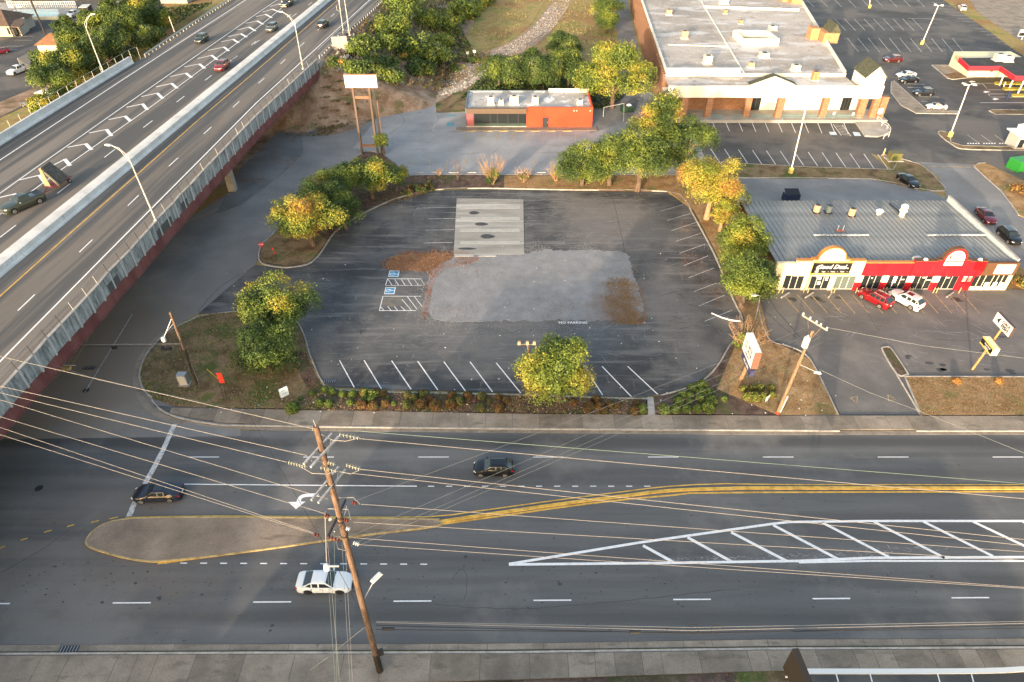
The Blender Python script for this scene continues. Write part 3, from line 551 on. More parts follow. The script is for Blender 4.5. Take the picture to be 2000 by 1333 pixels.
# scuffs and scrape marks: thin worn streaks
M_scuff=surf('scuff_mark',[(.3,g(.2)),(.7,g(.34))],3,(1,1,1),(9,.3),rough=.9)
def scuffs(poly,n,l0,l1,w0,w1,z,parent,seed,ang=0,spread=.25,m=M_scuff,clus=None):
    rs=random.Random(seed); xs=[p[0] for p in poly]; ys=[p[1] for p in poly]; mb=MB(); k=0; cx=cy=None
    while k<n:
        if clus and cx is not None and rs.random()<clus: x=cx+rs.gauss(0,1.2); y=cy+rs.gauss(0,1.2)
        else:
            x=rs.uniform(min(xs),max(xs)); y=rs.uniform(min(ys),max(ys)); cx,cy=x,y; ca=rs.gauss(ang,spread) if rs.random()<.7 else rs.uniform(0,PI)
        if not inside(poly,x,y): cx=None; continue
        a=ca+rs.gauss(0,.12); l=rs.uniform(l0,l1)*rs.random()**1.5+.2; w=rs.uniform(w0,w1); dx,dy=math.cos(a)*l/2,math.sin(a)*l/2; nx,ny=-math.sin(a)*w/2,math.cos(a)*w/2; b=rs.uniform(-.1,.1)*l
        mb.add([(x-dx,y-dy,z),(x-nx-ny*b,y-ny+b*.3,z),(x+dx,y+dy,z),(x+nx,y+ny+b*.3,z)],[(0,1,2,3)]); k+=1
    o=mb.build('scuff_marks',m,parent); o['kind']='stuff'
LP=W(LOT_IN)
scuffs(LP,1100,.6,4.5,.02,.06,.0118,lot,1,clus=.6)
scuffs(W([(860,375),(1300,378),(1290,480),(1030,490),(880,390)]),420,1,7,.03,.08,.0122,lot,2,0,.08,clus=.3)
scuffs(W([(830,600),(1260,600),(1260,660),(830,660)]),260,.4,2.2,.03,.07,.0335,lot,3,.9,.5,clus=.7)
M_dkscuff=surf('tyre_mark',[(.3,g(.05)),(.7,g(.08))],3,(1,1,1),(9,.3),rough=.9)
scuffs(LP,120,2,9,.05,.12,.0114,lot,4,.1,.5,m=M_dkscuff,clus=.5)
scuffs(W([(0,850),(2000,850),(2000,1255),(0,1255)]),70,2,9,.03,.08,.002,front_road,5,0,.02,m=M_asph,clus=.5)
scuffs(W([(1500,575),(1950,575),(1990,730),(1780,730),(1600,700)]),160,1,6,.03,.1,.0095,mall_lot,6,-.5,.4,clus=.5)
scuffs(W([(1150,1098),(1560,1096),(1850,1075),(1850,1062),(1500,1082)]),160,.2,1.2,.04,.1,.0025,front_road,7,.05,.3)
# long sealed joints in the asphalt: narrow wandering tar lines
def crack(parent,px,z,w=.05,seed=0,k=3):
    rs=random.Random(seed); l=smoothpoly([tuple(at(x,y,z)[:2]) for x,y in px],k,False); l=resample(l,.6); l=[(p.x+rs.uniform(-.07,.07),p.y+rs.uniform(-.07,.07)) for p in l]; ribbon('tar_joint',l,w,z-.002,z,M_dkscuff,parent)
crack(lot,[(1195,385),(1205,420),(1222,500),(1235,560),(1245,600)],.0125,.07,1); crack(lot,[(640,480),(720,480),(830,476)],.0125,.05,2); crack(lot,[(780,655),(830,652),(900,655),(1010,650)],.0125,.05,3)
crack(front_road,[(850,1180),(1000,1190),(1200,1175),(1450,1150)],.003,.05,4); crack(front_road,[(880,1135),(905,1110),(912,1150),(905,1180)],.003,.04,5); crack(front_road,[(0,1120),(80,1075),(140,1030)],.003,.05,6)
crack(mall_lot,[(1685,590),(1700,620),(1720,652)],.010,.06,7); crack(mall_lot,[(1485,600),(1530,640),(1568,668)],.010,.08,8); crack(mall_lot,[(1830,664),(1900,665),(1960,662)],.010,.06,9)
crack(ramp_road,[(500,520),(430,560),(385,612)],.0065,.08,10); crack(ramp_road,[(760,262),(790,240),(780,222)],.0065,.07,11)
# ---------------------------------------------------------------- elevated freeway
ZD=10.0
def Z(x,y,z=ZD): return at(x,y,z)
def ext(line,back,fwd):
    a,b=Vector(line[0][:2]),Vector(line[1][:2]); c,d=Vector(line[-2][:2]),Vector(line[-1][:2])
    return [tuple(a+(a-b).normalized()*back)]+[tuple(p[:2]) for p in line]+[tuple(d+(d-c).normalized()*fwd)]
PRT=ext([Z(x,y,11.0) for x,y in [(35,725),(92,662),(144,608),(191,557),(234,510),(290,450),(339,397),(397,334),(500,227),(622,114)]],110,0)
RGT=ext([Vector((p[0],p[1],0)) for p in PRT[1:]]+[Z(700,40),Z(745,-5),Z(780,-40)],110,300)
LFT=ext([Z(0,285),Z(140,198),Z(282,111),Z(452,0)],160,330)
bridge=thing('freeway_overpass','wide concrete freeway overpass with maroon girders crossing the left side of the street','overpass',(0,0,0))
deck=MB().prism([p for p in RGT]+[p for p in LFT[::-1]],8.9,ZD).build('deck',M_deck,bridge)
bm=bmesh.new(); bm.from_mesh(deck.data); bmesh.ops.triangulate(bm,faces=[f for f in bm.faces if len(f.verts)>4],ngon_method='EAR_CLIP'); bm.to_mesh(deck.data); bm.free()
def fmark(name,px,w,m,z=ZD+.004,k=0,ex=(0,0)):
    MC[0]+=1; z=z+(MC[0]%5)*.0004; l=[tuple(at(x,y,z)[:2]) for x,y in px]
    if ex!=(0,0): l=ext(l,*ex)
    return ribbon(name,l,w,z,z+.004,m,deck)
fmark('edge_line',[(0,313),(240,156),(480,0)],.2,M_white,ex=(60,80))
fmark('chevron_border',[(0,378),(63,333),(250,202),(500,28),(545,-2)],.17,M_white,ex=(60,60))
fmark('chevron_border',[(0,419),(122,330),(300,205),(500,57),(570,0)],.17,M_white,ex=(60,60))
CH=[((0,386),(29,379),(38,388)),((38,352),(79,342),(92,362)),((88,333-2),(128,311),(137,324)),((132,288),(169,281),(179,293)),((174,260),(210,253),(218,266)),((212,234),(246,227),(255,237)),((247,210),(280,203),(288,215)),((276,189),(309,182),(318,193)),((305,170),(337,163),(346,173)),((332,150),(365,143),(374,152)),((360,131),(391,125),(400,134)),((386,115),(415,108),(424,117)),((406,99),(439,92),(447,100)),((432,82),(457,77),(466,84)),((446,72),(472,66),(482,73)),((463,59),(488,53),(499,61)),((480,46),(504,41),(514,48)),((500,33),(520,28),(531,35)),((513,24),(533,18),(546,24)),((527,13),(546,8),(557,13))]
for b,a,c in CH:
    fmark('chevron',[b,a],.28,M_white,ZD+.006); fmark('chevron',[(a[0]-2,a[1]),c],.55,M_white,ZD+.008)
fmark('yellow_line',[(0,579),(138,455),(277,333),(388,234),(500,139),(660,0)],.18,M_yel,ex=(60,70))
fmark('edge_line',[(40,666),(205,499),(370,333),(500,202),(722,0)],.2,M_white,ex=(70,60))
fmark('worn_line',[(620,98),(728,-3)],.12,M_whworn,ex=(0,20))
def fd(px0,px1,n0,n1,w=.16):
    a=Z(*px0); b=Z(*px1); d=(b-a).normalized()
    for i in range(n0,n1):
        p=a+d*(12.45*i); q=p+d*3.2; ribbon('lane_dash',[tuple(p[:2]),tuple(q[:2])],w,ZD+.004,ZD+.008,M_white,deck)
fd((0,464),(397,160),0,10); fd((452,118),(586,22),0,6)
a=[(35,607),(155,493),(250,402),(330,325),(398,262),(455,210),(505,163),(548,125),(586,91),(620,60),(647,33),(672,10)]
for i in range(len(a)-1):
    p=Z(*a[i]); q=Z(*a[i+1]); d=(q-p).normalized()*3.1; ribbon('lane_dash',[tuple(p[:2]),tuple((p+d)[:2])],.16,ZD+.004,ZD+.008,M_white,deck)
# barriers
def extrude_profile(line,prof,mb=None):
    """prof: closed list of (offset to left, z)"""
    M=mb or MB(); n=len(prof); L=[offset(line,o) for o,_ in prof]; vs=[]; fs=[]
    for i in range(len(line)):
        for k,(o,z) in enumerate(prof): vs.append((L[k][i][0],L[k][i][1],z))
    for i in range(len(line)-1):
        for k in range(n): fs.append((i*n+k,i*n+(k+1)%n,(i+1)*n+(k+1)%n,(i+1)*n+k))
    fs.append(tuple(range(n-1,-1,-1))); fs.append(tuple((len(line)-1)*n+k for k in range(n)))
    return M.add(vs,fs)
MED=ext([Z(0,527),Z(236,333),Z(500,115),Z(639,0)],60,80)
def pieces(line,step,gap=.06):
    pts=resample(line,.5); out=[]; k=int(step/.5)
    for i in range(0,len(pts)-k,k): 
        seg=pts[i:i+k+1]; a,b=seg[0],seg[-1]; d=(b-a).normalized(); out.append([tuple(a+d*gap/2)]+[tuple(p) for p in seg[1:-1:4]]+[tuple(b-d*gap/2)])
    return out
for seg in pieces(MED,9.0): extrude_profile(seg,[(1.25,ZD),(1.2,ZD+.15),(.95,ZD+.35),(.85,ZD+.95),(.45,ZD+1.0),(-.45,ZD+1.0),(-.85,ZD+.95),(-.95,ZD+.35),(-1.2,ZD+.15),(-1.25,ZD)]).build('median_barrier',M_barrier,bridge,30)
LB=ext([Z(0,285),Z(140,198),Z(282,111)],100,0)
for seg in pieces(LB,8.0): extrude_profile(seg,[(-.15,ZD),(-.12,ZD+.2),(.25,ZD+.45),(.35,ZD+1.35),(.75,ZD+1.35),(.85,7.4),(.3,7.4)]).build('side_barrier',M_barrier,bridge,30)
# right parapet : one panel per fence bay, pilaster at each post, maroon girder below
posts=[]
pp=[(-3,772),(0,768),(35,725),(65,694),(92,662),(119,634),(144,608),(170,580),(191,557),(211,533),(234,510),(254,490),(271,470),(290,450),(306,431),(322,414),(339,397),(354,379),(370,364),(384,348),(397,334)]
P3=[Z(x,y,11.0) for x,y in pp[2:]]
# continue the same bay length along the line
line=[Vector(p) for p in PRT]; far=resample([tuple(P3[-1][:2])]+[p for p in PRT if p[1]>P3[-1].y],2.75)
near=resample([tuple(P3[0][:2]),PRT[0]],2.75)[1:22]
bays=[tuple(p) for p in near[::-1]]+[tuple(p[:2]) for p in P3]+[tuple(p) for p in far[1:]]
for a,b in zip(bays[:-1],bays[1:]):
    a=Vector(a);b=Vector(b);d=(b-a).normalized(); n=Vector((d.y,-d.x))
    a2=a+d*.12;b2=b-d*.12
    MB().prism([tuple(a2-n*.18),tuple(b2-n*.18),tuple(b2+n*.06),tuple(a2+n*.06)],8.95,11.0).build('parapet_panel',M_parapet,bridge)
    MB().prism([tuple(a-d*.12-n*.2),tuple(a+d*.12-n*.2),tuple(a+d*.12+n*.14),tuple(a-d*.12+n*.14)],8.8,11.02).build('pilaster',M_rib,bridge)
extrude_profile([b for b in bays],[(.24,11.0),(.24,11.09),(-.12,11.09),(-.12,11.0)]).build('coping',M_conc,bridge)
M_maroon=surf('maroon_steel',[(.3,(.15,.05,.048)),(.7,(.22,.085,.078))],.5,(1,1,.3),(5,.15),rough=.6)
gl=[b for b in bays]
extrude_profile(gl,[(.15,8.93),(-.02,8.93),(-.02,7.5),(.15,7.5)]).build('girder',M_maroon,bridge)
extrude_profile(gl,[(.45,7.5),(-.16,7.5),(-.16,7.4),(.45,7.4)]).build('girder_flange',M_maroon,bridge)
for o in (3.2,6.4,9.6,12.8,16,19.2,22.4,25.6,28.8): extrude_profile(gl[::4],[(o+.1,8.93),(o-.1,8.93),(o-.1,7.4),(o+.1,7.4)]).build('girder',M_maroon,bridge)
# piers
def pier(y,x0,x1,w=1.3):
    M=MB(); M.box((x0+x1)/2,y,6.75,x1-x0,w,1.2); M.add([(x1,y-w/2,7.35),(x1,y+w/2,7.35),(x1+1.1,y+w/2,7.35),(x1+1.1,y-w/2,7.35),(x1,y-w/2,6.15),(x1,y+w/2,6.15),(x1+1.1,y+w/2,7.0),(x1+1.1,y-w/2,7.0)],[(0,3,2,1),(4,5,6,7),(0,4,7,3),(1,2,6,5),(2,3,7,6)])
    M.build('pier_cap',M_conc,bridge)
    n=4
    for i in range(n): MB().box(x0+2+(x1-x0-4)*i/(n-1),y,3.1,1.3,1.1,6.2).build('pier_column',M_conc,bridge)
pier(109.5,-77,-47.6); pier(14,-84,-52)
MB().box(-46.9,101.5,3.4,.1,.1,.1).build('pier_bolt',M_steel,bridge)
# abutment and wing wall at the far end
MB().prism([(-42.9,149.5),(-41.4,149.5),(-41.0,153),(-42.5,153)],2,9.9).build('wing_wall',M_conc,bridge)
MB().box(-60,151,5,36,1.2,7.4).build('abutment',M_conc,bridge)
# chain link fence on the parapet
fence=thing('parapet_fence','chain link fence with leaning steel posts along the overpass parapet','fence',(0,0,0))
for a,b in zip(bays[:-1],bays[1:]): MB().tube([(a[0]+.05,a[1],11.05),(a[0]-.15,a[1],12.2)],.035,5).build('fence_post',M_dkmetal if random.Random(a[1]).random()<.75 else M_alu,fence)
mb=MB(); mb.tube([(a[0]-.15,a[1],12.2) for a in bays],.022,4); mb.build('top_rail',M_steel,fence)
mb=MB()
for a,b in zip(bays[:-1],bays[1:]):
    n=7
    for i in range(n):
        t=i/n; t2=(i+1.8)/n
        p=Vector((a[0]+(b[0]-a[0])*t+.03,a[1]+(b[1]-a[1])*t,11.1)); q=Vector((a[0]+(b[0]-a[0])*t2-.15,a[1]+(b[1]-a[1])*t2,12.2))
        mb.tube([p,q],.003,3,cap=False)
        p=Vector((a[0]+(b[0]-a[0])*t2+.03,a[1]+(b[1]-a[1])*t2,11.1)); q=Vector((a[0]+(b[0]-a[0])*t-.15,a[1]+(b[1]-a[1])*t,12.2)); mb.tube([p,q],.003,3,cap=False)
o=mb.build('wire_mesh',M_steel,fence); o['kind']='stuff'
# left side fence and guardrails
lf=thing('side_fence','chain link fence with pale posts beyond the white freeway barrier','fence')
lpts=resample(offset(LB[1:],1.6),2.9)
for p in lpts: MB().tube([(p.x,p.y,8.2),(p.x-.1,p.y,12.0)],.04,5).build('fence_post',M_alu,lf)
MB().tube([(p.x-.1,p.y,12.0) for p in lpts],.025,4).build('top_rail',M_steel,lf)
def guardrail(line,label,zb):
    t=thing('guardrail',label,'guardrail')
    extrude_profile(line,[(.03,zb+.45),(.0,zb+.53),(.05,zb+.6),(.0,zb+.67),(.03,zb+.77),(.09,zb+.77),(.09,zb+.45)]).build('rail',M_steel,t)
    for p in resample(line,1.9): MB().box(p.x,p.y,zb+.3,.16,.2,.75).build('rail_post',M_conc,t)
guardrail([tuple(Z(x,y,10.5)[:2]) for x,y in [(283,108),(330,76),(400,30),(452,-4)]],'grey steel guardrail continuing from the white barrier at the top left',ZD)
guardrail([tuple(Z(x,y,10.3)[:2]) for x,y in [(624,112),(640,95),(652,83),(660,70),(680,62),(700,44),(735,12),(752,-5)]],'low guardrail with pale posts at the far end of the overpass',ZD)
# embankment carrying the freeway beyond the bridge
def emb():
    xs=np.arange(-125,6,2.0); ys=np.concatenate([np.arange(120,200,2.0),np.arange(200,460,6.0)]); rs=np.random.RandomState(3)
    rx=lambda y: np.interp(y,[p[1] for p in RGT],[p[0] for p in RGT]); lx=lambda y: np.interp(y,[p[1] for p in LFT],[p[0] for p in LFT])
    V=[];F=[]
    nz=rs.rand(len(ys),len(xs))
    for j,y in enumerate(ys):
        for i,x in enumerate(xs):
            d=max(x-(rx(y)-.3),0); dl=max((lx(y)+1)-x,0)
            hN=min(max((y-137)/14.0,0),1)
            h=9.75*hN-max(d,0)*9.75/24-dl*9.75/14
            h=max(h,-.4)
            if .2<h<9.6: h+=(nz[j,i]-.5)*.35
            V.append((x,y,h))
    n=len(xs)
    for j in range(len(ys)-1):
        for i in range(n-1): F.append((j*n+i,j*n+i+1,(j+1)*n+i+1,(j+1)*n+i))
    o=MB().add(V,F).build('embankment',M_dirt); o['kind']='structure'
    o.data.polygons.foreach_set('use_smooth',[True]*len(F))
    return V,n,xs,ys
EMB=emb()
def embz(x,y):
    V,n,xs,ys=EMB
    if x<xs[0] or x>xs[-1] or y<ys[0] or y>ys[-1]: return 0
    i=int(np.searchsorted(xs,x)); j=int(np.searchsorted(ys,y)); i=min(max(i,1),n-1); j=min(max(j,1),len(ys)-1)
    return max(0,V[(j-1)*n+i-1][2])
# stone track and field behind
slab('stone_track',W([(770,206),(830,165),(905,125),(950,101),(1000,80),(1040,50),(1075,8),(1090,-25),(1135,-25),(1112,12),(1078,60),(1025,106),(965,138),(900,174),(850,203),(810,210)],.05,2),-.05,.08,M_track)
slab('dirt_field',W([(620,260),(640,180),(700,140),(820,150),(905,120),(950,108),(950,128),(880,170),(780,205),(700,250)],.03,2),-.05,.03,M_dirt)
slab('green_verge',W([(850,190),(905,165),(940,150),(1000,160),(1000,190),(912,188),(908,218),(852,220)],.1),-.05,.06,M_mound)
slab('dry_field',W([(905,75),(960,20),(1050,-30),(1080,-25),(1060,10),(1040,45),(1010,70),(985,88),(930,95)],.03),-.05,.03,M_gr)
slab('dry_field',W([(1100,40),(1150,-25),(1190,-25),(1195,90),(1170,140),(1050,140),(1020,110),(1060,80)],.03),-.05,.03,M_gr)

# ---------------------------------------------------------------- street lamps
def tubeobj(name,pts,r,m,parent,n=6): return MB().tube(pts,r,n).build(name,m,parent,40)
def cobra(label,base,top,head,group='cobra head street lamps'):
    t=thing('street_lamp',label,'street lamp',base,group=group); b=Vector(base); T=Vector(top)-b; H=Vector(head)-b
    tubeobj('pole',[(0,0,0),T*.5,T],[.13,.1,.07],M_alu,t,8); MB().box(0,0,.12,.4,.4,.24).build('base_plate',M_steel,t)
    d=(H-T); tubeobj('arm',[T-Vector((0,0,.9)),T+d*.35+Vector((0,0,.15)),T+d*.75+Vector((0,0,.25)),H],.05,M_alu,t); tubeobj('arm_strut',[T,T+d*.4+Vector((0,0,.45)),H],.04,M_alu,t)
    a=math.atan2(d.y,d.x); hd=MB().box(H.x,H.y,H.z,.85,.3,.16,a,0,.75).build('lamp_head',M_alu,t); MB().box(H.x,H.y,H.z-.11,.4,.2,.06,a).build('lens',M_white2,t); return t
def onray(px,Y): return atY(px[0],px[1],Y)
b=at(305,432,11.0); cobra('street lamp on the overpass parapet nearest the camera',b,onray((250,305),b.y),onray((211,283),b.y+.4))
b=at(592,136,11.0); cobra('street lamp on the overpass parapet, second one from the camera',b,onray((575,43),b.y),onray((549,23),b.y+.5))
b=at(683,70,10.0); cobra('street lamp at the far end of the overpass, cut by the top edge',b,onray((670,-20),b.y),onray((650,-45),b.y+.5))
b=at(202,142,10.4); cobra('street lamp behind the white freeway barrier in front of dense trees',b,onray((165,47),b.y),onray((181,28),b.y+.5))
b=at(341,63,9.0); t=thing('post','short pale post beside the guardrail at the top left','post',b); tubeobj('pole',[(0,0,0),onray((330,33),b.y)-b],.1,M_alu,t)
b=at(671,64,10.0); t=thing('sensor_mast','grey sensor mast with side arm beside the far parapet','mast',b); T=onray((662,2),b.y)-b; tubeobj('pole',[(0,0,0),T],.12,M_steel,t)
a1=onray((664,22),b.y)-b; a2=onray((658,21),b.y)-b; tubeobj('side_arm',[a1,a2,onray((657,11),b.y)-b],.05,M_steel,t); MB().box(T.x,T.y,T.z,.3,.3,.2).build('sensor',M_alu,t)
# plaza lamps
def areas(label,base,top,heads,pal=None,concrete=True,r=.12):
    t=thing('parking_lamp',label,'parking lamp',base,group='tall parking lot lamps'); b=Vector(base); T=Vector(top)-b
    tubeobj('pole',[(0,0,0),T],[r,r*.75],pal or M_white2,t,8)
    if concrete: MB().lathe([(.45,0),(.45,.9),(.4,1.0)],(0,0,0),14).build('concrete_base',mat('yellow_base',(.6,.5,.14),.8),t)
    for a in heads:
        d=Vector((math.cos(R(a)),math.sin(R(a)),0)); tubeobj('arm',[T,T+d*.6+Vector((0,0,.1))],.04,M_alu,t,5)
        MB().box(*(T+d*.95+Vector((0,0,.12))),.7,.45,.14,R(a)).build('lamp_head',M_white2,t)
    return t
for (bx,by),(tx,ty),hd,lb in (((1800,87),(1833,11),(0,120,200,300),'tall white parking lamp in the middle of the far plaza lot'),((1855,267),(1893,166),(10,150,200,330),'tall white parking lamp on the grass island with yellow base'),((1698,16),(1703,-60),(90,270),'white parking lamp with yellow base cut by the top edge'),((1544,338),(1579,190),(20,200),'tall white parking lamp on the strip of grass behind the shops')):
    b=at(bx,by,.1); areas(lb,b,onray((tx,ty),b.y),hd)
b=at(1476,622,.1); t=areas('small lamp on a thin brown pole at the left corner of the shop lot',b,onray((1485,578),b.y),(180,),M_steel,False,.07)
b=at(560,655,.15); areas('lamp with one square head rising through the tree by the corner',b,onray((549,596),b.y),(170,),M_dkmetal,False,.07)
b=at(1398,425,.15); areas('lamp hidden in the yellow tree at the right side of the lot',b,onray((1412,365),b.y),(90,),M_steel,False,.07)
b=at(1048,775,.15); t=thing('flood_lamp','triple flood lamp with three tan heads on a pole beside the round yellow-green tree','flood lamp',b); T=onray((1030,673),b.y)-b
tubeobj('pole',[(0,0,0),T],.08,M_wood2,t); tubeobj('crossbar',[T+Vector((-.9,0,0)),T+Vector((.9,0,0))],.05,M_wood2,t)
for dx in (-.9,0,.75): MB().box(T.x+dx,T.y-.05,T.z+.25,.36,.3,.42,0,0,.8).build('flood_head',mat('tan_metal',(.42,.27,.18),.6),t)
b=at(640,370,.15); areas('lamp head standing above the dark green trees of the north verge',b,onray((639,341),b.y),(200,),M_steel,False,.06)
b=at(1190,350,.15); areas('lamp among the green trees behind the lot',b,onray((1188,280),b.y),(0,),M_steel,False,.06)
# motel poles
b=at(103,100,0); tubeobj2=thing('sign_pole','tall thin dark pole rising past the orange roofed shed','pole',b); T=onray((40,-45),b.y)-b; tubeobj('pole',[(0,0,0),T],.22,mat('rust_dark',(.04,.03,.025),.6),tubeobj2,8)
b=at(39,38,0); t=thing('lamp_post','slim lamp post in front of the swimming pool','lamp post',b); T=onray((23,2),b.y)-b; tubeobj('pole',[(0,0,0),T],.12,M_steel,t); tubeobj('arm',[T,T+Vector((-2.2,0,0))],.08,M_alu,t)
b=at(116,64,0); t=thing('post','short post standing in the motel lot','post',b); tubeobj('pole',[(0,0,0),onray((109,51),b.y)-b],.09,M_conc,t)
# ---------------------------------------------------------------- trees, bushes, grass
def leafmat(name,c,v=.35):
    return surf(name,[(.25,tuple(x*(1-v) for x in c)),(.5,c),(.75,tuple(min(1,x*(1+v)) for x in c))],.9,(1,1,1),(4,.3),rough=.6,spec=.25)
LG=leafmat('leaf_green',(.08,.12,.026)); LD=leafmat('leaf_deep',(.045,.078,.02)); LY=leafmat('leaf_yellow',(.34,.29,.045)); LYG=leafmat('leaf_lime',(.2,.235,.035)); LO=leafmat('leaf_orange',(.38,.19,.05)); LB_=leafmat('leaf_brown',(.16,.085,.035)); LGR=leafmat('leaf_greygreen',(.12,.16,.07)); LBR=leafmat('leaf_bright',(.14,.19,.034))
M_bark=surf('bark',[(.3,(.09,.06,.045)),(.7,(.17,.12,.09))],4,(1,1,.3),(9,.25),rough=.95); M_barkp=surf('bark_pale',[(.3,(.3,.17,.09)),(.7,(.42,.27,.16))],4,(1,1,.3),(9,.25),rough=.95)
def leafmesh(name,P,N,size,mi,mats,rs):
    """P centres, N normals, one folded leaf clump (two triangles each) per point"""
    n=len(P); a=rs.normal(size=(n,3)); a-=N*(a*N).sum(1,keepdims=True); a/=np.linalg.norm(a,axis=1,keepdims=True)+1e-9
    b=np.cross(N,a); s=size*(rs.uniform(.6,1.35,(n,1)))
    bend=N*s*.35
    V=np.empty((n,4,3)); V[:,0]=P-a*s*.6; V[:,1]=P-b*s*.42+bend*rs.uniform(-.3,1,(n,1)); V[:,2]=P+a*s*.6; V[:,3]=P+b*s*.42+bend*rs.uniform(-.3,1,(n,1))
    me=bpy.data.meshes.new(name); me.vertices.add(4*n); me.vertices.foreach_set('co',V.reshape(-1)); me.loops.add(4*n); me.loops.foreach_set('vertex_index',np.arange(4*n,dtype=np.int32))
    me.polygons.add(n); me.polygons.foreach_set('loop_start',np.arange(0,4*n,4,dtype=np.int32)); me.polygons.foreach_set('loop_total',np.full(n,4,dtype=np.int32))
    for m in mats: me.materials.append(m)
    me.polygons.foreach_set('material_index',mi.astype(np.int32)); me.update(calc_edges=True); return me
def crown(seed,rx,ry,rz,n,leaf,mats,wts,lobes=30,zc=0,rough=.5,sunside=None,flat=.75):
    rs=np.random.RandomState(seed)
    # lobe centres through the crown volume, sizes uneven
    d=rs.normal(size=(lobes,3)); d/=np.linalg.norm(d,axis=1,keepdims=True); rr=rs.uniform(.35,.85,(lobes,1)); C=d*rr*np.array([rx,ry,rz]); C[:,2]=np.where(rs.rand(lobes)<.62,np.abs(C[:,2]),-np.abs(C[:,2])*.95)
    S=rs.uniform(.24,.44,lobes)*min(rx,ry)*(1+.2*rs.rand(lobes))
    lw=S**2; lw/=lw.sum(); li=rs.choice(lobes,n,p=lw)
    v=rs.normal(size=(n,3)); v/=np.linalg.norm(v,axis=1,keepdims=True); v[:,2]=np.where(v[:,2]<-.6,-v[:,2],v[:,2])
    r=S[li]*(1-np.abs(rs.normal(0,.22,n))); lump=1+.25*np.sin(v[:,0]*7+li)*np.cos(v[:,1]*6+li*2)
    P=C[li]+v*(r*lump)[:,None]*np.array([1,1,flat]); P+=rs.normal(0,leaf*.5,(n,3))
    N=v*.7+rs.normal(0,.45,(n,3))+np.array([0,0,.35]); N/=np.linalg.norm(N,axis=1,keepdims=True)
    # species mixture: patches follow a smooth field plus outermost twigs carry the turned leaves
    f=np.sin(P[:,0]*.9+seed)+np.sin(P[:,1]*1.1+seed*2)+np.sin(P[:,2]*1.3+seed*3)+rs.normal(0,.45,n)+1.1*(r/S[li]-.85)*4*.3
    q=np.argsort(np.argsort(f))/n; mi=np.searchsorted(np.cumsum(wts)/sum(wts),q); mi=np.clip(mi,0,len(mats)-1)
    P[:,2]+=zc
    return leafmesh('crown',P,N,leaf,mi,mats,rs),C,S
def tree(name,label,px,h,rx,ry=None,rz=None,n=5200,leaf=.3,mats=(LG,LYG,LY),wts=(5,3,1),seed=1,group=None,bark=None,z0=.12,trunk_h=None,loc=None,cat='tree',lean=(0,0)):
    ry=ry or rx; rz=rz or h*.42; p=loc if loc is not None else at(px[0],px[1],z0)
    t=thing(name,label,cat,p,0,group); zc=h-rz*1.0
    me,C,S=crown(seed,rx*1.04,ry*1.04,rz,int(n*3.1),leaf*.6,mats,wts,zc=zc); me.transform(Matrix.Translation((lean[0],lean[1],0)))
    link(bpy.data.objects.new('crown',me),t)
    rnd=random.Random(seed); th=trunk_h or max(.8,zc-rz*.6); tr=.035*h+.05
    MB().tube([(0,0,-.1),(rnd.uniform(-.1,.1),rnd.uniform(-.1,.1),th*.5),(lean[0]*.5,lean[1]*.5,th),(lean[0],lean[1],zc+rz*.2)],[tr*1.3,tr,tr*.8,tr*.25],8).build('trunk',bark or M_bark,t,50)
    for i in range(5):
        c=C[i*3%len(C)]; MB().tube([(lean[0]*.4,lean[1]*.4,th*(.7+.1*(i%3))),(c[0]*.45+lean[0],c[1]*.45+lean[1],zc+c[2]*.4-.2),(c[0]*.9+lean[0],c[1]*.9+lean[1],zc+c[2]*.8)],[tr*.45,tr*.28,tr*.1],5).build('limb',bark or M_bark,t,50)
    return t
def blob(name,label,px,rx,ry,h,n,leaf,mats,wts,seed,group=None,z0=.05,loc=None,cat='bush',lobes=9):
    """bush without a visible trunk; crown reaches the ground"""
    p=loc if loc is not None else at(px[0],px[1],z0); t=thing(name,label,cat,p,0,group)
    me,C,S=crown(seed,rx,ry,h*.6,n,leaf,mats,wts,lobes=lobes,zc=h*.35); link(bpy.data.objects.new('foliage',me),t)
    MB().tube([(0,0,-.1),(.05,0,h*.5)],[.09,.04],5).build('stem',M_bark,t); return t
# lot trees (base point in the photo, height, radii)
tree('maple_tree','round yellow-green tree alone at the front edge of the lot',(1092,784),8.6,4.3,4.0,4.1,9000,.27,(LG,LBR,LYG,LY),(2.4,4,4,2),11)
tree('maple_tree','green corner tree with a lamp pole standing through it, upper of the pair',(552,655),8.0,4.9,4.0,3.5,8500,.27,(LD,LG,LBR,LYG,LY),(3,4,2,1.4,.7),12)
tree('maple_tree','darker green tree of the street corner, lower of the pair',(528,722),6.6,5.1,4.0,3.1,7000,.27,(LD,LG,LBR,LYG),(4,4,2,.8),13)
tree('maple_tree','yellow turning tree at the tip of the north verge near the red standpipe',(612,480),8.8,5.4,4.4,4.0,9000,.27,(LG,LYG,LY,LO),(2,3,5,.8),14)
tree('maple_tree','rust and green tree behind the yellow one on the north verge',(640,440),7.8,4.4,4.2,3.4,6000,.27,(LD,LG,LB_,LO),(4,4,2,1),15)
tree('maple_tree','deep green small tree on the kerb of the north verge',(676,446),6.4,3.1,3.0,3.0,5000,.25,(LD,LG,LBR),(4,4,1.5),16)
tree('maple_tree','wide green tree under the tall white sign, left of its legs',(668,395),6.8,4.3,4,2.8,6000,.28,(LD,LG,LBR,LYG),(3,4,3,1),17)
tree('maple_tree','green and yellow tree directly below the tall white sign',(728,388),7.6,4.8,4.2,3.0,7500,.28,(LD,LG,LBR,LYG,LY),(3,4,2,1.5,.9),18)
tree('maple_tree','small yellow-green tree at the right end of the north clump',(775,372),4.6,2.6,2.2,2.2,2800,.26,(LG,LBR,LYG,LY),(2,3,2,2),19)
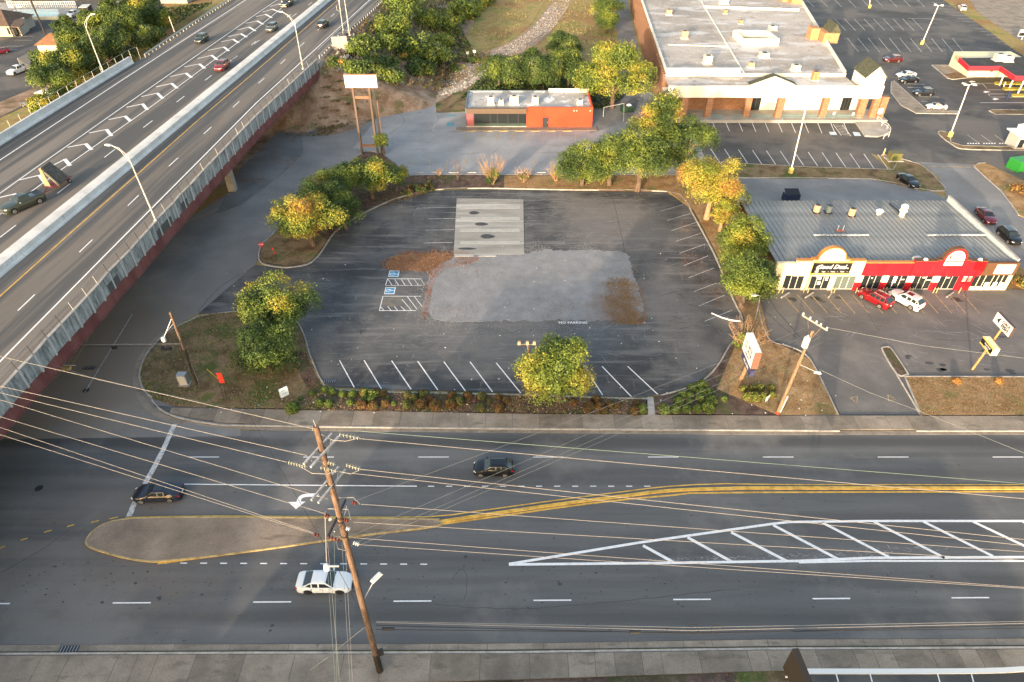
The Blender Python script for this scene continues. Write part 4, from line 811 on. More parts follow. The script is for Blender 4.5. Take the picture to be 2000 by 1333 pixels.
tree('oak_tree','rounded green tree left in the row behind the lot',(1136,362),8.6,4.9,4.4,4.2,8000,.3,(LD,LG,LBR,LYG),(3,5,3,1.2),20)
tree('oak_tree','green tree between the rounded one and the tall group behind the lot',(1190,362),9.2,4.6,4.4,4.2,6500,.3,(LD,LG,LBR,LYG),(3,5,2,1.3),21)
tree('oak_tree','broad dark green tree in the middle of the group behind the lot',(1245,372),11.5,5.4,5,5.2,8500,.3,(LD,LG,LBR,LYG),(4,5,2,1.0),22)
tree('oak_tree','tallest tree with a yellow-orange crown top in front of the white plaza',(1275,330),15.0,5.6,5,6.4,9000,.3,(LD,LG,LYG,LY,LO),(3,4,2.5,2.4,1),23)
tree('oak_tree','dark green tree at the right end of the group behind the lot',(1325,350),12.0,5.4,5,5.2,8500,.3,(LD,LG,LBR),(5,4,2),24)
tree('ash_tree','golden yellow tree with pale trunks at the back right corner of the lot',(1380,428),10.8,6.2,5.2,4.8,10500,.28,(LYG,LY,LY,LO),(2,5,3,1),25,bark=M_barkp)
tree('ash_tree','slender golden tree below the big golden one',(1405,452),6.2,2.0,1.8,2.6,2600,.26,(LYG,LY,LO),(2,5,2),26,bark=M_barkp)
tree('elm_tree','lime green layered tree beside the grey shop roof',(1432,535),9.6,3.9,3.4,4.0,6500,.27,(LG,LBR,LYG,LY),(3,4,4,.6),27)
tree('elm_tree','wide layered green tree in front of the left end of the shops',(1447,600),8.2,4.1,3.6,3.4,8500,.27,(LD,LG,LBR,LYG),(2,4,4,2.5),28)
tree('elm_tree','large sunlit yellow-green tree beside the plaza corner',(1195,210),13.5,8.6,7,6.4,10000,.42,(LG,LBR,LYG,LY),(2,3,5,1.6),29)
tree('small_tree','sparse green sapling growing beside the legs of the tall sign',(748,300),4.6,1.7,1.5,2.0,900,.28,(LG,LBR,LYG),(3,4,2),30)
# thicket behind the red building and beyond
def wood(items,name,labels,mats,wts,group,n0,leaf,seed):
    for i,(x,y,h,r) in enumerate(items):
        tree(name,labels[i],(x,y),h,r,r*.9,h*.44,n0,leaf,mats[i%len(mats)],wts,seed+i,group,z0=0)
G1=(LD,LG,LBR,LYG); G2=(LD,LG,LGR,LYG); G3=(LG,LBR,LYG,LY)
wood([(975,170,7,5.5),(1015,178,7.5,5),(1060,182,8,5),(1110,172,9.5,5.4),(1100,120,7,4.5),(1150,195,8,4.6),(1040,150,6.5,4.5)],'thicket_tree',
 ['dark leafy thicket tree at the left end behind the red and grey building','olive tree second from the left behind the flat roof','dull green tree behind the roof units of the red building','tall olive tree touching the big sunlit tree','bushy tree standing back from the thicket on the field edge','dark tree behind the right corner of the red building','grey-green low tree at the back of the thicket'],(G1,G2,G2),(4,4,1.6,.8),'trees behind the red building',5200,.4,40)
wood([(1178,12,6,4.6),(1185,40,6.5,4.6),(1183,66,6.5,4.2)],'hedge_tree',['yellow-green tree of the alley hedge, farthest at the top edge','round yellow-green tree in the middle of the alley hedge','nearest round green tree of the alley hedge'],(G3,G3,G1),(3,3,2,1),'trees along the alley',3200,.42,50)
hx=[(735,75,5.5,6.5),(765,40,6,7.5),(800,80,6,7),(840,95,5,6),(790,8,6,8),(850,30,6,8),(745,115,4.5,5),(700,85,5,4),(900,10,5,7),(870,70,4,5),(820,120,3.2,5),(760,130,3,4.5),(700,120,2.6,4)]
hl=['yellow-green bush crowding the end of the guardrail','tall green bush beside the freeway shoulder at the top','dark green bush at the heart of the thicket','green bush at the right flank of the thicket','leafy bush at the top edge beside the freeway','large bush at the top edge in the middle of the thicket','bush below the thicket with tawny tips','golden bush behind the concrete stub by the lamp pole','bush at the top edge left of the dry field','grey-green bush on the slope under the dry field','low dark bush at the lower edge of the thicket','low bush in the dry grass above the white sign','small dark bush on the embankment shoulder']
for i,(x,y,h,r) in enumerate(hx):
    p=at(x,y+22,0); 
    for _ in range(3): p=at(x,y+22,embz(p.x,p.y))
    blob('thicket_bush',hl[i],None,r*.85,r*.8,h*.68,3600,.42,[(LG,LBR,LBR,LYG),(LG,LBR,LYG,LY),G1,(LG,LBR,LGR,LYG)][i%4],(4,4,2,.7),60+i,'bushes between freeway and field',loc=p,lobes=14)
bh=[(868,78,3,3),(880,60,3.5,3.4),(893,42,3.4,3.2),(908,30,3,3),(924,20,3,3),(940,8,3,3.2),(955,-2,3,3)]
for i,(x,y,h,r) in enumerate(bh): blob('hedge_bush','yellow-green bush of the diagonal hedge across the dry field, %s from its near end'%ORD[i],(x,y+12),r,r,h,1700,.4,G3,(2,4,3,1.4),90+i,'bushes of the diagonal hedge',lobes=8)
rsb=random.Random(5)
for i in range(12):
    x=650+i*27+rsb.uniform(-6,6); y=118+rsb.uniform(-6,14)+(8 if i>8 else 0); p=at(x,y,0)
    for _ in range(3): p=at(x,y,embz(p.x,p.y))
    blob('weed_clump','rough weed clump at the foot of the thicket, %s from the freeway end'%ORD[i],None,2.6,2.2,1.5,700,.3,(LD,LG,LBR,LO),(3,4,2,.8),110+i,'weeds below the thicket',loc=p,lobes=8)
# woods at the top left behind the freeway barrier
lw=[(120,190,8,6.0),(150,160,9,6.5),(190,145,9.5,6),(110,150,7,5),(170,110,9,6.2),(215,110,9.5,6.4),(240,125,9,5.5),(255,80,9.5,6.4),(205,70,9,5.8),(280,60,9,6.2),(300,95,7.5,5),(240,40,8.5,6),(285,25,9,7),(320,55,7,4.6),(105,232-12,5,3.8),(145,75,7,4.5)]
ll=['olive tree in front of the tent canopy','dense tree right of the orange roofed shed','dark tree behind the lamp of the white barrier','tree brushing the orange roofed shed','rounded green tree in the middle of the freeway wood','dark green tree behind the barrier end','dark tree nearest to the guardrail start','bright green topped tree in the wood','tree at the back of the wood near the pickup','tree at the top of the freeway wood','dark low tree by the guardrail','green tree near the top edge above the wood','large tree cut by the top edge','small tree at the right end of the wood','yellow bush-like tree leaning over the side fence by the grey coupe','light green tree near the black trailer']
for i,(x,y,h,r) in enumerate(lw):
    p=at(x,y+12,3.0)
    tree('woodland_tree',ll[i],None,h,r*.8,r*.75,h*.46,4800,.42,[G1,(LD,LG,LBR,LYG),G2,(LD,LG,LYG,LY)][(i*7)%4] if i!=14 else (LG,LYG,LY,LY),(4,4,2,.8),130+i,'trees beside the freeway',loc=p)
# bare and half bare shrubs on the back verge
def bare(name,label,px,h,r,seed,leafy=0,c=M_barkp,n=34):
    p=at(px[0],px[1],.12); t=thing(name,label,'shrub',p); rnd=random.Random(seed); mb=MB()
    for i in range(n):
        a=rnd.uniform(0,6.28); q=rnd.uniform(.2,1)**.6; m=Vector((math.cos(a)*r*q*.5,math.sin(a)*r*q*.5,h*rnd.uniform(.3,.55))); e=Vector((math.cos(a+rnd.uniform(-.4,.4))*r*q,math.sin(a)*r*q,h*rnd.uniform(.6,1.05)))
        mb.tube([(rnd.uniform(-.15,.15),rnd.uniform(-.1,.1),0),m,e],[.045,.03,.01],4,cap=False)
        for k in range(4):
            s=m.lerp(e,rnd.uniform(.1,.9)); mb.tube([s,s+Vector((rnd.uniform(-.5,.5),rnd.uniform(-.4,.4),rnd.uniform(.2,.7)))],[.018,.006],3,cap=False)
    mb.build('branches',c,t)
    if leafy:
        me,_,_=crown(seed,r*.6,r*.5,h*.4,leafy,.25,(LD,LG,LBR,LYG),(2,3,3,1),lobes=8,zc=h*.3); link(bpy.data.objects.new('foliage',me),t)
    return t
bare('bare_shrub','half bare pinkish shrub with green ivy foot in the middle of the back verge',(962,360),5.2,3.2,201,1400,n=60)
bare('bare_shrub','low bare shrub with a green clump at its foot right of the ivy shrub',(1022,356),2.6,1.9,202,300)
bare('bare_shrub','bare forked shrub next to the first green tree of the back row',(1085,354),3.2,2.1,203,120)
bare('bare_tree','thin bare grey sapling standing alone on the back verge',(894,352),4.6,1.6,204,0,M_bark,12)
bare('bare_shrub','twiggy half leafed bush between the fallen white pole and the slanted sign',(1452,682),3.6,3.0,205,900,M_barkp,60)
bare('bare_shrub','small bare twigs at the left end of the back verge wheel stops',(858,344),1.2,.8,206,0,M_barkp,14)
for i,(x,y) in enumerate(((805,372),(833,365),(842,370),(825,378),(795,382))): blob('low_shrub','low dark shrub near the left end of the back verge, %s of its cluster'%ORD[i],(x,y),1.3,1.1,1.3,600,.2,(LD,LB_,LG),(4,3,2),210+i,'low shrubs of the back verge',lobes=6)
# clipped round bushes: shared meshes, one object each
def ball(seed,mats,wts):
    rs=np.random.RandomState(seed); n=900; v=rs.normal(size=(n,3)); v/=np.linalg.norm(v,axis=1,keepdims=True); v[:,2]=np.abs(v[:,2])*1.0-.25*(rs.rand(n)<.3)
    P=v*np.array([.62,.62,.72])*(1+rs.normal(0,.035,(n,1)))+np.array([0,0,.18]); N=v+rs.normal(0,.5,(n,3)); N/=np.linalg.norm(N,axis=1,keepdims=True)
    return leafmesh('round_bush',P,N,.13,rs.choice(len(mats),n,p=np.array(wts)/sum(wts)),mats,rs)
RB=[ball(i,(LB_,LD,leafmat('leaf_rust',(.13,.06,.02))),(3,2,4)) for i in range(3)]; GB=[ball(10+i,(LG,LBR,LD),(3,5,1)) for i in range(3)]; OB=[ball(20+i,(LB_,LG,LD),(3,4,3)) for i in range(2)]; YB=[ball(30+i,(LYG,LG,LB_,LY),(3,3,2,.6)) for i in range(2)]
def balls(items,meshes,fmt,group,seed):
    rnd=random.Random(seed); items=sorted(items)
    for i,(x,y,s) in enumerate(items):
        o=bpy.data.objects.new('clipped_bush',meshes[i%len(meshes)]); p=at(x,y+6*s,.12); o.location=p; o.scale=(s*rnd.uniform(.95,1.15),s,s*rnd.uniform(.85,1.0)); o.rotation_euler=(0,0,rnd.uniform(0,6)); col.objects.link(o)
        tag(o,fmt%ORD[i],'bush',group)
balls([(711,765,.85),(737,763,.75),(749,767,.7),(797,770,.8),(828,767,1.0),(838,777,.8),(883,770,.85),(914,771,.9),(941,772,.9),(973,774,.7),(988,780,.8),(1120,783,.7),(955,783,.6)],RB+OB,'rusty brown clipped bush in the row along the lot kerb, %s from the left','brown clipped bushes, kerb row',1)
balls([(706,788,.95),(730,790,1.0),(754,785,.85),(795,788,.9),(823,786,1.0),(850,788,1.15),(881,786,1.1),(938,794,.9),(975,794,1.0),(806,776,1.0),(897,781,.95)],RB+OB,'rusty brown clipped bush in the row along the sidewalk, %s from the left','brown clipped bushes, sidewalk row',2)
balls([(1165,778,.85),(1171,791,.8),(1192,789,.75),(1206,790,.6),(1243,787,.7),(1238,800,.95),(1180,801,.7),(1152,790,.8),(1148,798,.7)],RB,'small brown clipped bush right of the round yellow-green tree, %s from the left','brown clipped bushes, right part',3)
blob('clipped_bush','big olive green clipped bush among the brown ones at the left of the hedge',(722,778),1.15,1.1,1.3,1500,.13,(LG,LBR,LYG),(3,3,1),230,lobes=20)
balls([(635,759,.75),(650,763,.75),(669,768,.7),(690,768,.8),(625,785,.85),(643,786,.8),(684,784,.7),(610,768,.6),(587,777,.5),(573,793,1.3),(757,776,.5),(770,787,.5)],GB,'fresh green small bush at the left of the hedge bed, %s from the left','green bushes left of the hedge',4)
balls([(1350,755,.85),(1370,750,1.1),(1369,764,.95),(1333,768,.85),(1347,771,.75),(1367,776,.85),(1386,764,.8),(1389,779,1.1),(1325,783,.9),(1319,797,.9),(1297,797,1.05),(1341,797,.85),(1362,796,.85),(1383,793,1.15),(1346,783,.6),(1414,778,.6),(1254,796,.9)],GB,'bright green clipped bush in the cluster right of the footpath, %s from the left','green clipped bushes by the footpath',5)
balls([(1451,757,.7),(1469,756,.7),(1483,755,.85),(1462,772,1.15),(1476,773,1.0),(1488,772,.95),(1505,756,.8),(1508,770,.7)],YB,'olive yellow bush behind the real estate board, %s from the left','olive bushes beside the sign',6)
balls([(1868,742,.8),(1950,742,.8)],[ball(50,(LO,LB_),(4,1))],'orange turned small bush on the dry strip below the shop lot, %s from the left','orange bushes of the dry strip',7)
blob('scrub','tangle of dry green scrub at the right end of the bakery wall',(1990,560),3.2,1.6,2.2,1500,.22,(LG,LB_,LYG,LO),(3,3,2,1),240)
blob('scrub','overgrown green and rust scrub beside the driveway top right of the shops',(1990,375),2.6,2.2,1.5,900,.22,(LG,LB_,LO),(3,3,2),241)
# loose ground cover: tufts, fallen leaves, stones
def scatter(name,poly,n,size,z,mats,wts,seed,up=.5,dens=None,label=None,parent=None):
    rs=np.random.RandomState(seed); A=np.array([p[:2] for p in poly]); lo=A.min(0); hi=A.max(0); P=[]
    while len(P)<n:
        x,y=rs.uniform(lo,hi)
        if not inside(poly,x,y): continue
        if dens and rs.rand()>dens(x,y): continue
        P.append((x,y,z))
    P=np.array(P); P[:,2]+=rs.rand(n)*size*up; N=rs.normal(size=(n,3))*(.4+up)+np.array([0,0,1]); N/=np.linalg.norm(N,axis=1,keepdims=True)
    me=leafmesh(name,P,N,size,rs.choice(len(mats),n,p=np.array(wts)/sum(wts)),mats,rs); o=bpy.data.objects.new(name,me); link(o,parent); o['kind']='stuff'
    if parent is None and label: o['label']=label; o['category']='ground cover'
    return o
M_straw=mat('straw',(.26,.19,.11),.9); M_tuftg=mat('tuft_green',(.1,.14,.035),.9); M_redleaf=mat('red_leaf',(.28,.085,.04),.8); M_tanleaf=mat('tan_leaf',(.27,.165,.09),.8)
def noise2(x,y,s=.3,o=0): return (math.sin(x*s+o)+math.sin(y*s*1.3+o*2)+math.sin((x+y)*s*.7+o))/3*.5+.5
scatter('grass_tufts',W(LV,.12),9000,.16,.13,(M_straw,M_tuftg,M_tanleaf),(4,4,1),1,dens=lambda x,y:noise2(x,y,.6,1)**1.5,label='dry grass tufts of the street corner verge')
scatter('leaf_litter',W([(560,680),(598,690),(612,724),(626,750),(650,762),(760,768),(1000,773),(1180,779),(1262,781),(1262,809),(1000,806),(640,802),(600,760)],.12),5000,.11,.135,(M_redleaf,M_tanleaf,M_straw,M_tuftg),(3,4,2,1),2,.2,dens=lambda x,y:noise2(x,y,1.1,2)**2,label='red and tan fallen leaves in the hedge bed')
scatter('leaf_litter',W([(757,513),(765,503),(790,497),(850,494),(882,495),(880,507),(846,520),(838,530),(790,527),(758,527)],.03,2),6000,.1,.05,(M_redleaf,M_tanleaf,M_straw,M_tuftg),(5,4,2,.5),3,.2,label='orange fallen leaves on the soil strip above the blue painted bays')
def lshape(x,y):
    d1=math.hypot((x-15.5)/3.2,max(0,abs(y-72)-7)/3.0); d2=math.hypot((y-64)/2.2,max(0,abs(x-9)-6)/3.5)
    return max(0,1-min(d1,d2))**.7*(noise2(x,y,1.1,3)*.5+noise2(x,y,2.7,8)*.5)**1.3
scatter('leaf_litter',W([(1020,500),(1262,500),(1275,600),(1258,634),(1000,632)],.03),9000,.1,.045,(M_redleaf,M_tanleaf,M_straw,M_tuftg),(3,4,3,2.5),4,.25,dens=lshape,label='dead leaves and weeds at the right end of the gravel')
scatter('leaf_litter',W([(882,495),(930,500),(1220,500),(1240,560),(1230,620),(900,630),(826,600),(836,530)],.03,2),2600,.09,.035,(M_redleaf,M_tanleaf,M_tuftg,M_rock),(3,4,3,2),5,.2,dens=lambda x,y:noise2(x,y,.5,5)**3,label='sparse leaves and weeds scattered over the gravel')
scatter('leaf_litter',W([(1330,420),(1392,495),(1440,600),(1420,640),(1330,540)],.01),2500,.08,.013,(M_tanleaf,M_redleaf,M_straw),(4,2,3),6,.1,dens=lambda x,y:noise2(x,y,.5,7)**2,label='tan leaves blown over the right edge of the lot')
scatter('grass_tufts',GR,11000,.1,.135,(M_straw,M_tanleaf,M_redleaf,M_tuftg),(4,4,1.5,2),7,label='rusty dry grass of the right verge')
scatter('grass_tufts',W([(1804,811),(1770,738),(2100,740),(2100,812)],.12),9000,.09,.125,(M_straw,M_tanleaf,M_tuftg),(4,4,1.5),8,label='dry orange grass of the strip below the shop lot')
scatter('leaf_litter',W([(620,500),(640,470),(700,425),(850,372),(880,343),(800,345),(745,300),(660,345),(600,400)],.12),7000,.13,.125,(M_redleaf,M_tanleaf,M_tuftg,M_straw),(2,3,3,2),9,.3,label='leaf litter under the trees of the north verge')
# stones
rgx=lambda y: float(np.interp(y,[p[1] for p in RGT],[p[0] for p in RGT]))
def stones(name,poly,n,s0,s1,z,m,seed,label,zf=None):
    rs=np.random.RandomState(seed); A=np.array([p[:2] for p in poly]); lo=A.min(0); hi=A.max(0)
    base=np.array([(1,0,0),(0,1,0),(-1,0,0),(0,-1,0),(0,0,.8),(0,0,-.6)],float); F=[(0,1,4),(1,2,4),(2,3,4),(3,0,4),(1,0,5),(2,1,5),(3,2,5),(0,3,5)]
    V=[];FF=[];k=0
    while k<n:
        x,y=rs.uniform(lo,hi)
        if not inside(poly,x,y): continue
        s=rs.uniform(s0,s1)*(1 if rs.rand()<.93 else 1.8); a=rs.rand()*6.28; c,si=math.cos(a),math.sin(a); zz=(zf(x,y) if zf else z)
        B=base*rs.uniform(.6,1.2,(6,3))*s
        for v in B: V.append((x+v[0]*c-v[1]*si,y+v[0]*si+v[1]*c,zz+v[2]+s*.2))
        FF+=[(a_+k*6,b_+k*6,c_+k*6) for a_,b_,c_ in F]; k+=1
    o=MB().add(V,FF).build(name,m); o['kind']='stuff'; o['label']=label; o['category']='stones'; return o
stones('gravel_stones',W([(890,500),(1215,500),(1235,560),(1225,620),(900,628),(832,600),(842,530)],.03,2),2600,.03,.06,.03,M_gravel,1,'pale loose gravel in the middle of the empty lot')
stones('track_stones',W([(780,206),(905,127),(1000,83),(1042,52),(1080,8),(1135,-25),(1110,12),(1076,60),(965,136),(850,201)],.05,2),3800,.08,.17,.06,M_rock,2,'pale crushed stone of the track climbing past the thicket')
stones('embankment_rubble',W([(640,140),(760,150),(740,190),(690,215),(560,205),(590,170)],0),1300,.15,.42,0,M_rock,3,'pale rubble on the slope under the overpass end',zf=lambda x,y: embz(x,y) if (x>rgx(y)+1.5 or y<136) else -3)
stones('field_rubble',W([(850,190),(915,160),(960,128),(1000,112),(1010,118),(960,145),(900,180)],0),900,.12,.3,.05,M_rock,4,'rubble edge along the lower side of the stone track')

scatter('leaf_litter',W([(745,515),(765,497),(800,490),(885,489),(950,505),(870,528),(845,560),(835,620),(824,620),(832,560),(838,534),(760,532)],.03,2),3500,.12,.04,(M_redleaf,M_tanleaf,M_straw),(4,4,1),31,.2,dens=lambda x,y:noise2(x,y,1.3,4)**1.5,label='loose orange leaves blown past the edges of the soil strip')
def scatterz(name,poly,n,size,mats,wts,seed,zf,label,dens=None,up=.6):
    o=scatter(name,poly,n,size,0,mats,wts,seed,up,dens,label); me=o.data; k=len(me.vertices); co=np.empty(k*3); me.vertices.foreach_get('co',co); co=co.reshape(-1,3)
    for i in range(0,k,4): co[i:i+4,2]+=max(zf(co[i,0],co[i,1]),.03)
    me.vertices.foreach_set('co',co.reshape(-1)); me.update(); return o
LW=leafmat('leaf_weed',(.085,.1,.035)); LS=leafmat('leaf_straw',(.24,.17,.09))
scatterz('dry_weeds',W([(520,250),(640,120),(720,110),(880,120),(960,95),(950,130),(860,180),(760,205),(640,265),(560,270)]),14000,.3,(LS,LB_,LW,LG),(5,3,3,1.5),33,lambda x,y: embz(x,y),'dry brown weeds over the slope behind the tall sign',lambda x,y:(x>rgx(y)+1 or y<136)*noise2(x,y,.35,2)**1.6)
scatterz('undergrowth',W([(640,110),(700,60),(760,0),(830,-30),(960,-30),(900,60),(930,110),(830,150),(700,130)]),16000,.45,(LG,LD,LS,LBR),(4,4,3,1),34,lambda x,y: embz(x,y)+.2,'tangled green undergrowth between the thicket bushes',lambda x,y:(x>rgx(y)+2.5)*noise2(x,y,.25,6)**1.1)
scatterz('undergrowth',W([(80,180),(140,120),(330,30),(420,20),(300,95),(150,190),(100,215)]),7000,.5,(LG,LD,LS),(4,4,1),35,lambda x,y: 2.2,'dark undergrowth below the freeway wood')
scatterz('field_grass',W([(900,75),(960,20),(1050,-30),(1200,-30),(1200,140),(1160,150),(1000,160),(1060,90),(1090,20),(1060,0),(985,88)]),9000,.26,(leafmat('leaf_gold_grass',(.36,.27,.12)),LS,LW,LYG),(5,2,2.5,1),36,lambda x,y:.05,'tufted dry grass of the field beside the stone track',lambda x,y:noise2(x,y,.3,9)**1.3)
scatterz('undergrowth',W([(900,195),(960,130),(1120,120),(1220,190),(1180,215)]),9000,.45,(LG,LD,LGR),(4,5,2),37,lambda x,y:.2,'dark undergrowth behind the red and grey building')

# loose stones strewn past the edge of the gravel bed
GB_=W([(800,480),(1262,480),(1285,640),(800,645)],.01); GI=W(GRV,.01,2)
def ring(x,y):
    if inside(GI,x,y): return 0
    d=min(math.hypot(x-p[0],y-p[1]) for p in GI[::2]); return math.exp(-d/.8)
rs_=random.Random(4); mb=MB(); k=0
while k<1500:
    x=rs_.uniform(-17,17); y=rs_.uniform(58,92)
    if rs_.random()>ring(x,y): continue
    s_=rs_.uniform(.03,.075); mb.box(x,y,.02,s_*1.6,s_*1.2,s_,rs_.uniform(0,3),0,.6); k+=1
o=mb.build('stray_gravel',M_gravel); o['kind']='stuff'; o['label']='stray gravel bits around the edge of the gravel bed'; o['category']='stones'
# ---------------------------------------------------------------- buildings
# strip of shops
YS=at(1700,567)[1]; XL=36.6; XR=at(1963,567)[0]; YB=97.9
def sx(px,z=0,row=566):      # photo column on the shop front -> x
    return at(px,row,0)[0]
shop=thing('shop_row','long low strip of shops with grey ribbed roof, cream and red fronts','shops',(0,0,0))
MB().b2(XL,XR-.3,YS+.35,YB,0,3.9).build('wall',M_brown,shop)
M_metal=surf('metal_roof',[(.2,g(.2,(.97,1,1.0))),(.5,g(.27,(.97,1,1))),(.8,g(.34,(.98,1,1)))],.3,(1,1,1),(6,.12),over=[('n',.16,(1,1,1),.6,.66,(.33,.29,.24),.5),('n',1.5,(1.5,.3,1),.62,.78,g(.16),.45)],rough=.55,metal=.15,bump=.1)
n=46; w=(XR-.35-XL)/n; y0=YS+.3; z0r,z1r=4.35,4.0
pm=None
for i in range(n):
    x=XL+i*w
    if pm is None:
        mb=MB(); mb.add([(0,0,0),(w*.99,0,0),(w*.99,YB-y0,z1r-z0r),(0,YB-y0,z1r-z0r),(0,0,-.08),(w*.99,0,-.08),(w*.99,YB-y0,z1r-z0r-.08),(0,YB-y0,z1r-z0r-.08)],[(0,1,2,3),(7,6,5,4),(0,4,5,1),(1,5,6,2),(2,6,7,3),(3,7,4,0)])
        for o_ in (0.0,): mb.add([(o_,0,0),(o_+.09,0,0),(o_+.09,YB-y0,z1r-z0r),(o_,YB-y0,z1r-z0r),(o_+.02,0,.13),(o_+.07,0,.13),(o_+.07,YB-y0,z1r-z0r+.13),(o_+.02,YB-y0,z1r-z0r+.13)],[(0,4,7,3),(4,5,6,7),(1,2,6,5),(0,1,5,4),(2,3,7,6)])
        po=mb.build('roof_panel',M_metal,shop); po.location=(x,y0,z0r); pm=po
    else: same(pm,(x,y0,z0r),shop)
for a,b in ((1588,1698),(1811,1926)):
    p=at(a,460,4.35); q=at(b,461,4.35)
    for i in range(14): MB().box(p.x+(q.x-p.x)*(i+.5)/14,p.y,4.42,(q.x-p.x)/14*.8,.28,.12).build('roof_flashing',M_barrier,shop)
# right gable parapet of the roof, corrugated
for i in range(26):
    yy=y0+(YB-y0)*i/26; MB().box(XR-.15,yy+.35,4.45,.22,.68,.9).build('parapet_panel',mat('blue_sheet',(.42,.5,.55),.5),shop)
MB().b2(XR-.32,XR+.02,y0,YB,4.9,4.98).build('parapet_cap',M_conc,shop)
# fascias
Zw=2.55
xa=sx(1502); xc=at(1681,540,Zw)[0]; xr2=at(1915,540,Zw)[0]
cream0=at(1538,512,4.7)[0]; 
def fas(name,x0,x1,z1,m,y=YS-.12,d=.5,z0=Zw): return MB().b2(x0,x1,y,y+d,z0,z1).build(name,m,shop)
fas('cream_fascia',XL,at(1549,540,Zw)[0],4.55,M_cream)
def arch(x0,x1,xm0,xm1,zs,zt,ztop,y,d,m,trim,name):
    xs=[]; pts=[(x0,Zw),(x1,Zw),(x1,zs),(xm1+.7,zs),(xm1+.7,zt),(xm1,zt)]
    c=(xm0+xm1)/2; r=(xm1-xm0)/2
    for i in range(1,16): a=PI*i/16; pts.append((c+r*math.cos(a),zt+(ztop-zt)*math.sin(a)))
    pts+=[(xm0,zt),(xm0-.7,zt),(xm0-.7,zs),(x0,zs)]
    n=len(pts); vs=[(p[0],y,p[1]) for p in pts]+[(p[0],y+d,p[1]) for p in pts]
    fs=[tuple(range(n)),tuple(range(2*n-1,n-1,-1))]+[(i,n+i,n+(i+1)%n,(i+1)%n) for i in range(n)]
    o=MB().add(vs,fs).build(name,m,shop); bm=bmesh.new(); bm.from_mesh(o.data); bmesh.ops.triangulate(bm,faces=[f for f in bm.faces if len(f.verts)>4],ngon_method='EAR_CLIP'); bm.to_mesh(o.data); bm.free()
    top=pts[2:]; t=MB(); 
    for a,b in zip(top[:-1],top[1:]):
        A=Vector((a[0],0,a[1]));B=Vector((b[0],0,b[1]));dd=(B-A); L=dd.length; ang=math.atan2(dd.z,dd.x)
        t.box((A.x+B.x)/2,y+d/2,(A.z+B.z)/2,L+.05,d+.22,.14,ax=Matrix.Rotation(-ang,3,'Y'))
    t.build('fascia_trim',trim,shop); return pts
M_ortrim=mat('orange_trim',(.5,.22,.06),.7); 
x0=at(1549,540,Zw)[0]; arch(x0,xc,at(1596,500,5.5)[0],at(1649,500,5.5)[0],5.1,5.3,7.15,YS-.3,.45,M_cream,M_ortrim,'cream_gable')
fas('red_fascia',xc,at(1776,540,Zw)[0],4.6,M_redwall,YS-.18)
MB().b2(xc,at(1776,540,Zw)[0],YS-.2,YS+.4,4.6,4.72).build('fascia_trim',M_ortrim,shop)
arch(at(1776,540,Zw)[0],xr2,at(1841,500,5.6)[0],at(1887,500,5.6)[0],5.05,5.25,7.05,YS-.3,.45,M_redwall,M_brown,'red_gable')
fas('brown_fascia',xr2,XR,4.6,M_brown)
# white half-round sign on the red gable
c=(at(1841,500,5.6)[0]+at(1887,500,5.6)[0])/2; r=(at(1887,500,5.6)[0]-at(1841,500,5.6)[0])/2-.35
pts=[(c+r*math.cos(PI*i/14),5.15+1.55*math.sin(PI*i/14)) for i in range(15)]
n=len(pts); o=MB().add([(p[0],YS-.42,p[1]) for p in pts]+[(p[0],YS-.31,p[1]) for p in pts],[tuple(range(n-1,-1,-1)),tuple(range(n,2*n))]+[(i,(i+1)%n,n+(i+1)%n,n+i) for i in range(n)]).build('round_sign',M_white2,shop)
lettering('FISH',.62,M_brown,o,frame((c+.45,YS-.43,5.5),(1,0,0),(0,0,1)),shear=.25); lettering('CHICK',.36,mat('pale_red',(.6,.3,.28),.7),o,frame((c+.4,YS-.43,6.05),(1,0,0),(0,0,1)),shear=.2)
MB().tube([(c-.75,YS-.45,5.35),(c-.95,YS-.45,5.75),(c-.7,YS-.45,6.2)],[.05,.13,.06],5).build('fish_emblem',M_brown,o)
MB().b2(c-r,c+r,YS-.42,YS-.3,4.35,4.95).build('sign_strip',M_white2,shop)
# good deal board
bx0=at(1578,531,2.9)[0]; bx1=at(1654,531,2.9)[0]
gb=MB().b2(bx0,bx1,YS-.42,YS-.3,2.85,5.0).build('sign_board',mat('sign_yellow',(.75,.55,.12),.6),shop); MB().b2(bx0+.05,bx1-.05,YS-.45,YS-.42,3.15,4.8).build('sign_face',M_black,gb)
cx=(bx0+bx1)/2; F=lambda x,z: frame((x,YS-.46,z),(1,0,0),(0,0,1))
lettering('Good Deal',.92,M_white2,gb,F(cx-.1,4.15),shear=.3,sx=.95); lettering('Shopping',.3,M_white2,gb,F(bx1-.95,4.0),shear=.2)
for i,wd in enumerate(('Vape','Hemp','Glass','Smoke')): lettering(wd,.26,M_white2,gb,F(bx0+1.75+i*1.3,3.4))
for i in range(3): MB().box(bx0+2.4+i*1.3,YS-.455,3.4,.08,.02,.08).build('sign_dot',M_white2,gb)
MB().tube([(bx0+.55,YS-.46,3.35),(bx0+.85,YS-.46,3.5),(bx0+.7,YS-.46,4.1),(bx0+.95,YS-.46,4.4)],[.28,.2,.16,.1],6).build('emblem',M_alu,gb)
# bakery board
b0=at(1940,535,2.9)[0]; b1=at(1976,535,2.9)[0]
bk=MB().b2(b0,b1,YS-.2,YS-.13,2.85,4.35).build('bakery_board',M_white2,shop); lettering('BAKERY',.52,mat('tan_text',(.35,.25,.18),.7),bk,frame(((b0+b1)/2,YS-.21,3.3),(1,0,0),(0,0,1)),sx=.9)
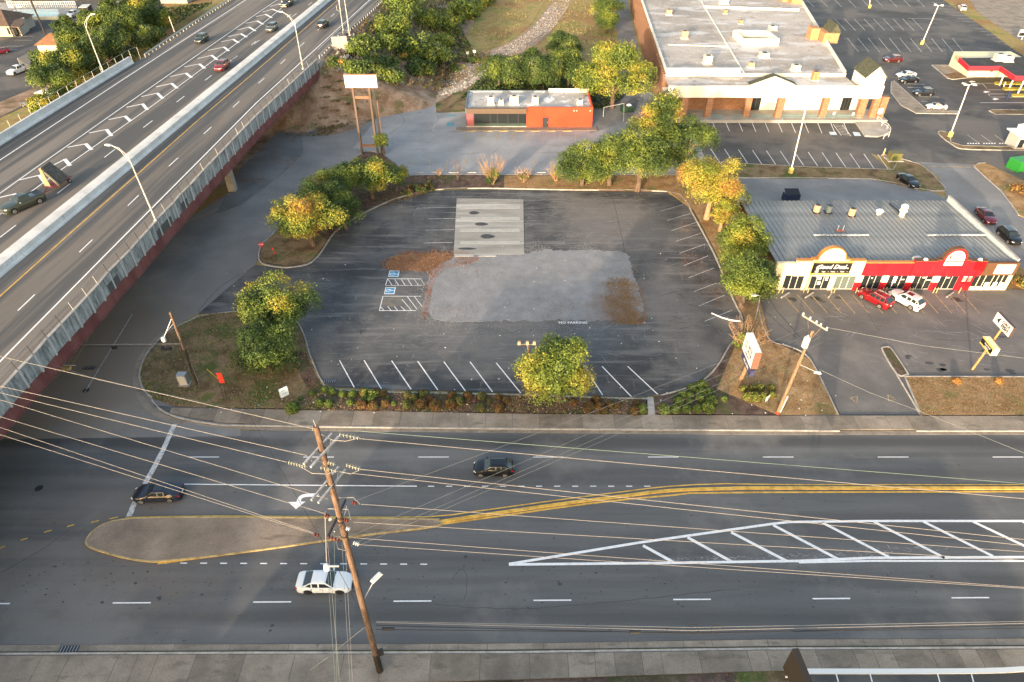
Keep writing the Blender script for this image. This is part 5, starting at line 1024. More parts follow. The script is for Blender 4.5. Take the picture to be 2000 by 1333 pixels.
# shop windows: frames with panes, pillars
def bayw(xl,xr,npane,frame_m,z0=.15,door=None,paneM=M_glass):
    fr=MB().b2(xl,xr,YS+.12,YS+.3,z0-.1,Zw).build('window_frame',frame_m,shop); wv=(xr-xl)/npane
    for i in range(npane):
        a=xl+i*wv+.07; b=xl+(i+1)*wv-.07
        MB().b2(a,b,YS+.07,YS+.12,z0+(0 if door==i else .05),Zw-.12).build('door_pane' if door==i else 'pane',paneM,fr)
    return fr
MB().b2(XL,sx(1525),YS,YS+.4,0,Zw).build('pillar',M_cream,shop)
bayw(sx(1500),sx(1514),2,M_alu,paneM=mat('amber_glass',(.35,.2,.07),.3)).location.y=-.2
w1=bayw(sx(1525.5),sx(1563),3,M_alu)
MB().b2(sx(1563),sx(1575.6),YS-.02,YS+.4,0,Zw).build('pillar',M_cream,shop)
w2=bayw(sx(1575.6),sx(1614),3,M_alu,door=1)
MB().b2(sx(1614),sx(1624),YS-.02,YS+.4,0,Zw).build('pillar',M_cream,shop)
bayw(sx(1624),sx(1663),3,M_alu,paneM=mat('grey_glass',(.12,.15,.14),.15))
def rw(xl,xr):
    p=MB().b2(xl,xr,YS-.04,YS+.4,0,1.35).build('pillar',M_redwall,shop); MB().b2(xl,xr,YS-.04,YS+.4,1.35,Zw).build('pillar_top',M_white2,p)
rw(sx(1663),sx(1676)); bayw(sx(1676),sx(1713),3,M_alu,door=1); rw(sx(1713),sx(1725)); bayw(sx(1725),sx(1762),3,M_alu); rw(sx(1762),sx(1774)); bayw(sx(1774),sx(1811),3,M_alu,door=1); rw(sx(1811),sx(1824)); bayw(sx(1824),sx(1860),3,M_alu)
rwall=MB().b2(sx(1860),sx(1889.5),YS-.04,YS+.4,0,Zw).build('red_wall',M_redwall,shop)
for i in range(2):
    for j in range(3): MB().b2(sx(1868+i*10),sx(1875+i*10),YS-.07,YS-.04,1.5+j*.32,1.72+j*.32).build('notice',M_white2 if i==0 else M_alu,rwall)
bw=MB().b2(sx(1889.5),XR,YS,YS+.4,0,.5).build('base_wall',M_cream,shop); bayw(sx(1889.5),sx(1912),2,M_cream,.55); bayw(sx(1912),sx(1927),1,M_cream,.1,0); bayw(sx(1927),sx(1955),3,M_cream,.55); MB().b2(sx(1955),XR,YS,YS+.4,.5,Zw).build('pillar',M_cream,shop)
for x in (1916,1932,1944): MB().b2(sx(x),sx(x+8),YS+.03,YS+.07,.6,1.3).build('poster',M_white2,bw); 
for i,(x,z,w_,h_) in enumerate(((1590,1.7,6,.5),(1591,.9,6,.5),(1604,1.6,5,.6),(1585,2.15,4,.25),(1735,1.2,7,1.1),(1692,1.9,3,.25),(1790,2.0,8,.2),(1800,1.6,8,.15),(1835,2.0,8,.15),(1750,1.7,7,.15))):
    MB().b2(sx(x),sx(x+w_),YS+.03,YS+.065,z,z+h_).build('window_poster',M_white2,shop)
# small hardware
for i,x in enumerate((1517,1524,1565,1573,1618,1624,1666,1675,1717,1723,1768,1774,1816,1822,1866)):
    o=MB().tube([(0,0,-.05),(0,0,.95)],.055,8).build('bollard',mat('bollard_tan',(.6,.42,.18),.6)); o.location=(sx(x),YS-.75,0); tag(o,'slim tan bollard in front of the shops, %s from the left end'%ORD[i],'bollard','bollards before the shops')
for i,((a,b),(c_,d)) in enumerate((((1525,583),(1542,572)),((1572,583),(1589,572)),((1618,582),(1626,571)),((1848,582),(1863,571)))):
    p=at(a,b,.01); q=at(c_,d,.01); m=(p+q)/2; o=MB().box(0,0,.09,(q-p).length,.18,.16,0,0,.85).build('wheel_stop',M_conc); o.location=m; o.rotation_euler=(0,0,math.atan2(q.y-p.y,q.x-p.x))
    tag(o,['concrete wheel stop before the cream shop at the far left','concrete wheel stop under the black shop board','upright looking wheel stop right of the shop door','concrete wheel stop before the red wall'][i],'wheel stop','wheel stops before the shops')
# roof plant
def condenser(px,m,label,z=4.15):
    p=at(px[0],px[1],z); t=thing('roof_unit',label,'air conditioner',p); MB().lathe([(.5,0),(.5,1.0),(.46,1.08)],(0,0,.1),10).build('casing',m,t); MB().lathe([(.38,0),(.38,.06)],(0,0,1.18),10).build('fan_grille',M_dkmetal,t); MB().box(0,0,.05,1.1,1.1,.1).build('skid',M_dkmetal,t)
M_tanm=mat('unit_tan',(.5,.33,.2),.6); condenser((1594,414),M_tanm,'tan round condenser on the grey roof, leftmost'); condenser((1617,415),mat('unit_grey',(.1,.13,.14),.6),'dark grey condenser on the grey roof'); condenser((1662,421),M_tanm,'tan condenser right of the dark one on the grey roof')
p=at(1716,419,4.1); o=MB().lathe([(.35,0),(.35,.4),(.6,.5),(.6,.65),(.3,.85)],(0,0,0),10).build('roof_vent',M_white2); o.location=p; tag(o,'white mushroom vent on the pale roof patch','vent')
p=at(1760,423,4.1); t=thing('exhaust_fan','tall cream kitchen exhaust fan with dark duct on the shop roof','exhaust fan',p); MB().lathe([(.4,0),(.4,.8),(.6,.9),(.6,1.1),(.45,1.3)],(0,0,0),12).build('housing',M_cream,t); MB().lathe([(.5,1.35),(.55,1.8),(.35,2.0)],(0,0,0),12).build('cap',M_white2,t); MB().tube([(0,0,.4),at(1738,398,4.2)-p],.12,6).build('duct',M_dkmetal,t)
p=at(1640,452,4.3); t=thing('roof_antenna','small white roof antennas with red brackets on the grey roof','antenna',p); MB().tube([(-.4,0,0),(-.4,0,1)],.05,5).build('mast',M_white2,t); MB().tube([(.4,0,0),(.4,0,1)],.05,5).build('mast',M_white2,t); MB().box(0,0,.15,1.3,.4,.12).build('bracket',mat('bracket_red',(.4,.12,.08),.6),t)
p=at(1790,508,4.4); o=MB().box(0,0,.3,1.2,.6,.5,0,0,.7).build('roof_box',M_barrier); o.location=p; tag(o,'pale vent box behind the red fascia','vent box')
p=at(1803,503,5.3)
for i,(x,y) in enumerate(((1805,503),(1911,503))):
    o=MB().box(0,0,0,.5,.35,.3,0,0,.7).build('spot_lamp',M_white2); o.location=at(x,y,5.25); o.location.y=YS-.2; tag(o,['small spot lamp on the left shoulder of the red gable','small spot lamp on the right shoulder of the red gable'][i],'spot lamp')
# dumpster behind shops
p=at(1543,392,0); t=thing('dumpster','dark navy dumpster behind the shop roof','dumpster',p); MB().box(0,0,.7,2.5,1.6,1.3,.15,0,1.0).build('bin',mat('navy_bin',(.02,.035,.08),.5),t); MB().plate([(-1.2,-.8,1.4),(1.2,-.8,1.4),(1.2,.8,1.9),(-1.2,.8,1.9)],.06).build('lid',M_black,t)

# ---- red and grey restaurant building
RX0,RX1,RY0,RY1=-9.75,16.9,138.9,149.6
rst=thing('mural_building','flat roofed building, half dark glass front and half bright orange red wall','building',(0,0,0))
M_orw=surf('orange_wall',[(.3,(.5,.055,.022)),(.7,(.56,.07,.028))],.5,(1,1,1),(6,.05),rough=.75)
xm=at(1028,248)[0]; hz=4.3
MB().b2(RX0+.1,RX1-.05,RY0+.3,RY1,0,3.7).build('wall',M_dkmetal,rst); MB().b2(RX0+.2,RX1-.2,RY0+.35,RY1-.2,3.7,3.8).build('roof',surf('membrane_roof',[(.3,g(.36,(1.05,1,.94))),(.7,g(.44,(1.05,1,.94)))],.2,(1,1,1),(5,.1),over=[('n',.28,(1,1,1),.54,.6,g(.7),.95),('n',.9,(1,1,1),.62,.66,g(.06),.8)],rough=.8),rst)
MB().b2(xm,RX1,RY0-.05,RY0+.3,0,hz).build('orange_wall',M_orw,rst); MB().b2(RX0,xm,RY0-.5,RY0+.3,3.1,4.15).build('fascia',mat('fascia_brown',(.12,.085,.06),.6),rst)
MB().b2(RX0,RX0+.25,RY0-.5,RY1,3.1,4.2).build('fascia_side',mat('slate_blue',(.12,.16,.2),.6),rst); MB().b2(RX0,xm+5,RY1-.25,RY1,3.7,4.2).build('parapet',mat('slate_blue2',(.2,.24,.28),.6),rst); MB().b2(xm+5,RX1,RY1-.25,RY1,3.7,4.6).build('parapet',M_white2,rst); MB().b2(RX1-.3,RX1-.05,RY0+.3,RY1-.25,3.7,4.35).build('parapet',M_orw,rst)
MB().b2(RX0+.2,RX0+1.7,RY0+.02,RY0+.28,.3,3.1).build('maroon_panel',mat('maroon_panel',(.3,.09,.1),.7),rst)
xs=[RX0+1.75,at(958,248)[0],at(972,248)[0],at(992,248)[0],at(1012,248)[0],xm]
for a,b in zip(xs[:-1],xs[1:]):
    f=MB().b2(a,b,RY0+.1,RY0+.28,.3,3.1).build('window_frame',M_dkmetal,rst); MB().b2(a+.1,b-.1,RY0+.04,RY0+.1,.9,3.0).build('pane',M_glass,f); MB().b2(a+.1,b-.1,RY0+.04,RY0+.1,.35,.85).build('lower_pane',mat('glass_green',(.05,.08,.07),.15),f)
MB().b2(RX0,xm,RY0-.05,RY0+.3,0,.3).build('plinth',M_conc,rst)
dx=at(1065,248)[0]; d=MB().b2(dx-.65,dx+.65,RY0-.1,RY0-.05,0,2.2).build('door',M_dkmetal,rst); MB().box(dx+.45,RY0-.13,1.1,.06,.06,.25).build('handle',M_alu,d)
for x in (1087,1103): MB().box(at(x,248)[0],RY0-.07,2.75,.9,.05,.35).build('wall_vent',mat('vent_rust',(.45,.07,.03),.8),rst)
for x in (1119,1124,1150): MB().box(at(x,248)[0],RY0-.12,3.6,.18,.15,.18).build('wall_lamp',M_white2,rst)
MB().b2(RX0-2,RX1+1,RY0-1.9,RY0-.05,-.05,.12).build('apron',M_walk2,rst)
def rtu(x,y,sx_,sy_,h,label,m=M_cream,base=3.8):
    t=thing('rooftop_unit',label,'roof unit',(x,y,base)); MB().box(0,0,h/2+.1,sx_,sy_,h).build('cabinet',m,t); MB().box(0,0,.05,sx_*1.25,sy_*1.2,.1).build('curb',M_white2,t); MB().lathe([(min(sx_,sy_)*.33,0),(min(sx_,sy_)*.33,.08)],(0,0,h+.1),12).build('fan',M_dkmetal,t); MB().box(sx_/2+.02,0,h*.5,.04,sy_*.7,h*.5).build('louvre',M_dkmetal,t); return t
for px,s,h,lb in ((959,1.3,1.5,'cream box unit on the dark half of the flat roof, leftmost'),(979,.9,.9,'small grey vent unit behind the cream box unit'),(1004,1.8,1.6,'widest cream unit in the middle of the restaurant roof'),(1045,1.3,1.5,'cream box unit near the start of the orange wall'),(1132,1.1,.9,'low cream unit at the right end of the restaurant roof')):
    p=at(px,202,3.8); rtu(p.x,min(p.y,RY1-1.2)-.5,s,1.2,h,lb)
for i in range(7):
    o=MB().box(0,0,.08,1.9,.2,.16,0,0,.85).build('wheel_stop',M_yworn); o.location=at(922+i*31,257,0); tag(o,'yellowed wheel stop in front of the red and grey building, %s from the left'%ORD[i],'wheel stop','wheel stops before the red building')
for i in range(9):
    if i in (5,): continue
    o=MB().box(0,0,.08,2.1,.2,.16,0,0,.85).build('wheel_stop',M_kerb); o.location=at(818+i*34,338,.01); tag(o,'weathered wheel stop on the back edge of the verge, %s from the left'%ORD[i],'wheel stop','wheel stops behind the lot')
# gate frame and bin right of the building
p=at(1195,218,0); t=thing('gate_frame','pale pipe gate frame beside the red wall','gate',p); a=at(1178,228,0)-p; b=at(1217,220,0)-p
tubeobj('pipe',[a,a+Vector((0,0,2)),b+Vector((0,0,2)),b],.07,M_alu,t); tubeobj('pipe',[b+Vector((0,0,2)),at(1217,246,0)-p+Vector((0,0,1))],.06,M_alu,t)
p=at(1224,218,0); t=thing('dumpster','dark green dumpster with white bags at the end of the alley','dumpster',p); MB().box(0,0,.7,2.6,1.6,1.4,.2,0,1.05).build('bin',mat('bin_green',(.02,.05,.03),.6),t); MB().box(.3,-.2,1.55,1.0,.7,.35,.4,0,.6).build('bag',M_white2,t)

# ---- white plaza
PY=142.6
pz=thing('plaza_building','large white fronted shopping plaza with flat grey roof and brick columns','building',(0,0,0))
pL=at(1307,150,8.2); pBL=at(1252,-8,8.2); px0=at(1308,225)[0]; px1=at(1722,238)[0]
fl=35.2; rt=(PY,)
xr_f=at(1688,178,8.2)[0]; xr_b=at(1560,0,8.2)[0]
body=[(at(1307,150,8.2)[0],PY+6.1),(at(1690,176,8.2)[0],PY+6.1)]+W([(1563,0),(1545,-25),(1240,-40)],8.2)
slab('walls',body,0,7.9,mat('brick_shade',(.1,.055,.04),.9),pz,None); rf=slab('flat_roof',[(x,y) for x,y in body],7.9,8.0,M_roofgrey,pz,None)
# left brick wall ribs
a=Vector(body[0]); b=Vector(body[-1]); d=(b-a).normalized(); L=(b-a).length; nrm=Vector((-d.y,d.x)); nrm=nrm if nrm.x<0 else -nrm
rb=None
for i in range(int(L/1.45)):
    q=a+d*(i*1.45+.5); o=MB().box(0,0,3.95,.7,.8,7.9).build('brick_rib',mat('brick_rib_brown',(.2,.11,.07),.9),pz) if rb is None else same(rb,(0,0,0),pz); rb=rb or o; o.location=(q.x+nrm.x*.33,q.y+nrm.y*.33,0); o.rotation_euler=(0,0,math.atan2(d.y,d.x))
def para(p,q,h0,h1,th,m,name='parapet'):
    p=Vector(p[:2]);q=Vector(q[:2]);dd=(q-p).normalized();nn=Vector((-dd.y,dd.x))*th/2
    return MB().prism([tuple(p-nn),tuple(q-nn),tuple(q+nn),tuple(p+nn)],h0,h1).build(name,m,pz)
para(body[0],body[-1],7.8,8.45,.35,M_stucco); para(body[1],body[2],7.8,8.7,.3,M_stucco); 
para(at(1370,4,8),at(1457,150,8),7.95,8.2,.25,M_stucco,'roof_step'); para(at(1375,16,8),at(1560,22,8),7.95,8.6,.3,M_stucco,'roof_step'); para(at(1305,88,8),at(1424,92,8),7.95,8.15,.2,M_stucco,'roof_step')
MB().b2(at(1458,160,8)[0],at(1690,176,8)[0],PY+5.95,PY+6.2,7.3,8.15).build('roof_edge',M_stucco,pz)
# front: arcade canopy, fascia, columns
yf=PY
fx0=at(1304,190,5.2)[0]; fx1=at(1735,203,5.0)[0]
top=7.9; 
MB().b2(fx0,fx1,yf,yf+.35,5.0,7.4).build('front_fascia',M_stucco,pz); MB().b2(fx0,fx1,yf+.35,yf+6.2,5.0,5.2).build('canopy_soffit',M_white2,pz); MB().b2(fx0,at(1458,160,8)[0],yf+.36,yf+6.0,7.3,7.38).build('canopy_top',M_roofgrey,pz); MB().b2(at(1458,160,8)[0]+.02,at(1690,176,8)[0],yf+.36,yf+6.15,7.3,7.45).build('canopy_top',M_roofgrey,pz)
MB().b2(fx0+.4,at(1458,160,8)[0],yf+5.9,yf+6.4,7.5,9.2).build('upper_fascia',M_white2,pz)
bk=MB().b2(fx0+.5,fx1-3,yf+5.2,yf+5.6,.6,5.0).build('shop_wall',M_brick,pz)
wx=lambda px: at(px,232,0)[0]
MB().b2(wx(1488),wx(1700),yf+5.0,yf+5.2,.6,5.0).build('white_wall',M_stucco,pz)
for i,(x,wd) in enumerate(((1330,1.3),(1378,1.3),(1452,1.3),(1514,1.3),(1600,1.3),(1672,1.5),(1697,1.3),(1711,1.4))):
    MB().box(wx(x),yf+.7,2.8,wd,1.1,4.4).build('brick_column',M_brick,pz)
for a_,b_ in ((1316,1333),(1462,1490),(1650,1668)):
    f=MB().b2(wx(a_),wx(b_),yf+4.85,yf+5.1,.6,4.3).build('window_frame',M_dkmetal,pz); n_=3 if a_>1400 else 2; w_=(wx(b_)-wx(a_))/n_
    for i in range(n_): MB().b2(wx(a_)+i*w_+.08,wx(a_)+(i+1)*w_-.08,yf+4.8,yf+4.86,.65,4.2).build('pane',M_glass,f)
MB().b2(fx0,wx(1722),yf-1.2,yf+5.4,-.05,.6).build('walkway',surf('plaza_walk',[(.3,g(.3,(1.05,1,.93))),(.7,g(.38,(1.05,1,.93)))],.4,(1,1,1),(7,.12),rough=.85),pz)
slab('ramp_corner',W([(1670,240),(1722,240),(1736,252),(1735,262),(1715,268),(1689,267)],.1,0),-.05,.3,MATS['plaza_walk'],pz,None)
# gables
M_stg=M_stucco
def gable(xl,xr,zb,ze,zp,y0,y1,name):
    t=[(xl,zb),(xr,zb),(xr,ze),((xl+xr)/2,zp),(xl,ze)]; n=5
    g_=MB().add([(p[0],y0,p[1]) for p in t]+[(p[0],y1,p[1]) for p in t],[(0,1,2,3,4),(9,8,7,6,5)]+[(i,5+i,5+(i+1)%5,(i+1)%5) for i in range(5)]).build(name,M_stg,pz)
    xm=(xl+xr)/2; mb=MB(); 
    for s,(xa_,xb_) in enumerate(((xl-.3,xm),(xr+.3,xm))):
        za=ze-.1; mb.plate([(xa_,y0-.25,za),(xb_,y0-.25,zp+.12),(xb_,y1+.3,zp+.12),(xa_,y1+.3,za)] if s==0 else [(xb_,y0-.25,zp+.12),(xa_,y0-.25,za),(xa_,y1+.3,za),(xb_,y1+.3,zp+.12)],.14)
    mb.build('green_roof',M_greenroof,g_); return g_
gx0=at(1461,190,5.2)[0]; gx1=at(1548,192,5.2)[0]; gb2=gable(gx0,gx1,5.05,8.0,9.6,yf-.25,yf+.9,'gable_front')
sb=MB().b2(at(1486,180,6.2)[0],at(1511,180,6.2)[0],yf-.34,yf-.26,5.6,6.9).build('shop_sign',M_white2,pz); lettering('R',1.0,mat('sign_dark',(.12,.1,.1),.7),sb,frame((at(1492,180,6.2)[0],yf-.35,6.2),(1,0,0),(0,0,1)),shear=.2)
MB().box(at(1502,180,6.2)[0],yf-.345,6.2,1.5,.02,.16).build('sign_stroke',MATS['sign_dark'],sb)
tx0=at(1686,200,4.9)[0]; tx1=at(1728,203,4.9)[0]; gable(tx0,tx1,4.9,9.4,11.6,yf-.45,yf+5.5,'corner_tower')
MB().b2(tx0+.1,tx1-.1,yf,yf+5,8.2,9.4).build('tower_side',M_stucco,pz)
# brick boxes with green gable roofs on the far edge
for (x0_,x1_,y_,nm) in ((1598,1640,84,'brick_turret'),(1540,1568,8,'brick_turret')):
    p=at(x0_,y_,8.0); q=at(x1_,y_,8.0); c_=(p+q)/2; w_=(q-p).length*.78
    bt=MB().b2(c_.x-w_*.4,c_.x+w_*.5,c_.y,c_.y+5,7.9,10.2).build(nm,surf('orange_brick',[(.3,(.42,.2,.1)),(.7,(.52,.27,.14))],1.5,(1,1,2),(8,.15)),pz); MB().add([(c_.x-w_*.1,c_.y-.2,10.2),(c_.x+w_*.55,c_.y-.2,10.2),(c_.x+w_*.55,c_.y+5.2,10.2),(c_.x-w_*.1,c_.y+5.2,10.2),(c_.x+w_*.2,c_.y-.2,12.2),(c_.x+w_*.2,c_.y+5.2,12.2)],[(0,1,4),(3,5,2),(1,2,5,4),(0,4,5,3),(0,3,2,1)]).build('green_roof',M_greenroof,bt)
    MB().b2(c_.x-w_*.95,c_.x-w_*.45,c_.y+2.5,c_.y+5.5,7.9,10.6).build('brick_box',MATS['orange_brick'],pz)
# skylight well
sk=[(1432,66),(1497,68),(1518,84),(1450,84)]; P=[at(x,y+6,8.0) for x,y in sk]
sw=thing('skylight_well','large square white walled opening in the plaza roof','skylight',(0,0,0))
for i in range(4):
    a_=P[i];b_=P[(i+1)%4];dd=(b_-a_).normalized();nn=Vector((-dd.y,dd.x,0))*.2; MB().prism([tuple((a_-nn-dd*.2)[:2]),tuple((b_-nn+dd*.2)[:2]),tuple((b_+nn+dd*.2)[:2]),tuple((a_+nn-dd*.2)[:2])],8.0,9.6+.003*i).build('curb_wall',M_stucco,sw)
MB().prism([tuple(p[:2]) for p in P],8.0,8.12).build('glazing',mat('well_grey',(.3,.28,.25),.8),sw)
for px_,s,h,lb in (((1306,24),1.4,1.2,'dark and silver roof unit at the far left of the plaza roof'),((1336,70),1.5,1.6,'tan unit on the left bay of the plaza roof'),((1381,120),1.7,1.7,'cream unit on a patched roof spot near the front left'),((1416,22),1.0,.9,'small brick coloured vent beside the white roof step'),((1446,42),1.0,.9,'small brick coloured vent behind the skylight well'),((1413,3),2.2,1.2,'wide cream unit at the top edge of the plaza roof'),((1508,54),1.8,.9,'low cream unit above the skylight well'),((1492,107),1.9,.9,'wide low white unit below the skylight well'),((1466,127),1.2,1.0,'pale unit left of the front gable'),((1553,133),1.6,1.1,'grey and cream unit on the right bay of the plaza roof'),((1590,152),1.3,1.7,'orange brick stack near the plaza front right')):
    p=at(px_[0],px_[1]+5,8.0); rtu(p.x,p.y,s,s*.9,h,lb,MATS['orange_brick'] if 'brick' in lb else (M_cream if 'cream' in lb or 'white' in lb else M_tanm),8.0)
# railings of the walkway
M_teal=mat('teal_rail',(.12,.42,.44),.5)
rl=thing('walkway_railing','teal pipe railing along the plaza walkway','railing',(0,0,0))
for a_,b_ in ((1378,1402),(1428,1446),(1460,1495),(1520,1590),(1600,1668)):
    xa_,xb_=wx(a_),wx(b_); tubeobj('rail',[(xa_,yf-.9,.6),(xa_,yf-.9,1.6),(xb_,yf-.9,1.6),(xb_,yf-.9,.6)],.045,M_teal,rl,5)
    tubeobj('rail',[(xa_,yf-.9,1.15),(xb_,yf-.9,1.15)],.035,M_teal,rl,5)
cr=thing('curved_railing','curved white pipe railing around the ramp at the plaza corner','railing',(0,0,0))
arc=[at(x,y,.3) for x,y in ((1712,236),(1722,246),(1732,252),(1737,260),(1735,268),(1725,272))]
for z_ in (.6,1.0): tubeobj('rail',[p+Vector((0,0,z_)) for p in arc],.05,M_white2,cr,5)
for p in arc: tubeobj('post',[p,p+Vector((0,0,1.0))],.05,M_white2,cr,5)
# utility cabinet on the rear verge, concrete post
p=at(1745,312,.12); t=thing('utility_cabinet','olive green utility cabinet on the rear verge','cabinet',p); MB().box(0,0,.75,2.0,1.7,1.5).build('cabinet_body',mat('olive_box',(.13,.12,.04),.6),t); MB().box(0,0,.05,3.0,2.2,.12).build('pad',M_conc,t); MB().box(-.4,-.87,.7,.8,.04,1.0).build('door',mat('olive_dark',(.07,.09,.035),.6),t)
p=at(1725,303,.12); o=MB().lathe([(.13,0),(.13,1.2),(.08,1.3)],(0,0,0),10).build('post',mat('yellow_post',(.65,.5,.2),.7)); o.location=p; tag(o,'stout yellow post left of the olive cabinet','post')

# ---- drive-in with red canopy (far right)
dv=thing('drive_in','cream drive-in restaurant with flat dark roof and red fascia','building',(0,0,0))
q=at(1888,151,0); h=4.2
bx=[at(1888,152,0),at(1935,155,0)]; x0=q.x; y0_=q.y
MB().b2(x0,x0+14.5,y0_,y0_+9,0,3.6).build('wall',M_cream,dv); MB().b2(x0+5.2,x0+5.9,y0_-.05,y0_,1.3,2.6).build('window',M_glass,dv)
rpx=[(1874,114),(1893,131),(1954,131),(1983,150),(2100,151),(2100,112),(1985,112)]
M_redf=mat('red_fascia',(.6,.03,.05),.5)
r=slab('roof_slab',W(rpx,h),3.5,h,surf('dark_roof',[(.3,g(.035)),(.7,g(.06))],.3,(1,1,1),(5,.2)),dv,None)
rp=W(rpx,h)
for a_,b_ in zip(rp[:4],rp[1:5]): 
    para_=Vector(b_)-Vector(a_); dd=para_.normalized(); nn=Vector((dd.y,-dd.x))*.12; MB().prism([tuple(Vector(a_)-nn),tuple(Vector(b_)-nn),tuple(Vector(b_)+nn),tuple(Vector(a_)+nn)],3.3,h+.15).build('red_fascia',M_redf,dv)
rtu(at(1950,118,4.2).x,at(1950,118,4.2).y,2.2,1.6,1.4,'pair of pale grey units on the dark drive-in roof',M_alu,4.2); rtu(at(1966,120,4.2).x,at(1966,120,4.2).y,2.0,1.6,1.2,'right hand grey unit on the dark drive-in roof',M_alu,4.2)
for i,(x,y) in enumerate(((1952,167),(1971,173),(1988,183))):
    p=at(x,y,0); MB().tube([p,p+Vector((0,0,3.6))],.15,8).build('canopy_post',M_white2,dv)
for i,(x,y,w_) in enumerate(((1944,162,60),(1960,173,50),(1978,186,50))):
    o=slab('curb_bay',W([(x,y-2),(x+w_,y-2),(x+w_,y+3),(x,y+3),(x-3,y)],.1),0,.16,mat('yellow_curb',(.5,.42,.08),.8),None,None); tag(o,['yellow curbed order bay nearest the drive-in wall','middle yellow curbed order bay','yellow curbed order bay farthest from the wall'][i],'kerb','yellow curbed order bays')
p=at(1960,170,0); o=MB().lathe([(.12,0),(.12,1.1),(.06,1.2)],(0,0,0),8).build('bollard',M_white2); o.location=p; tag(o,'white bollard beside the drive-in posts','bollard')
# right edge: box building, kiosk with green bin
p=at(1990,292,0); t=thing('kiosk','small grey kiosk with white slab roof at the right edge','kiosk',p); MB().box(1.0,1.5,1.3,4.2,3.2,2.6).build('wall',M_alu,t); MB().box(1.2,1.6,2.75,5.4,4.4,.22).build('roof',M_white2,t); MB().box(-.2,-.13,1.2,1.0,.06,1.6).build('pane',M_glass,t)
p=at(1985,332,0); t=thing('dumpster','bright green dumpster at the right edge below the kiosk','dumpster',p); MB().box(1.2,.6,.9,4.6,2.6,1.8,.25,0,.97).build('bin',mat('bright_green',(.02,.2,.03),.5),t); MB().box(1.2,.6,1.86,4.5,2.6,.1,.25).build('lid',mat('bright_green2',(.03,.26,.05),.5),t)
p=at(1988,278,0); t=thing('box_truck','white box truck backed against the right edge','truck',p); MB().box(2.2,.9,2.0,5.2,2.5,2.5,.35).build('box_body',M_white2,t); MB().box(-1.0,-.2,1.1,1.8,2.3,1.6,.35,0,.85).build('cab',M_black,t); [MB().lathe([(.4,-.12),(.4,.12)],(x_,y_,.4),12,ax=Matrix.Rotation(PI/2,3,'X')).build('wheel',M_black,t) for x_,y_ in ((-1.1,-1.2),(3.0,-.2),(-1.6,.7),(2.4,1.6))]
p=at(1995,78,0); t=thing('roadside_sign','white and black roadside board at the top right edge','sign',p); MB().box(0,0,1.8,3.0,.3,1.8).build('board',M_white2,t); MB().box(0,-.17,1.5,2.9,.04,.9).build('dark_panel',M_black,t); MB().tube([(0,0,0),(0,0,.9)],.15,6).build('post',M_alu,t)

# ---- motel corner, top left
mt=thing('motel_wing','tan motel wing with brown hipped roof at the left edge','building',(0,0,0))
p0=at(-40,80,0); p1=at(26,72,0); 
MB().b2(p0.x-20,p1.x,p1.y,p1.y+12,0,3.0).build('wall',surf('tan_wall',[(.3,(.4,.35,.28)),(.7,(.46,.41,.33))],.5,(1,1,1),(5,.08)),mt)
X0,X1,Y0,Y1=p0.x-21,p1.x+.6,p1.y-.8,p1.y+12.8
M_shing=surf('brown_shingle',[(.3,(.1,.07,.05)),(.7,(.15,.105,.08))],1.2,(1,1,1),(8,.2),rough=.95)
MB().add([(X0,Y0,3),(X1,Y0,3),(X1,Y1,3),(X0,Y1,3),(X0,(Y0+Y1)/2,6.0),(X1-5,(Y0+Y1)/2,6.0)],[(0,1,5,4),(1,2,5),(2,3,4,5),(0,4,3),(0,3,2,1)]).build('roof',M_shing,mt)
for x in (3,9,17): f=MB().b2(at(x,80)[0],at(x+4,80)[0],p1.y-.08,p1.y,.6,2.4).build('window',M_glass,mt)
MB().b2(at(12,80)[0],at(15,80)[0],p1.y-.1,p1.y,0,2.2).build('door',M_dkmetal,mt)
a_=at(45,71,0); sh=thing('motel_annex','pale blocky annex with brown roof beside the motel wing','building',(0,0,0)); MB().prism(W([(22,60),(44,71),(58,60),(50,45),(25,48)]),0,3.4).build('wall',MATS['tan_wall'],sh); MB().prism(W([(21,53),(38,55),(48,47),(45,38),(28,40)],3.4),3.4,3.6).build('roof',M_shing,sh)
s0=at(80,108,0); s1=at(125,100,0); shed=thing('shed','cream shed with orange brown shingle roof beside the trees','shed',(0,0,0)); MB().b2(s0.x,s1.x+1,s0.y,s0.y+9,0,2.6).build('wall',M_cream,shed); xm2=(s0.x+s1.x+1)/2
MB().add([(s0.x-.6,s0.y-.6,2.6),(s1.x+1.6,s0.y-.6,2.6),(s1.x+1.6,s0.y+9.6,2.6),(s0.x-.6,s0.y+9.6,2.6),(xm2-1,s0.y+4.5,4.4),(xm2+1,s0.y+4.5,4.4)],[(0,1,5,4),(1,2,5),(2,3,4,5),(3,0,4),(0,3,2,1)]).build('roof',surf('orange_shingle',[(.3,(.26,.12,.06)),(.7,(.34,.17,.09))],1.2,(1,1,1),(8,.15),rough=.95),shed)
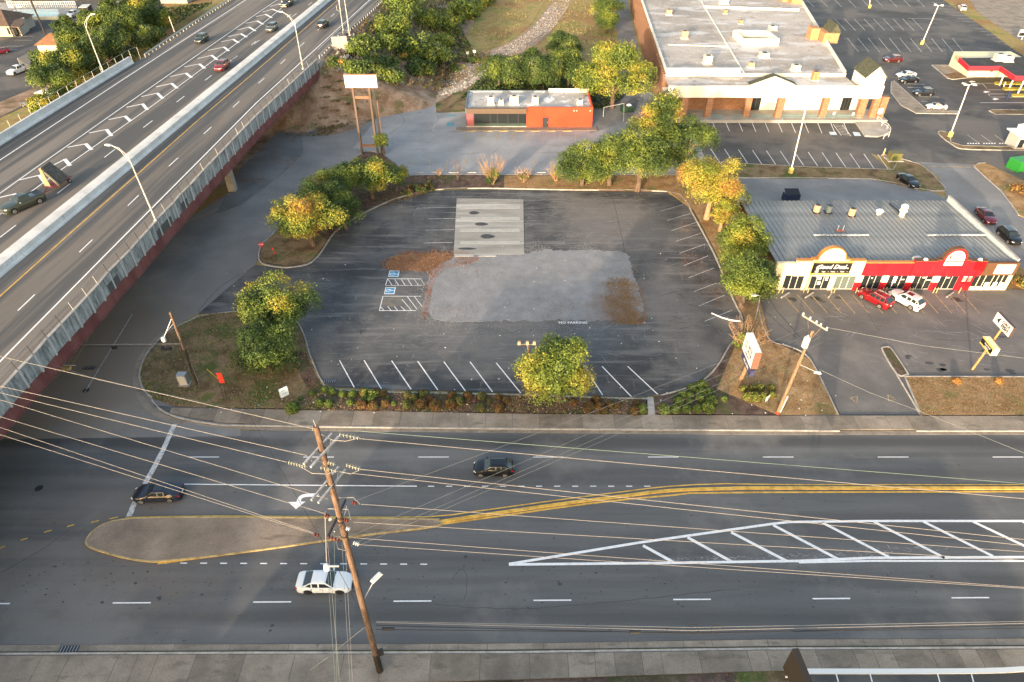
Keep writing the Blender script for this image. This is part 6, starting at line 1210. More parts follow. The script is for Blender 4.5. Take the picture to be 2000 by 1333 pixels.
# pool
slab('pool_deck',W([(-60,40),(0,37),(118,37),(155,30),(145,2),(-60,8)]),-.05,.08,M_conc)
pool=thing('swimming_pool','long pale turquoise swimming pool behind a fence','pool',(0,0,0)); MB().prism(W([(12,31),(30,19),(112,18),(116,27),(110,33),(20,35)],.1),.0,.14).build('rim',M_stucco,pool); MB().prism(W([(16,30.5),(32,20.5),(109,20),(112,26.5),(107,31),(22,33)],.15),.0,.15).build('water',mat('pool_water',(.25,.45,.44),.1,0,.6),pool)
pf=thing('pool_fence','white slatted pool fence behind the turquoise pool','fence',(0,0,0))
for i in range(34):
    p=at(18+i*4,16,0); MB().box(p.x,p.y,1.0,.12,.12,2.0).build('fence_post',M_white2,pf)
p=at(18,16,0);q=at(150,16,0)
for z_ in (.3,1.0,1.9): MB().box((p.x+q.x)/2,(p.y+q.y)/2,z_,q.x-p.x,.07,.08).build('rail',M_white2,pf)
wl=thing('pool_wall','low cream wall in front of the swimming pool','wall',(0,0,0)); p=at(18,39,0);q=at(120,39,0); MB().box((p.x+q.x)/2,p.y,.45,q.x-p.x,.3,.9).build('wall_body',M_cream,wl)
for lb,(x0_,x1_,yy,h_),mm in (('low terracotta roofed building along the top left edge',(-30,250,-6,4),MATS['orange_shingle']),):
    t=thing('long_building',lb,'building',(0,0,0)); p=at(x0_,yy,0);q=at(x1_,yy,0); MB().b2(p.x,q.x,p.y,p.y+12,0,h_).build('wall',M_cream,t); MB().b2(p.x-.5,q.x+.5,p.y-.8,p.y+12.5,h_,h_+.3).build('roof',mm,t)
# tent canopy over the dark car
p=at(55,140,0); t=thing('canopy_tent','charcoal canopy tent beside the white pickup','tent',p); A=[at(42,132,0)-p,at(66,147,0)-p,at(88,137,0)-p,at(62,122,0)-p]; top_=Vector((1.0,3.5,3.9))
E=[a_+Vector((0,0,2.3)) for a_ in A]; MB().add(E+[top_]+[A[0]+Vector((0,0,.2)),A[1]+Vector((0,0,.2))],[(0,1,4),(1,2,4),(2,3,4),(3,0,4),(5,6,1,0)]).build('canopy',mat('tent_grey',(.07,.075,.08),.8),t)
for a_ in A: tubeobj('tent_leg',[a_,a_+Vector((0,0,2.3))],.05,M_alu,t,5)
# hut near top of the field (280,0)
t=thing('hut','grey weathered hut at the top edge behind the freeway trees','hut',(0,0,0)); p=at(345,10,0); MB().b2(p.x-6,p.x+3,p.y+2,p.y+9,0,3).build('wall',M_conc,t); MB().b2(p.x-7,p.x+4,p.y+1,p.y+10,3,3.3).build('roof',M_shing,t)
# ---- unseen blocks added behind the viewpoint to cast long shadows into the scene
def plain(name,label,x0,x1,y0,y1,h,m):
    t=thing(name,label,'building',(0,0,0)); MB().b2(x0,x1,y0,y1,0,h).build('wall',m,t); MB().b2(x0-.3,x1+.3,y0-.3,y1+.3,h,h+.5).build('roof',M_roofgrey,t)
    for i in range(int((x1-x0)/3.2)):
        for k in range(int(h/3)): 
            f=MB().b2(x0+.8+i*3.2,x0+2.4+i*3.2,y1,y1+.06,1+k*3,2.5+k*3).build('window',M_glass,t)
# ---------------------------------------------------------------- vehicles
def paint(name,c,rough=.28,metal=.2): return mat('car_'+name,c,rough,metal,.5,coat=.6)
M_tyre=mat('tyre',(.02,.02,.021),.85); M_rim=mat('rim',(.5,.5,.5),.35,.7); M_rimd=mat('rim_dark',(.06,.06,.065),.4,.5); M_head=mat('headlight',(.75,.75,.72),.12,.1,.6); M_tail=mat('taillight',(.5,.01,.02),.2); M_trim=mat('black_trim',(.018,.018,.02),.6); M_chrome=mat('chrome',(.7,.68,.62),.2,.9); M_plate=mat('plate',(.7,.7,.66),.5)
SPEC={ # L,W,H, wheelbase, wheel r, nose z, hood z at screen, belt z, screen base x, roof front x, roof rear x, rear glass base x, deck z, tail z
 'sedan':dict(L=4.8,W=1.84,H=1.45,wb=2.78,r=.34,nose=.62,hood=.96,belt=.97,sb=.95,rf=.28,rr=-.95,rb=-1.75,deck=1.05,tail=.98),
 'coupe':dict(L=4.7,W=1.86,H=1.36,wb=2.72,r=.35,nose=.6,hood=.92,belt=.95,sb=.75,rf=.05,rr=-.8,rb=-1.85,deck=1.02,tail=.95),
 'hatch':dict(L=4.1,W=1.74,H=1.47,wb=2.53,r=.31,nose=.66,hood=.98,belt=1.0,sb=.95,rf=.3,rr=-1.35,rb=-1.9,deck=1.08,tail=1.0),
 'suv':dict(L=4.65,W=1.88,H=1.68,wb=2.7,r=.36,nose=.78,hood=1.1,belt=1.12,sb=.95,rf=.35,rr=-1.65,rb=-2.15,deck=1.15,tail=1.05),
 'pickup':dict(L=5.7,W=1.98,H=1.85,wb=3.55,r=.39,nose=.92,hood=1.2,belt=1.2,sb=1.05,rf=.5,rr=-.75,rb=-.92,deck=1.2,tail=1.15),
 'cabrio':dict(L=4.3,W=1.74,H=1.38,wb=2.55,r=.31,nose=.66,hood=.95,belt=.96,sb=.85,rf=.35,rr=-.9,rb=-1.3,deck=1.02,tail=.96)}
def car(kind,name,label,px,heading,body,z=0,rims=None,grp=None,cat='car',loc=None,roofm=None,scale=1.0,sunroof=False,stripe=None,bed=None):
    S=SPEC[kind]; L,Wd,H,wb,r=S['L'],S['W']/2,S['H'],S['wb'],S['r']; xf,xr=L/2,-L/2; fx,rx=wb/2+.05,-wb/2+.05
    t=thing(name,label,cat,loc if loc is not None else at(px[0],px[1],z),heading,grp); t.scale=(scale,)*3
    def topz(x):
        if x>S['sb']: u=(xf-x)/(xf-S['sb']); return S['nose']+(S['hood']-S['nose'])*(1-(1-min(u,1))**2.2)
        if x<S['rb']: u=(x-xr)/(S['rb']-xr+1e-6); return S['tail']+(S['deck']-S['tail'])*min(1,u*1.6)
        return S['belt']
    def width(x):
        e=1-.34*max(0,(x-(xf-.85))/.85)**2.6-.24*max(0,((xr+.65)-x)/.65)**2.6; return Wd*e
    def bot(x):
        zb=.22
        for c in (fx,rx):
            d=abs(x-c)
            if d<r+.09: zb=max(zb,r+math.sqrt(max(0,(r+.09)**2-d*d)))
        if x>xf-.2: zb=max(zb,.3)
        return zb
    xs=sorted(set([xf,xf-.05,xf-.14,xf-.28,xf-.45,xr+.2,xr+.05,S['sb'],0,S['rb'],xr+.3,xr+.1,xr]+[c+(r+.09)*k for c in (fx,rx) for k in (-1,-.92,-.7,-.35,0,.35,.7,.92,1)]+[fx+(xf-fx)*.75,.4,-.4]),reverse=True)
    V=[];F=[];n=12
    for x in xs:
        zt=topz(x); w=width(x); zb=bot(x); endf=1 if xs.index(x) not in (0,len(xs)-1) else .86
        if endf<1: w*=.95; zt-=.07
        half=[(w*.55,.24 if endf==1 else .4),(w*.93,max(zb-.02,.2)),(w*.985,max(zb,.24)),(w,max(zb+.02,.55)),(w*.975,max(zt*.86,zb+.06)),(w*.9,zt-.01),(w*.55,zt+.035),]
        if zb>.3 and endf==1: half[0]=(w*.6,.24)
        sec=[(x,y,z_) for y,z_ in half]+[(x,-y,z_) for y,z_ in half[::-1]]; n=len(sec); V+=sec
    m=len(xs)
    for i in range(m-1):
        for k in range(n): F.append((i*n+k,(i+1)*n+k,(i+1)*n+(k+1)%n,i*n+(k+1)%n))
    F.append(tuple(range(n))); F.append(tuple((m-1)*n+k for k in range(n-1,-1,-1)))
    MB().add(V,F).build('body',body,t,38)
    # greenhouse
    bw=Wd*.9; tw=Wd*.72; bz=S['belt']-.02; tz=H; roof=roofm or body
    if kind=='cabrio':
        MB().box(-.3,0,.9,1.9,bw*1.7,.16).build('interior',M_trim,t)
        for y in (-.36,.36): MB().box(-.25,y,1.08,.4,.5,.45,0,0,.8).build('seat',mat('seat_tan',(.4,.33,.26),.7),t)
        MB().plate([(S['sb'],bw*.88,bz),(S['sb'],-bw*.88,bz),(S['rf'],-tw,tz-.05),(S['rf'],tw,tz-.05)],.03).build('windscreen',M_carglass,t)
        MB().tube([(S['sb'],bw*.9,bz),(S['rf'],tw,tz-.04),(S['rf'],-tw,tz-.04),(S['sb'],-bw*.9,bz)],.035,5).build('screen_frame',body,t)
        MB().box(-1.35,0,1.05,.5,bw*1.5,.16).build('folded_top',M_trim,t)
    else:
        sb,rf,rr,rb=S['sb'],S['rf'],S['rr'],S['rb']
        bzR=S['deck']-.02 if kind!='pickup' else bz
        V=[(sb,bw,bz),(sb,-bw,bz),(rf,tw,tz-.04),(rf,-tw,tz-.04),(rr,tw,tz-.05),(rr,-tw,tz-.05),(rb,bw*.96,bzR),(rb,-bw*.96,bzR),(rf-.15,tw*.6,tz+.02),(rf-.15,-tw*.6,tz+.02),(rr+.15,tw*.6,tz+.01),(rr+.15,-tw*.6,tz+.01)]
        F=[(0,1,3,2),(6,4,5,7),(0,2,4,6),(1,7,5,3),(8,10,11,9)]; F=[(0,1,3,2),(6,4,5,7),(0,2,4,6),(1,7,5,3),(2,3,9,8),(4,10,11,5),(2,8,10,4),(3,5,11,9),(8,9,11,10)]
        cb=MB().add(V,F).build('cabin',roof,t)
        bm=bmesh.new(); bm.from_mesh(cb.data); bmesh.ops.bevel(bm,geom=[e_ for e_ in bm.edges if not e_.is_boundary],offset=.055,segments=2,affect='EDGES',profile=.6); bm.to_mesh(cb.data); bm.free(); cb.data.polygons.foreach_set('use_smooth',[True]*len(cb.data.polygons)); cb.data.set_sharp_from_angle(angle=R(40))
        def pane(q,name,out=.012,ins=.07):
            c=sum((Vector(p) for p in q),Vector())/4; nn=(Vector(q[1])-Vector(q[0])).cross(Vector(q[2])-Vector(q[0])).normalized()
            if nn.dot(c-Vector((0,0,.8)))<0: nn=-nn
            q=[Vector(p)+(c-Vector(p)).normalized()*ins+nn*out for p in q]
            o=MB().plate(q,.01).build(name,M_carglass,t); return o
        pane([V[0],V[1],V[3],V[2]],'windscreen',.015,.06); pane([V[7],V[6],V[4],V[5]],'rear_window',.015,.09)
        for s in (1,-1):
            a=Vector((sb,s*bw,bz));b=Vector((rf,s*tw,tz-.04));c=Vector((rr,s*tw,tz-.05));d=Vector((rb,s*bw*.96,bzR))
            nseg=2 if kind in('coupe','pickup','sedan') else 3
            xm=[rf+(sb-rf)*.55]+[rf-.05-(rf-.05-rr)*k/nseg for k in range(1,nseg)]+[rr+(0 if nseg==3 else .0)]
            def pt(x,up):
                if up: 
                    x_=min(max(x,rr),rf); return Vector((x_,s*tw,tz-.05)) if x<=rf else a.lerp(b,(sb-x)/(sb-rf))
                return Vector((x,s*bw*(.98),bz))
            xsn=[sb-.12]+[rf-(rf-rr)*k/nseg for k in range(1,nseg)]+[rr if nseg==3 and kind!='hatch' else rr]
            for i in range(len(xsn)-1):
                x0,x1=xsn[i],xsn[i+1]
                q=[pt(x0,0),pt(x1,0),pt(x1,1),pt(min(x0,rf),1) if i==0 else pt(x0,1)]
                pane(q,'side_window',.012,.08)
            # quarter glass
            if kind!='pickup': 
                q=[Vector((rr,s*bw*.98,bz)),d.lerp(c,.18),c,c]; 
                cen=(q[0]+q[1]+q[2])/3; tri=[p+(cen-p)*.22+Vector((0,s*.014,0.004)) for p in q[:3]]
                MB().add(tri+[p-Vector((0,s*.01,0)) for p in tri],[(0,1,2),(2,1,0),(3,4,5),(5,4,3)]).build('quarter_window',M_carglass,t)
        if sunroof: MB().box(rf-.65,0,tz+.02,.8,tw*1.1,.02).build('sunroof',M_carglass,t)
        if kind=='suv':
            for s in (1,-1): MB().tube([(rf-.2,s*tw*.88,tz+.02),(rf-.3,s*tw*.88,tz+.07),(rr+.2,s*tw*.88,tz+.06),(rr+.1,s*tw*.88,tz)],.02,5).build('roof_rail',M_alu,t)
    # wheels
    for x in (fx,rx):
        for s in (1,-1):
            ax=Matrix.Rotation(PI/2,3,'X'); w_=MB().lathe([(r*.7,-.1),(r*.97,-.1),(r,-.06),(r,.06),(r*.97,.1),(r*.7,.1)],(x,s*(Wd-.13),r),16,ax=ax).build('wheel',M_tyre,t,40)
            rm=MB().lathe([(r*.66,-.012),(r*.66,.012)],(x,s*(Wd-.02),r),14,ax=ax)
            rm.build('rim',rims or M_rim,w_)
            sp=MB()
            for k in range(5):
                a=2*PI*k/5; sp.box(x+math.cos(a)*r*.36,s*(Wd-.0),r+math.sin(a)*r*.36,r*.5,.012,r*.13,ax=Matrix.Rotation(-a,3,'Y'))
            sp.build('spokes',M_rimd if rims is None else M_tyre,w_)
    # lights, bumpers, grille, mirrors, plates
    nz=S['nose']
    for s in (1,-1):
        MB().box(xf-.2,s*Wd*.64,nz+.0,.34,.26,.12,-s*.62).build('headlight',M_head,t)
        MB().box(xr+.14,s*Wd*.7,S['tail']-.13,.2,.3 if kind!='pickup' else .2,.16 if kind not in('suv','pickup') else .3,s*.25).build('taillight',M_tail,t)
        MB().box(S['sb']-.28,s*(Wd+.08),S['belt']+.06,.14,.22,.14,0,0,.85).build('mirror',body if kind!='pickup' else M_chrome,t)
        for sxm in ((S['sb']-.1,.0,-.98) if kind!='coupe' else (S['sb']-.1,-.7)): MB().box(sxm,s*(Wd+.001),.66,.018,.012,.5).build('door_seam',M_trim,t)
        for hx in (-.15,-.95): MB().box(hx,s*(Wd*.985),S['belt']-.15,.16,.03,.03).build('door_handle',M_trim,t)
        MB().box(-.05,s*(Wd*.96),.28,wb-.95,.06,.09).build('sill',M_trim,t)
    MB().box(xf+.0,0,nz-.16,.06,Wd*.8,.14).build('grille',M_trim if kind!='pickup' else M_chrome,t); MB().box(xf-.02,0,.38,.12,Wd*(1.55 if kind=='pickup' else 1.1),.16).build('front_bumper',M_chrome if kind=='pickup' else M_trim,t)
    MB().box(xr+.02,0,.4,.12,Wd*(1.55 if kind=='pickup' else 1.2),.16).build('rear_bumper',M_chrome if kind=='pickup' else M_trim,t); MB().box(xr-.01,0,.72,.05,.34,.16).build('number_plate',M_plate,t)
    if kind=='pickup':
        MB().box(-1.85,0,1.215,1.8,Wd*1.6,.03).build('bed_cover' if bed=='cover' else 'bed',bed_m if bed=='cover' else M_trim,t)
        for s in (1,-1): MB().box(-1.85,s*Wd*.86,1.25,1.95,.08,.08).build('bed_rail',body,t)
        MB().box(-2.78,0,1.23,.08,Wd*1.6,.06).build('tailgate',body,t)
    return t
bed_m=mat('bed_cover',(.06,.065,.07),.75)
def hd(a,b,z=0): 
    p=at(*a,z);q=at(*b,z); return math.atan2(q.y-p.y,q.x-p.x)
def carpx(kind,name,label,tail,nose,body,z=0,**k):
    p=at(*tail,z);q=at(*nose,z); return car(kind,name,label,None,math.atan2(q.y-p.y,q.x-p.x),body,z,loc=(p+q)/2,**k)
P=paint
GV='vehicles on the freeway'
# avenue
carpx('sedan','sedan_car','dark navy sedan waiting on the stop line by the median island',(360,968),(265,972),P('navy',(.02,.026,.045)),sunroof=True,grp='cars on the avenue')
carpx('hatch','hatchback_car','black hatchback with red tail lamps driving left on the far lanes',(1003,921),(925,921),P('black',(.008,.008,.009)),grp='cars on the avenue')
carpx('sedan','sedan_car','white sedan with black wheels driving right under the tall pole',(586,1144),(688,1144),P('white',(.75,.77,.78),.35,0),rims=M_tyre,grp='cars on the avenue')
# shops
carpx('suv','suv_car','bright red crossover parked before the red shop front',(1733,604),(1680,576),P('red',(.24,.008,.013)),sunroof=True,grp='cars parked at the shops')
carpx('suv','suv_car','white crossover with dark sunroof parked beside the red one',(1794,607),(1740,578),P('pearl',(.68,.66,.63),.35,0),sunroof=True,grp='cars parked at the shops')
carpx('sedan','sedan_car','black sedan parked at an angle behind the shops',(1757,349),(1787,369),P('black2',(.008,.008,.009)))
carpx('sedan','sedan_car','maroon older sedan parked along the right end wall of the shops',(1906,410),(1940,447),P('maroon',(.16,.015,.025)))
carpx('suv','suv_car','black suv parked behind the maroon sedan at the right end wall',(1948,450),(1988,487),P('black3',(.008,.008,.009)))
# plaza side
pg='cars parked beside the plaza'
carpx('suv','suv_car','dark red suv half hidden behind the plaza corner tower',(1760,121),(1724,121),P('darkred',(.1,.01,.01)),grp=pg)
carpx('sedan','sedan_car','white sedan parked behind the black one beside the plaza tower',(1789,150),(1747,152),P('white2',(.72,.72,.72),.35,0),grp=pg)
carpx('sedan','sedan_car','black sedan parked beside the plaza tower',(1795,160),(1752,162),P('black4',(.01,.01,.011)),grp=pg)
carpx('suv','suv_car','charcoal suv parked by the divider island of the plaza',(1824,186),(1780,187),P('charcoal',(.02,.022,.03)),grp=pg)
carpx('cabrio','convertible_car','white convertible with its top down at the end of the divider island',(1848,214),(1806,213),P('white3',(.74,.74,.72),.35,0),grp=pg)
carpx('suv','suv_car','tiny pale car on the far road at the top right',(1884,26),(1871,14),P('greyw',(.5,.5,.5),.4,0))
# freeway
carpx('pickup','pickup_truck','dark green pickup with cream bumper towing the open trailer',(77,393),(20,417),P('green',(.035,.042,.028)),ZD+.02,bed='cover',grp=GV,cat='pickup')
carpx('suv','suv_car','red suv on the lane beside the median barrier',(446,127),(424,144),P('red2',(.2,.01,.02)),ZD+.02,grp=GV)
carpx('suv','suv_car','dark green suv alone on the left ramp lane',(404,76),(386,88),P('dgreen',(.018,.028,.022)),ZD+.02,grp=GV)
carpx('suv','suv_car','grey suv approaching on the freeway near the top',(540,54),(524,66),P('grey',(.07,.08,.085)),ZD+.02,grp=GV)
carpx('pickup','pickup_truck','black pickup at the top edge of the freeway',(571,5),(552,18),P('black5',(.02,.022,.025)),ZD+.02,grp=GV,cat='pickup')
carpx('suv','suv_car','black suv driving away on the right carriageway',(624,60),(640,46),P('black6',(.01,.01,.012)),ZD+.02,grp=GV)
# motel
mg='vehicles parked at the motel'
carpx('hatch','hatchback_car','maroon hatchback cut by the left edge in the motel lot',(20,102),(-14,108),P('maroon2',(.17,.01,.03)),grp=mg)
carpx('pickup','pickup_truck','white pickup parked beside the charcoal tent',(52,137),(22,148),P('white4',(.74,.76,.76),.35,0),grp=mg,cat='pickup')
carpx('suv','suv_car','dark green car standing under the charcoal tent',(82,132),(62,140),P('green2',(.015,.04,.03)),grp=mg)
carpx('pickup','pickup_truck','white pickup beside the pool fence with the black trailer behind',(158,27),(132,38),P('white5',(.74,.76,.76),.35,0),grp=mg,cat='pickup')
carpx('sedan','sedan_car','white sedan half hidden by the yellow tree at the side fence',(108,187),(73,186),P('white6',(.72,.72,.72),.35,0),grp=mg)
carpx('coupe','coupe_car','grey coupe on the side drive by the chain link fence',(88,210),(38,206),P('grey2',(.12,.125,.13)),grp=mg)
carpx('sedan','sedan_car','white car at the top edge above the freeway wood',(252,3),(232,6),P('white7',(.72,.72,.72),.35,0),grp=mg)
p=at(168,34,0); t=thing('box_trailer','black box trailer with pale roof behind the white pickup','trailer',p); MB().box(0,1.5,1.6,2.6,4.2,2.6,.2).build('box_body',M_black,t); MB().box(0,1.5,2.95,2.6,4.2,.1,.2).build('roof',M_alu,t); [MB().lathe([(.35,-.1),(.35,.1)],(x_,1.2,.35),10,ax=Matrix.Rotation(PI/2,3,'Y')).build('wheel',M_tyre,t) for x_ in (-1.2,1.3)]
# trailer with leaning board stack
a=at(84,388,ZD+.02); b=at(132,352,ZD+.02); ang=math.atan2(a.y-b.y,a.x-b.x)
tr=thing('flat_trailer','small maroon trailer carrying a leaning stack of ribbed dark panels','trailer',b+(a-b)*.3,ang)
M_tr=mat('trailer_maroon',(.2,.03,.035),.6)
MB().box(0,0,.62,3.6,1.7,.12).build('trailer_bed',M_tr,tr); MB().tube([(1.8,.6,.6),(3.6,0,.55)],.06,5).build('drawbar',M_tr,tr); MB().tube([(1.8,-.6,.6),(3.6,0,.55)],.06,5).build('drawbar',M_tr,tr)
for s in (1,-1):
    w_=MB().lathe([(.34,-.1),(.34,.1)],(-.9,s*.95,.34),14,ax=Matrix.Rotation(PI/2,3,'X')).build('wheel',M_tyre,tr); MB().lathe([(.2,-.02),(.2,.02)],(-.9,s*1.06,.34),12,ax=Matrix.Rotation(PI/2,3,'X')).build('rim',M_rim,w_); MB().box(-.9,s*.97,.76,.9,.3,.05).build('mudguard',M_tr,tr)
M_pan=surf('weathered_panel',[(.3,(.07,.07,.06)),(.7,(.13,.125,.11))],2,(1,1,1),(8,.2),rough=.6)
pl=MB().plate([(1.3,.95,.7),(-1.3,.95,.7),(-1.1,-.9,3.2),(1.1,-.9,3.2)],.12).build('panel',M_pan,tr)
for i in range(10): 
    x=-1.15+i*.25; MB().plate([(x+.09,.98,.74),(x,.98,.74),(x*.85,-.87,3.25),(x*.85+.09,-.87,3.25)],.07).build('panel_rib',M_pan,pl)
MB().plate([(1.75,-.95,.7),(1.75,-.1,.7),(1.3,-.75,3.2),(1.3,-1.05,3.2)],.08).build('end_board',mat('board_orange',(.36,.22,.12),.7),tr); MB().tube([(1.33,.99,.72),(1.13,-.9,3.27)],.05,4).build('edge_strip',mat('strip_cream',(.3,.27,.17),.6),tr); MB().tube([(1.6,1.1,.6),(1.3,-.8,3.1)],.04,4).build('edge_strip',MATS['strip_cream'],tr)
# ---------------------------------------------------------------- poles, wires
mp=at(742,1310,.14); mt_=onray((617,833),mp.y) ; mt_=Vector((mt_.x,mp.y,mt_.z))
pole=thing('utility_pole','tall brown wooden power pole with three crossarm levels beside the near sidewalk','utility pole',mp)
T=mt_-mp; MB().tube([(0,0,-.1),T*.25,T*.5,T*.75,T],[.25,.23,.21,.18,.155],12).build('shaft',M_wood,pole,60); MB().tube([(0,0,-.05),T*.1],[.27,.255],12).build('dark_butt',M_tar,pole,60)
MB().tube([T,T+Vector((-.05,0,.5))],.03,4).build('lightning_pin',M_steel,pole)
def onpole(py):   # point on the pole axis seen at photo row py
    best=min(range(0,401),key=lambda i:abs(P2(mp+T*(i/400))[1]-py)); return mp+T*(best/400)
def P2(p):
    dz=p.z-CAM_H; cz=p.y*math.cos(PITCH)-dz*math.sin(PITCH); cy=-p.y*math.sin(PITCH)-dz*math.cos(PITCH); return (1000+FPX*p.x/cz,666.5+FPX*cy/cz)
for py in (880,946,1018,1045): q=onpole(py)-mp; MB().lathe([(.235,-.05),(.235,.05)],q,12).build('band',M_dkmetal,pole)
for py,(l,r_),m_ in ((880,((600,910),(655,850)),M_steel),(946,((615,980),(668,915)),M_steel),(1008,((648,1050),(682,978)),M_dkmetal)):
    c=onpole(py); z=c.z; a=at(*l,z)-mp; b=at(*r_,z)-mp; d=(b-a).normalized(); nn=Vector((-d.y,d.x,0))*.24
    for s in (1,-1) if m_ is M_steel else (1,):
        MB().box(*((a+b)/2+nn*s),(b-a).length,.1,.13,math.atan2(d.y,d.x)).build('crossarm',surf('grey_arm',[(.3,g(.32)),(.7,g(.45))],2,(1,1,1),(8,.15),rough=.8) if m_ is M_steel else M_dkmetal,pole)
    tubeobj('brace',[a+(b-a)*.15,c-mp-Vector((0,0,1.0))],.03,M_steel,pole,4); tubeobj('brace',[a+(b-a)*.85,c-mp-Vector((0,0,1.0))],.03,M_steel,pole,4)
def insul(p,q,nd,r,m,parent,off):
    """string of discs from p to q"""
    mb=MB(); p=Vector(p)-off; q=Vector(q)-off; d=(q-p); R_=d.to_track_quat('Z','Y').to_matrix(); mb.tube([p,q],.02,4)
    for i in range(nd): mb.lathe([(r*.25,-.03),(r,-.015),(r*.9,.02),(r*.25,.03)],p+d*((i+.5)/nd),10,ax=R_)
    mb.build('insulator',m,parent)
M_ins=mat('insulator_glass',(.3,.31,.26),.25,0,.6); M_insr=mat('insulator_red',(.16,.03,.02),.3,0,.6); M_insw=mat('insulator_white',(.7,.7,.68),.3)
def wire(label,pxs,zs,r,m,sag=.0,ext_=0,cat='power line',grp=None,name='power_line'):
    P_=[at(x,y,z) for (x,y),z in zip(pxs,zs)]
    if ext_: P_[-1]=P_[-1]+(P_[-1]-P_[-2])*ext_
    base=P_[0]; pts=[]
    for a,b in zip(P_[:-1],P_[1:]):
        n=14 
        for i in range(n): 
            u=i/n; q=a.lerp(b,u); q.z-=sag*4*u*(1-u); pts.append(q-base)
    pts.append(P_[-1]-base)
    o=MB().tube(pts,r,4,cap=False).build(name,m); o.location=base; return tag(o,label,cat,grp)
zt=mt_.z
zA=onpole(850).z; zB=onpole(905).z; zC=onpole(1005).z; zD=onpole(1060).z
wl=[((612,838),(0,695),zt-.3,'bright wire leaving the pole top to the left'),((600,890),(0,753),zB+1.0,'wire from the upper double crossarm to the left, upper of two'),((560,903),(0,766),zB,'wire from the upper double crossarm to the left, lower of two'),((640,975),(0,780),zC+.8,'wire from the brown insulator to the left'),((633,1003),(0,813),zC,'wire from the white capped insulator to the left'),((612,1041),(0,834),zD+.3,'upper wire of the lowest pair running left'),((612,1043),(0,848),zD,'lower wire of the lowest pair running left')]
for a,b,z,lb in wl: wire(lb,[a,b],[z,z],.015,M_wire,ext_=3.0,sag=.1,grp='wires running left from the power pole')
wr=[((702,857),(2000,980-12),zA-.3,'bright wire leaving the pole top to the right'),((705,917),(2000,1048),zB+.6,'upper of the twin wires leaving the double crossarm to the right'),((662,922),(2000,1060),zB,'lower of the twin wires leaving the double crossarm to the right'),((705,985),(2000,1073),zC+.6,'wire leaving the brown insulator to the right'),((690,1020),(2000,1090),zC,'wire leaving the middle insulator to the right'),((655,1048),(2000,1143),zD,'upper of the lowest pair running right'),((700,1064),(2000,1145),zD-.3,'lower of the lowest pair running right'),]
for a,b,z,lb in wr: wire(lb,[a,b],[z,z],.014,M_wire,ext_=1.5,sag=.25,grp='wires running right from the power pole')
wire('thin green wire crossing the avenue to the right edge',[(695,842),(2000,945)],[zt-.2,zt-2],.013,M_wireg,ext_=1.0)
for lb,a,b,z in (('thin slack line from the pole to the right utility pole, upper',(690,980),(1575,640),(zC,11)),('thin slack line from the pole to the right utility pole, middle',(690,1045),(1590,648),(zC-1,11)),('thin slack line from the pole to the right utility pole, lower',(690,1062),(1600,660),(zD,11)),('thin slack line from the pole to the right utility pole, lowest',(700,1066),(1608,668),(zD-.4,10.8))): wire(lb,[a,b],list(z),.01,M_wire2,sag=.3)
for i,(x0,y0,x1,m) in enumerate(((633,1010,655,M_wireg),(640,1060,664,M_wire),(652,1030,658,M_wireg),(668,1060,684,M_wire2),(675,1080,689,M_wire))): wire('vertical looking service wire dropping towards the near edge, %s from the left'%ORD[i],[(x0,y0),(x1,1340)],[zD,zD-2],.011,m,ext_=.5,grp='service wires to the near side')
wire('heavy wire ending in a bell insulator above the white sedan',[(635,1004),(638,1105)],[zC,zC-1.5],.03,M_wire)
b=at(638,1108,zC-1.6); t=thing('hanging_insulator','pale bell insulator hanging above the white sedan','insulator',b); MB().lathe([(.05,-.3),(.2,-.2),(.2,0),(.08,.1),(.16,.2),(.05,.3)],(0,0,0),10).build('bell',M_insw,t); MB().box(.35,0,.1,.8,.08,.08).build('bracket',M_alu,t)
off=mp
insul(at(610,838,zt-.3),at(622,839,zt-.3),3,.11,M_ins,pole,off)
for (a,b_,z,n_,m_) in (((662,848),(703,856),zA-.3,6,M_ins),((563,903),(600,912),zB,7,M_ins),((625,913),(660,921),zB,5,M_ins),((676,908),(705,917),zB+.6,5,M_ins),((640,903),(655,907),zB+.8,3,M_ins),((652,975),(662,978),zC+.7,2,M_insr),((688,981),(697,984),zC+.6,2,M_insr),((635,1006),(643,1009),zC,2,M_insr),((672,1015),(681,1018),zC,2,M_insr),((613,1044),(624,1047),zD,2,M_insr),((640,1049),(652,1052),zD,2,M_insr),((652,1053),(664,1056),zD,2,M_insr),((690,1060),(702,1064),zD-.2,3,M_insw),((676,1032),(684,1034),zC-.6,2,M_insw),((660,1001),(667,1004),zC,2,M_insw),((643,1013),(648,1016),zC-.2,1,M_insw)):
    insul(at(*a,z),at(*b_,z),n_,.12 if m_ is M_ins else .13,m_,pole,off)
for pts,z in ((((628,849),(650,860),(675,862),(700,856)),zA-.6),(((587,912),(610,925),(640,926),(655,920)),zB-.3),(((663,921),(685,926),(705,917)),zB),(((652,973),(690,972),(703,985)),zC+.8),(((634,1003),(640,994),(680,995),(685,1015)),zC+.3),(((655,1053),(660,1072),(675,1076),(687,1066)),zD-.5)): 
    q=[at(x,y,z)-mp for x,y in pts]; tubeobj('jumper_wire',q,.022,M_wire,pole,4)
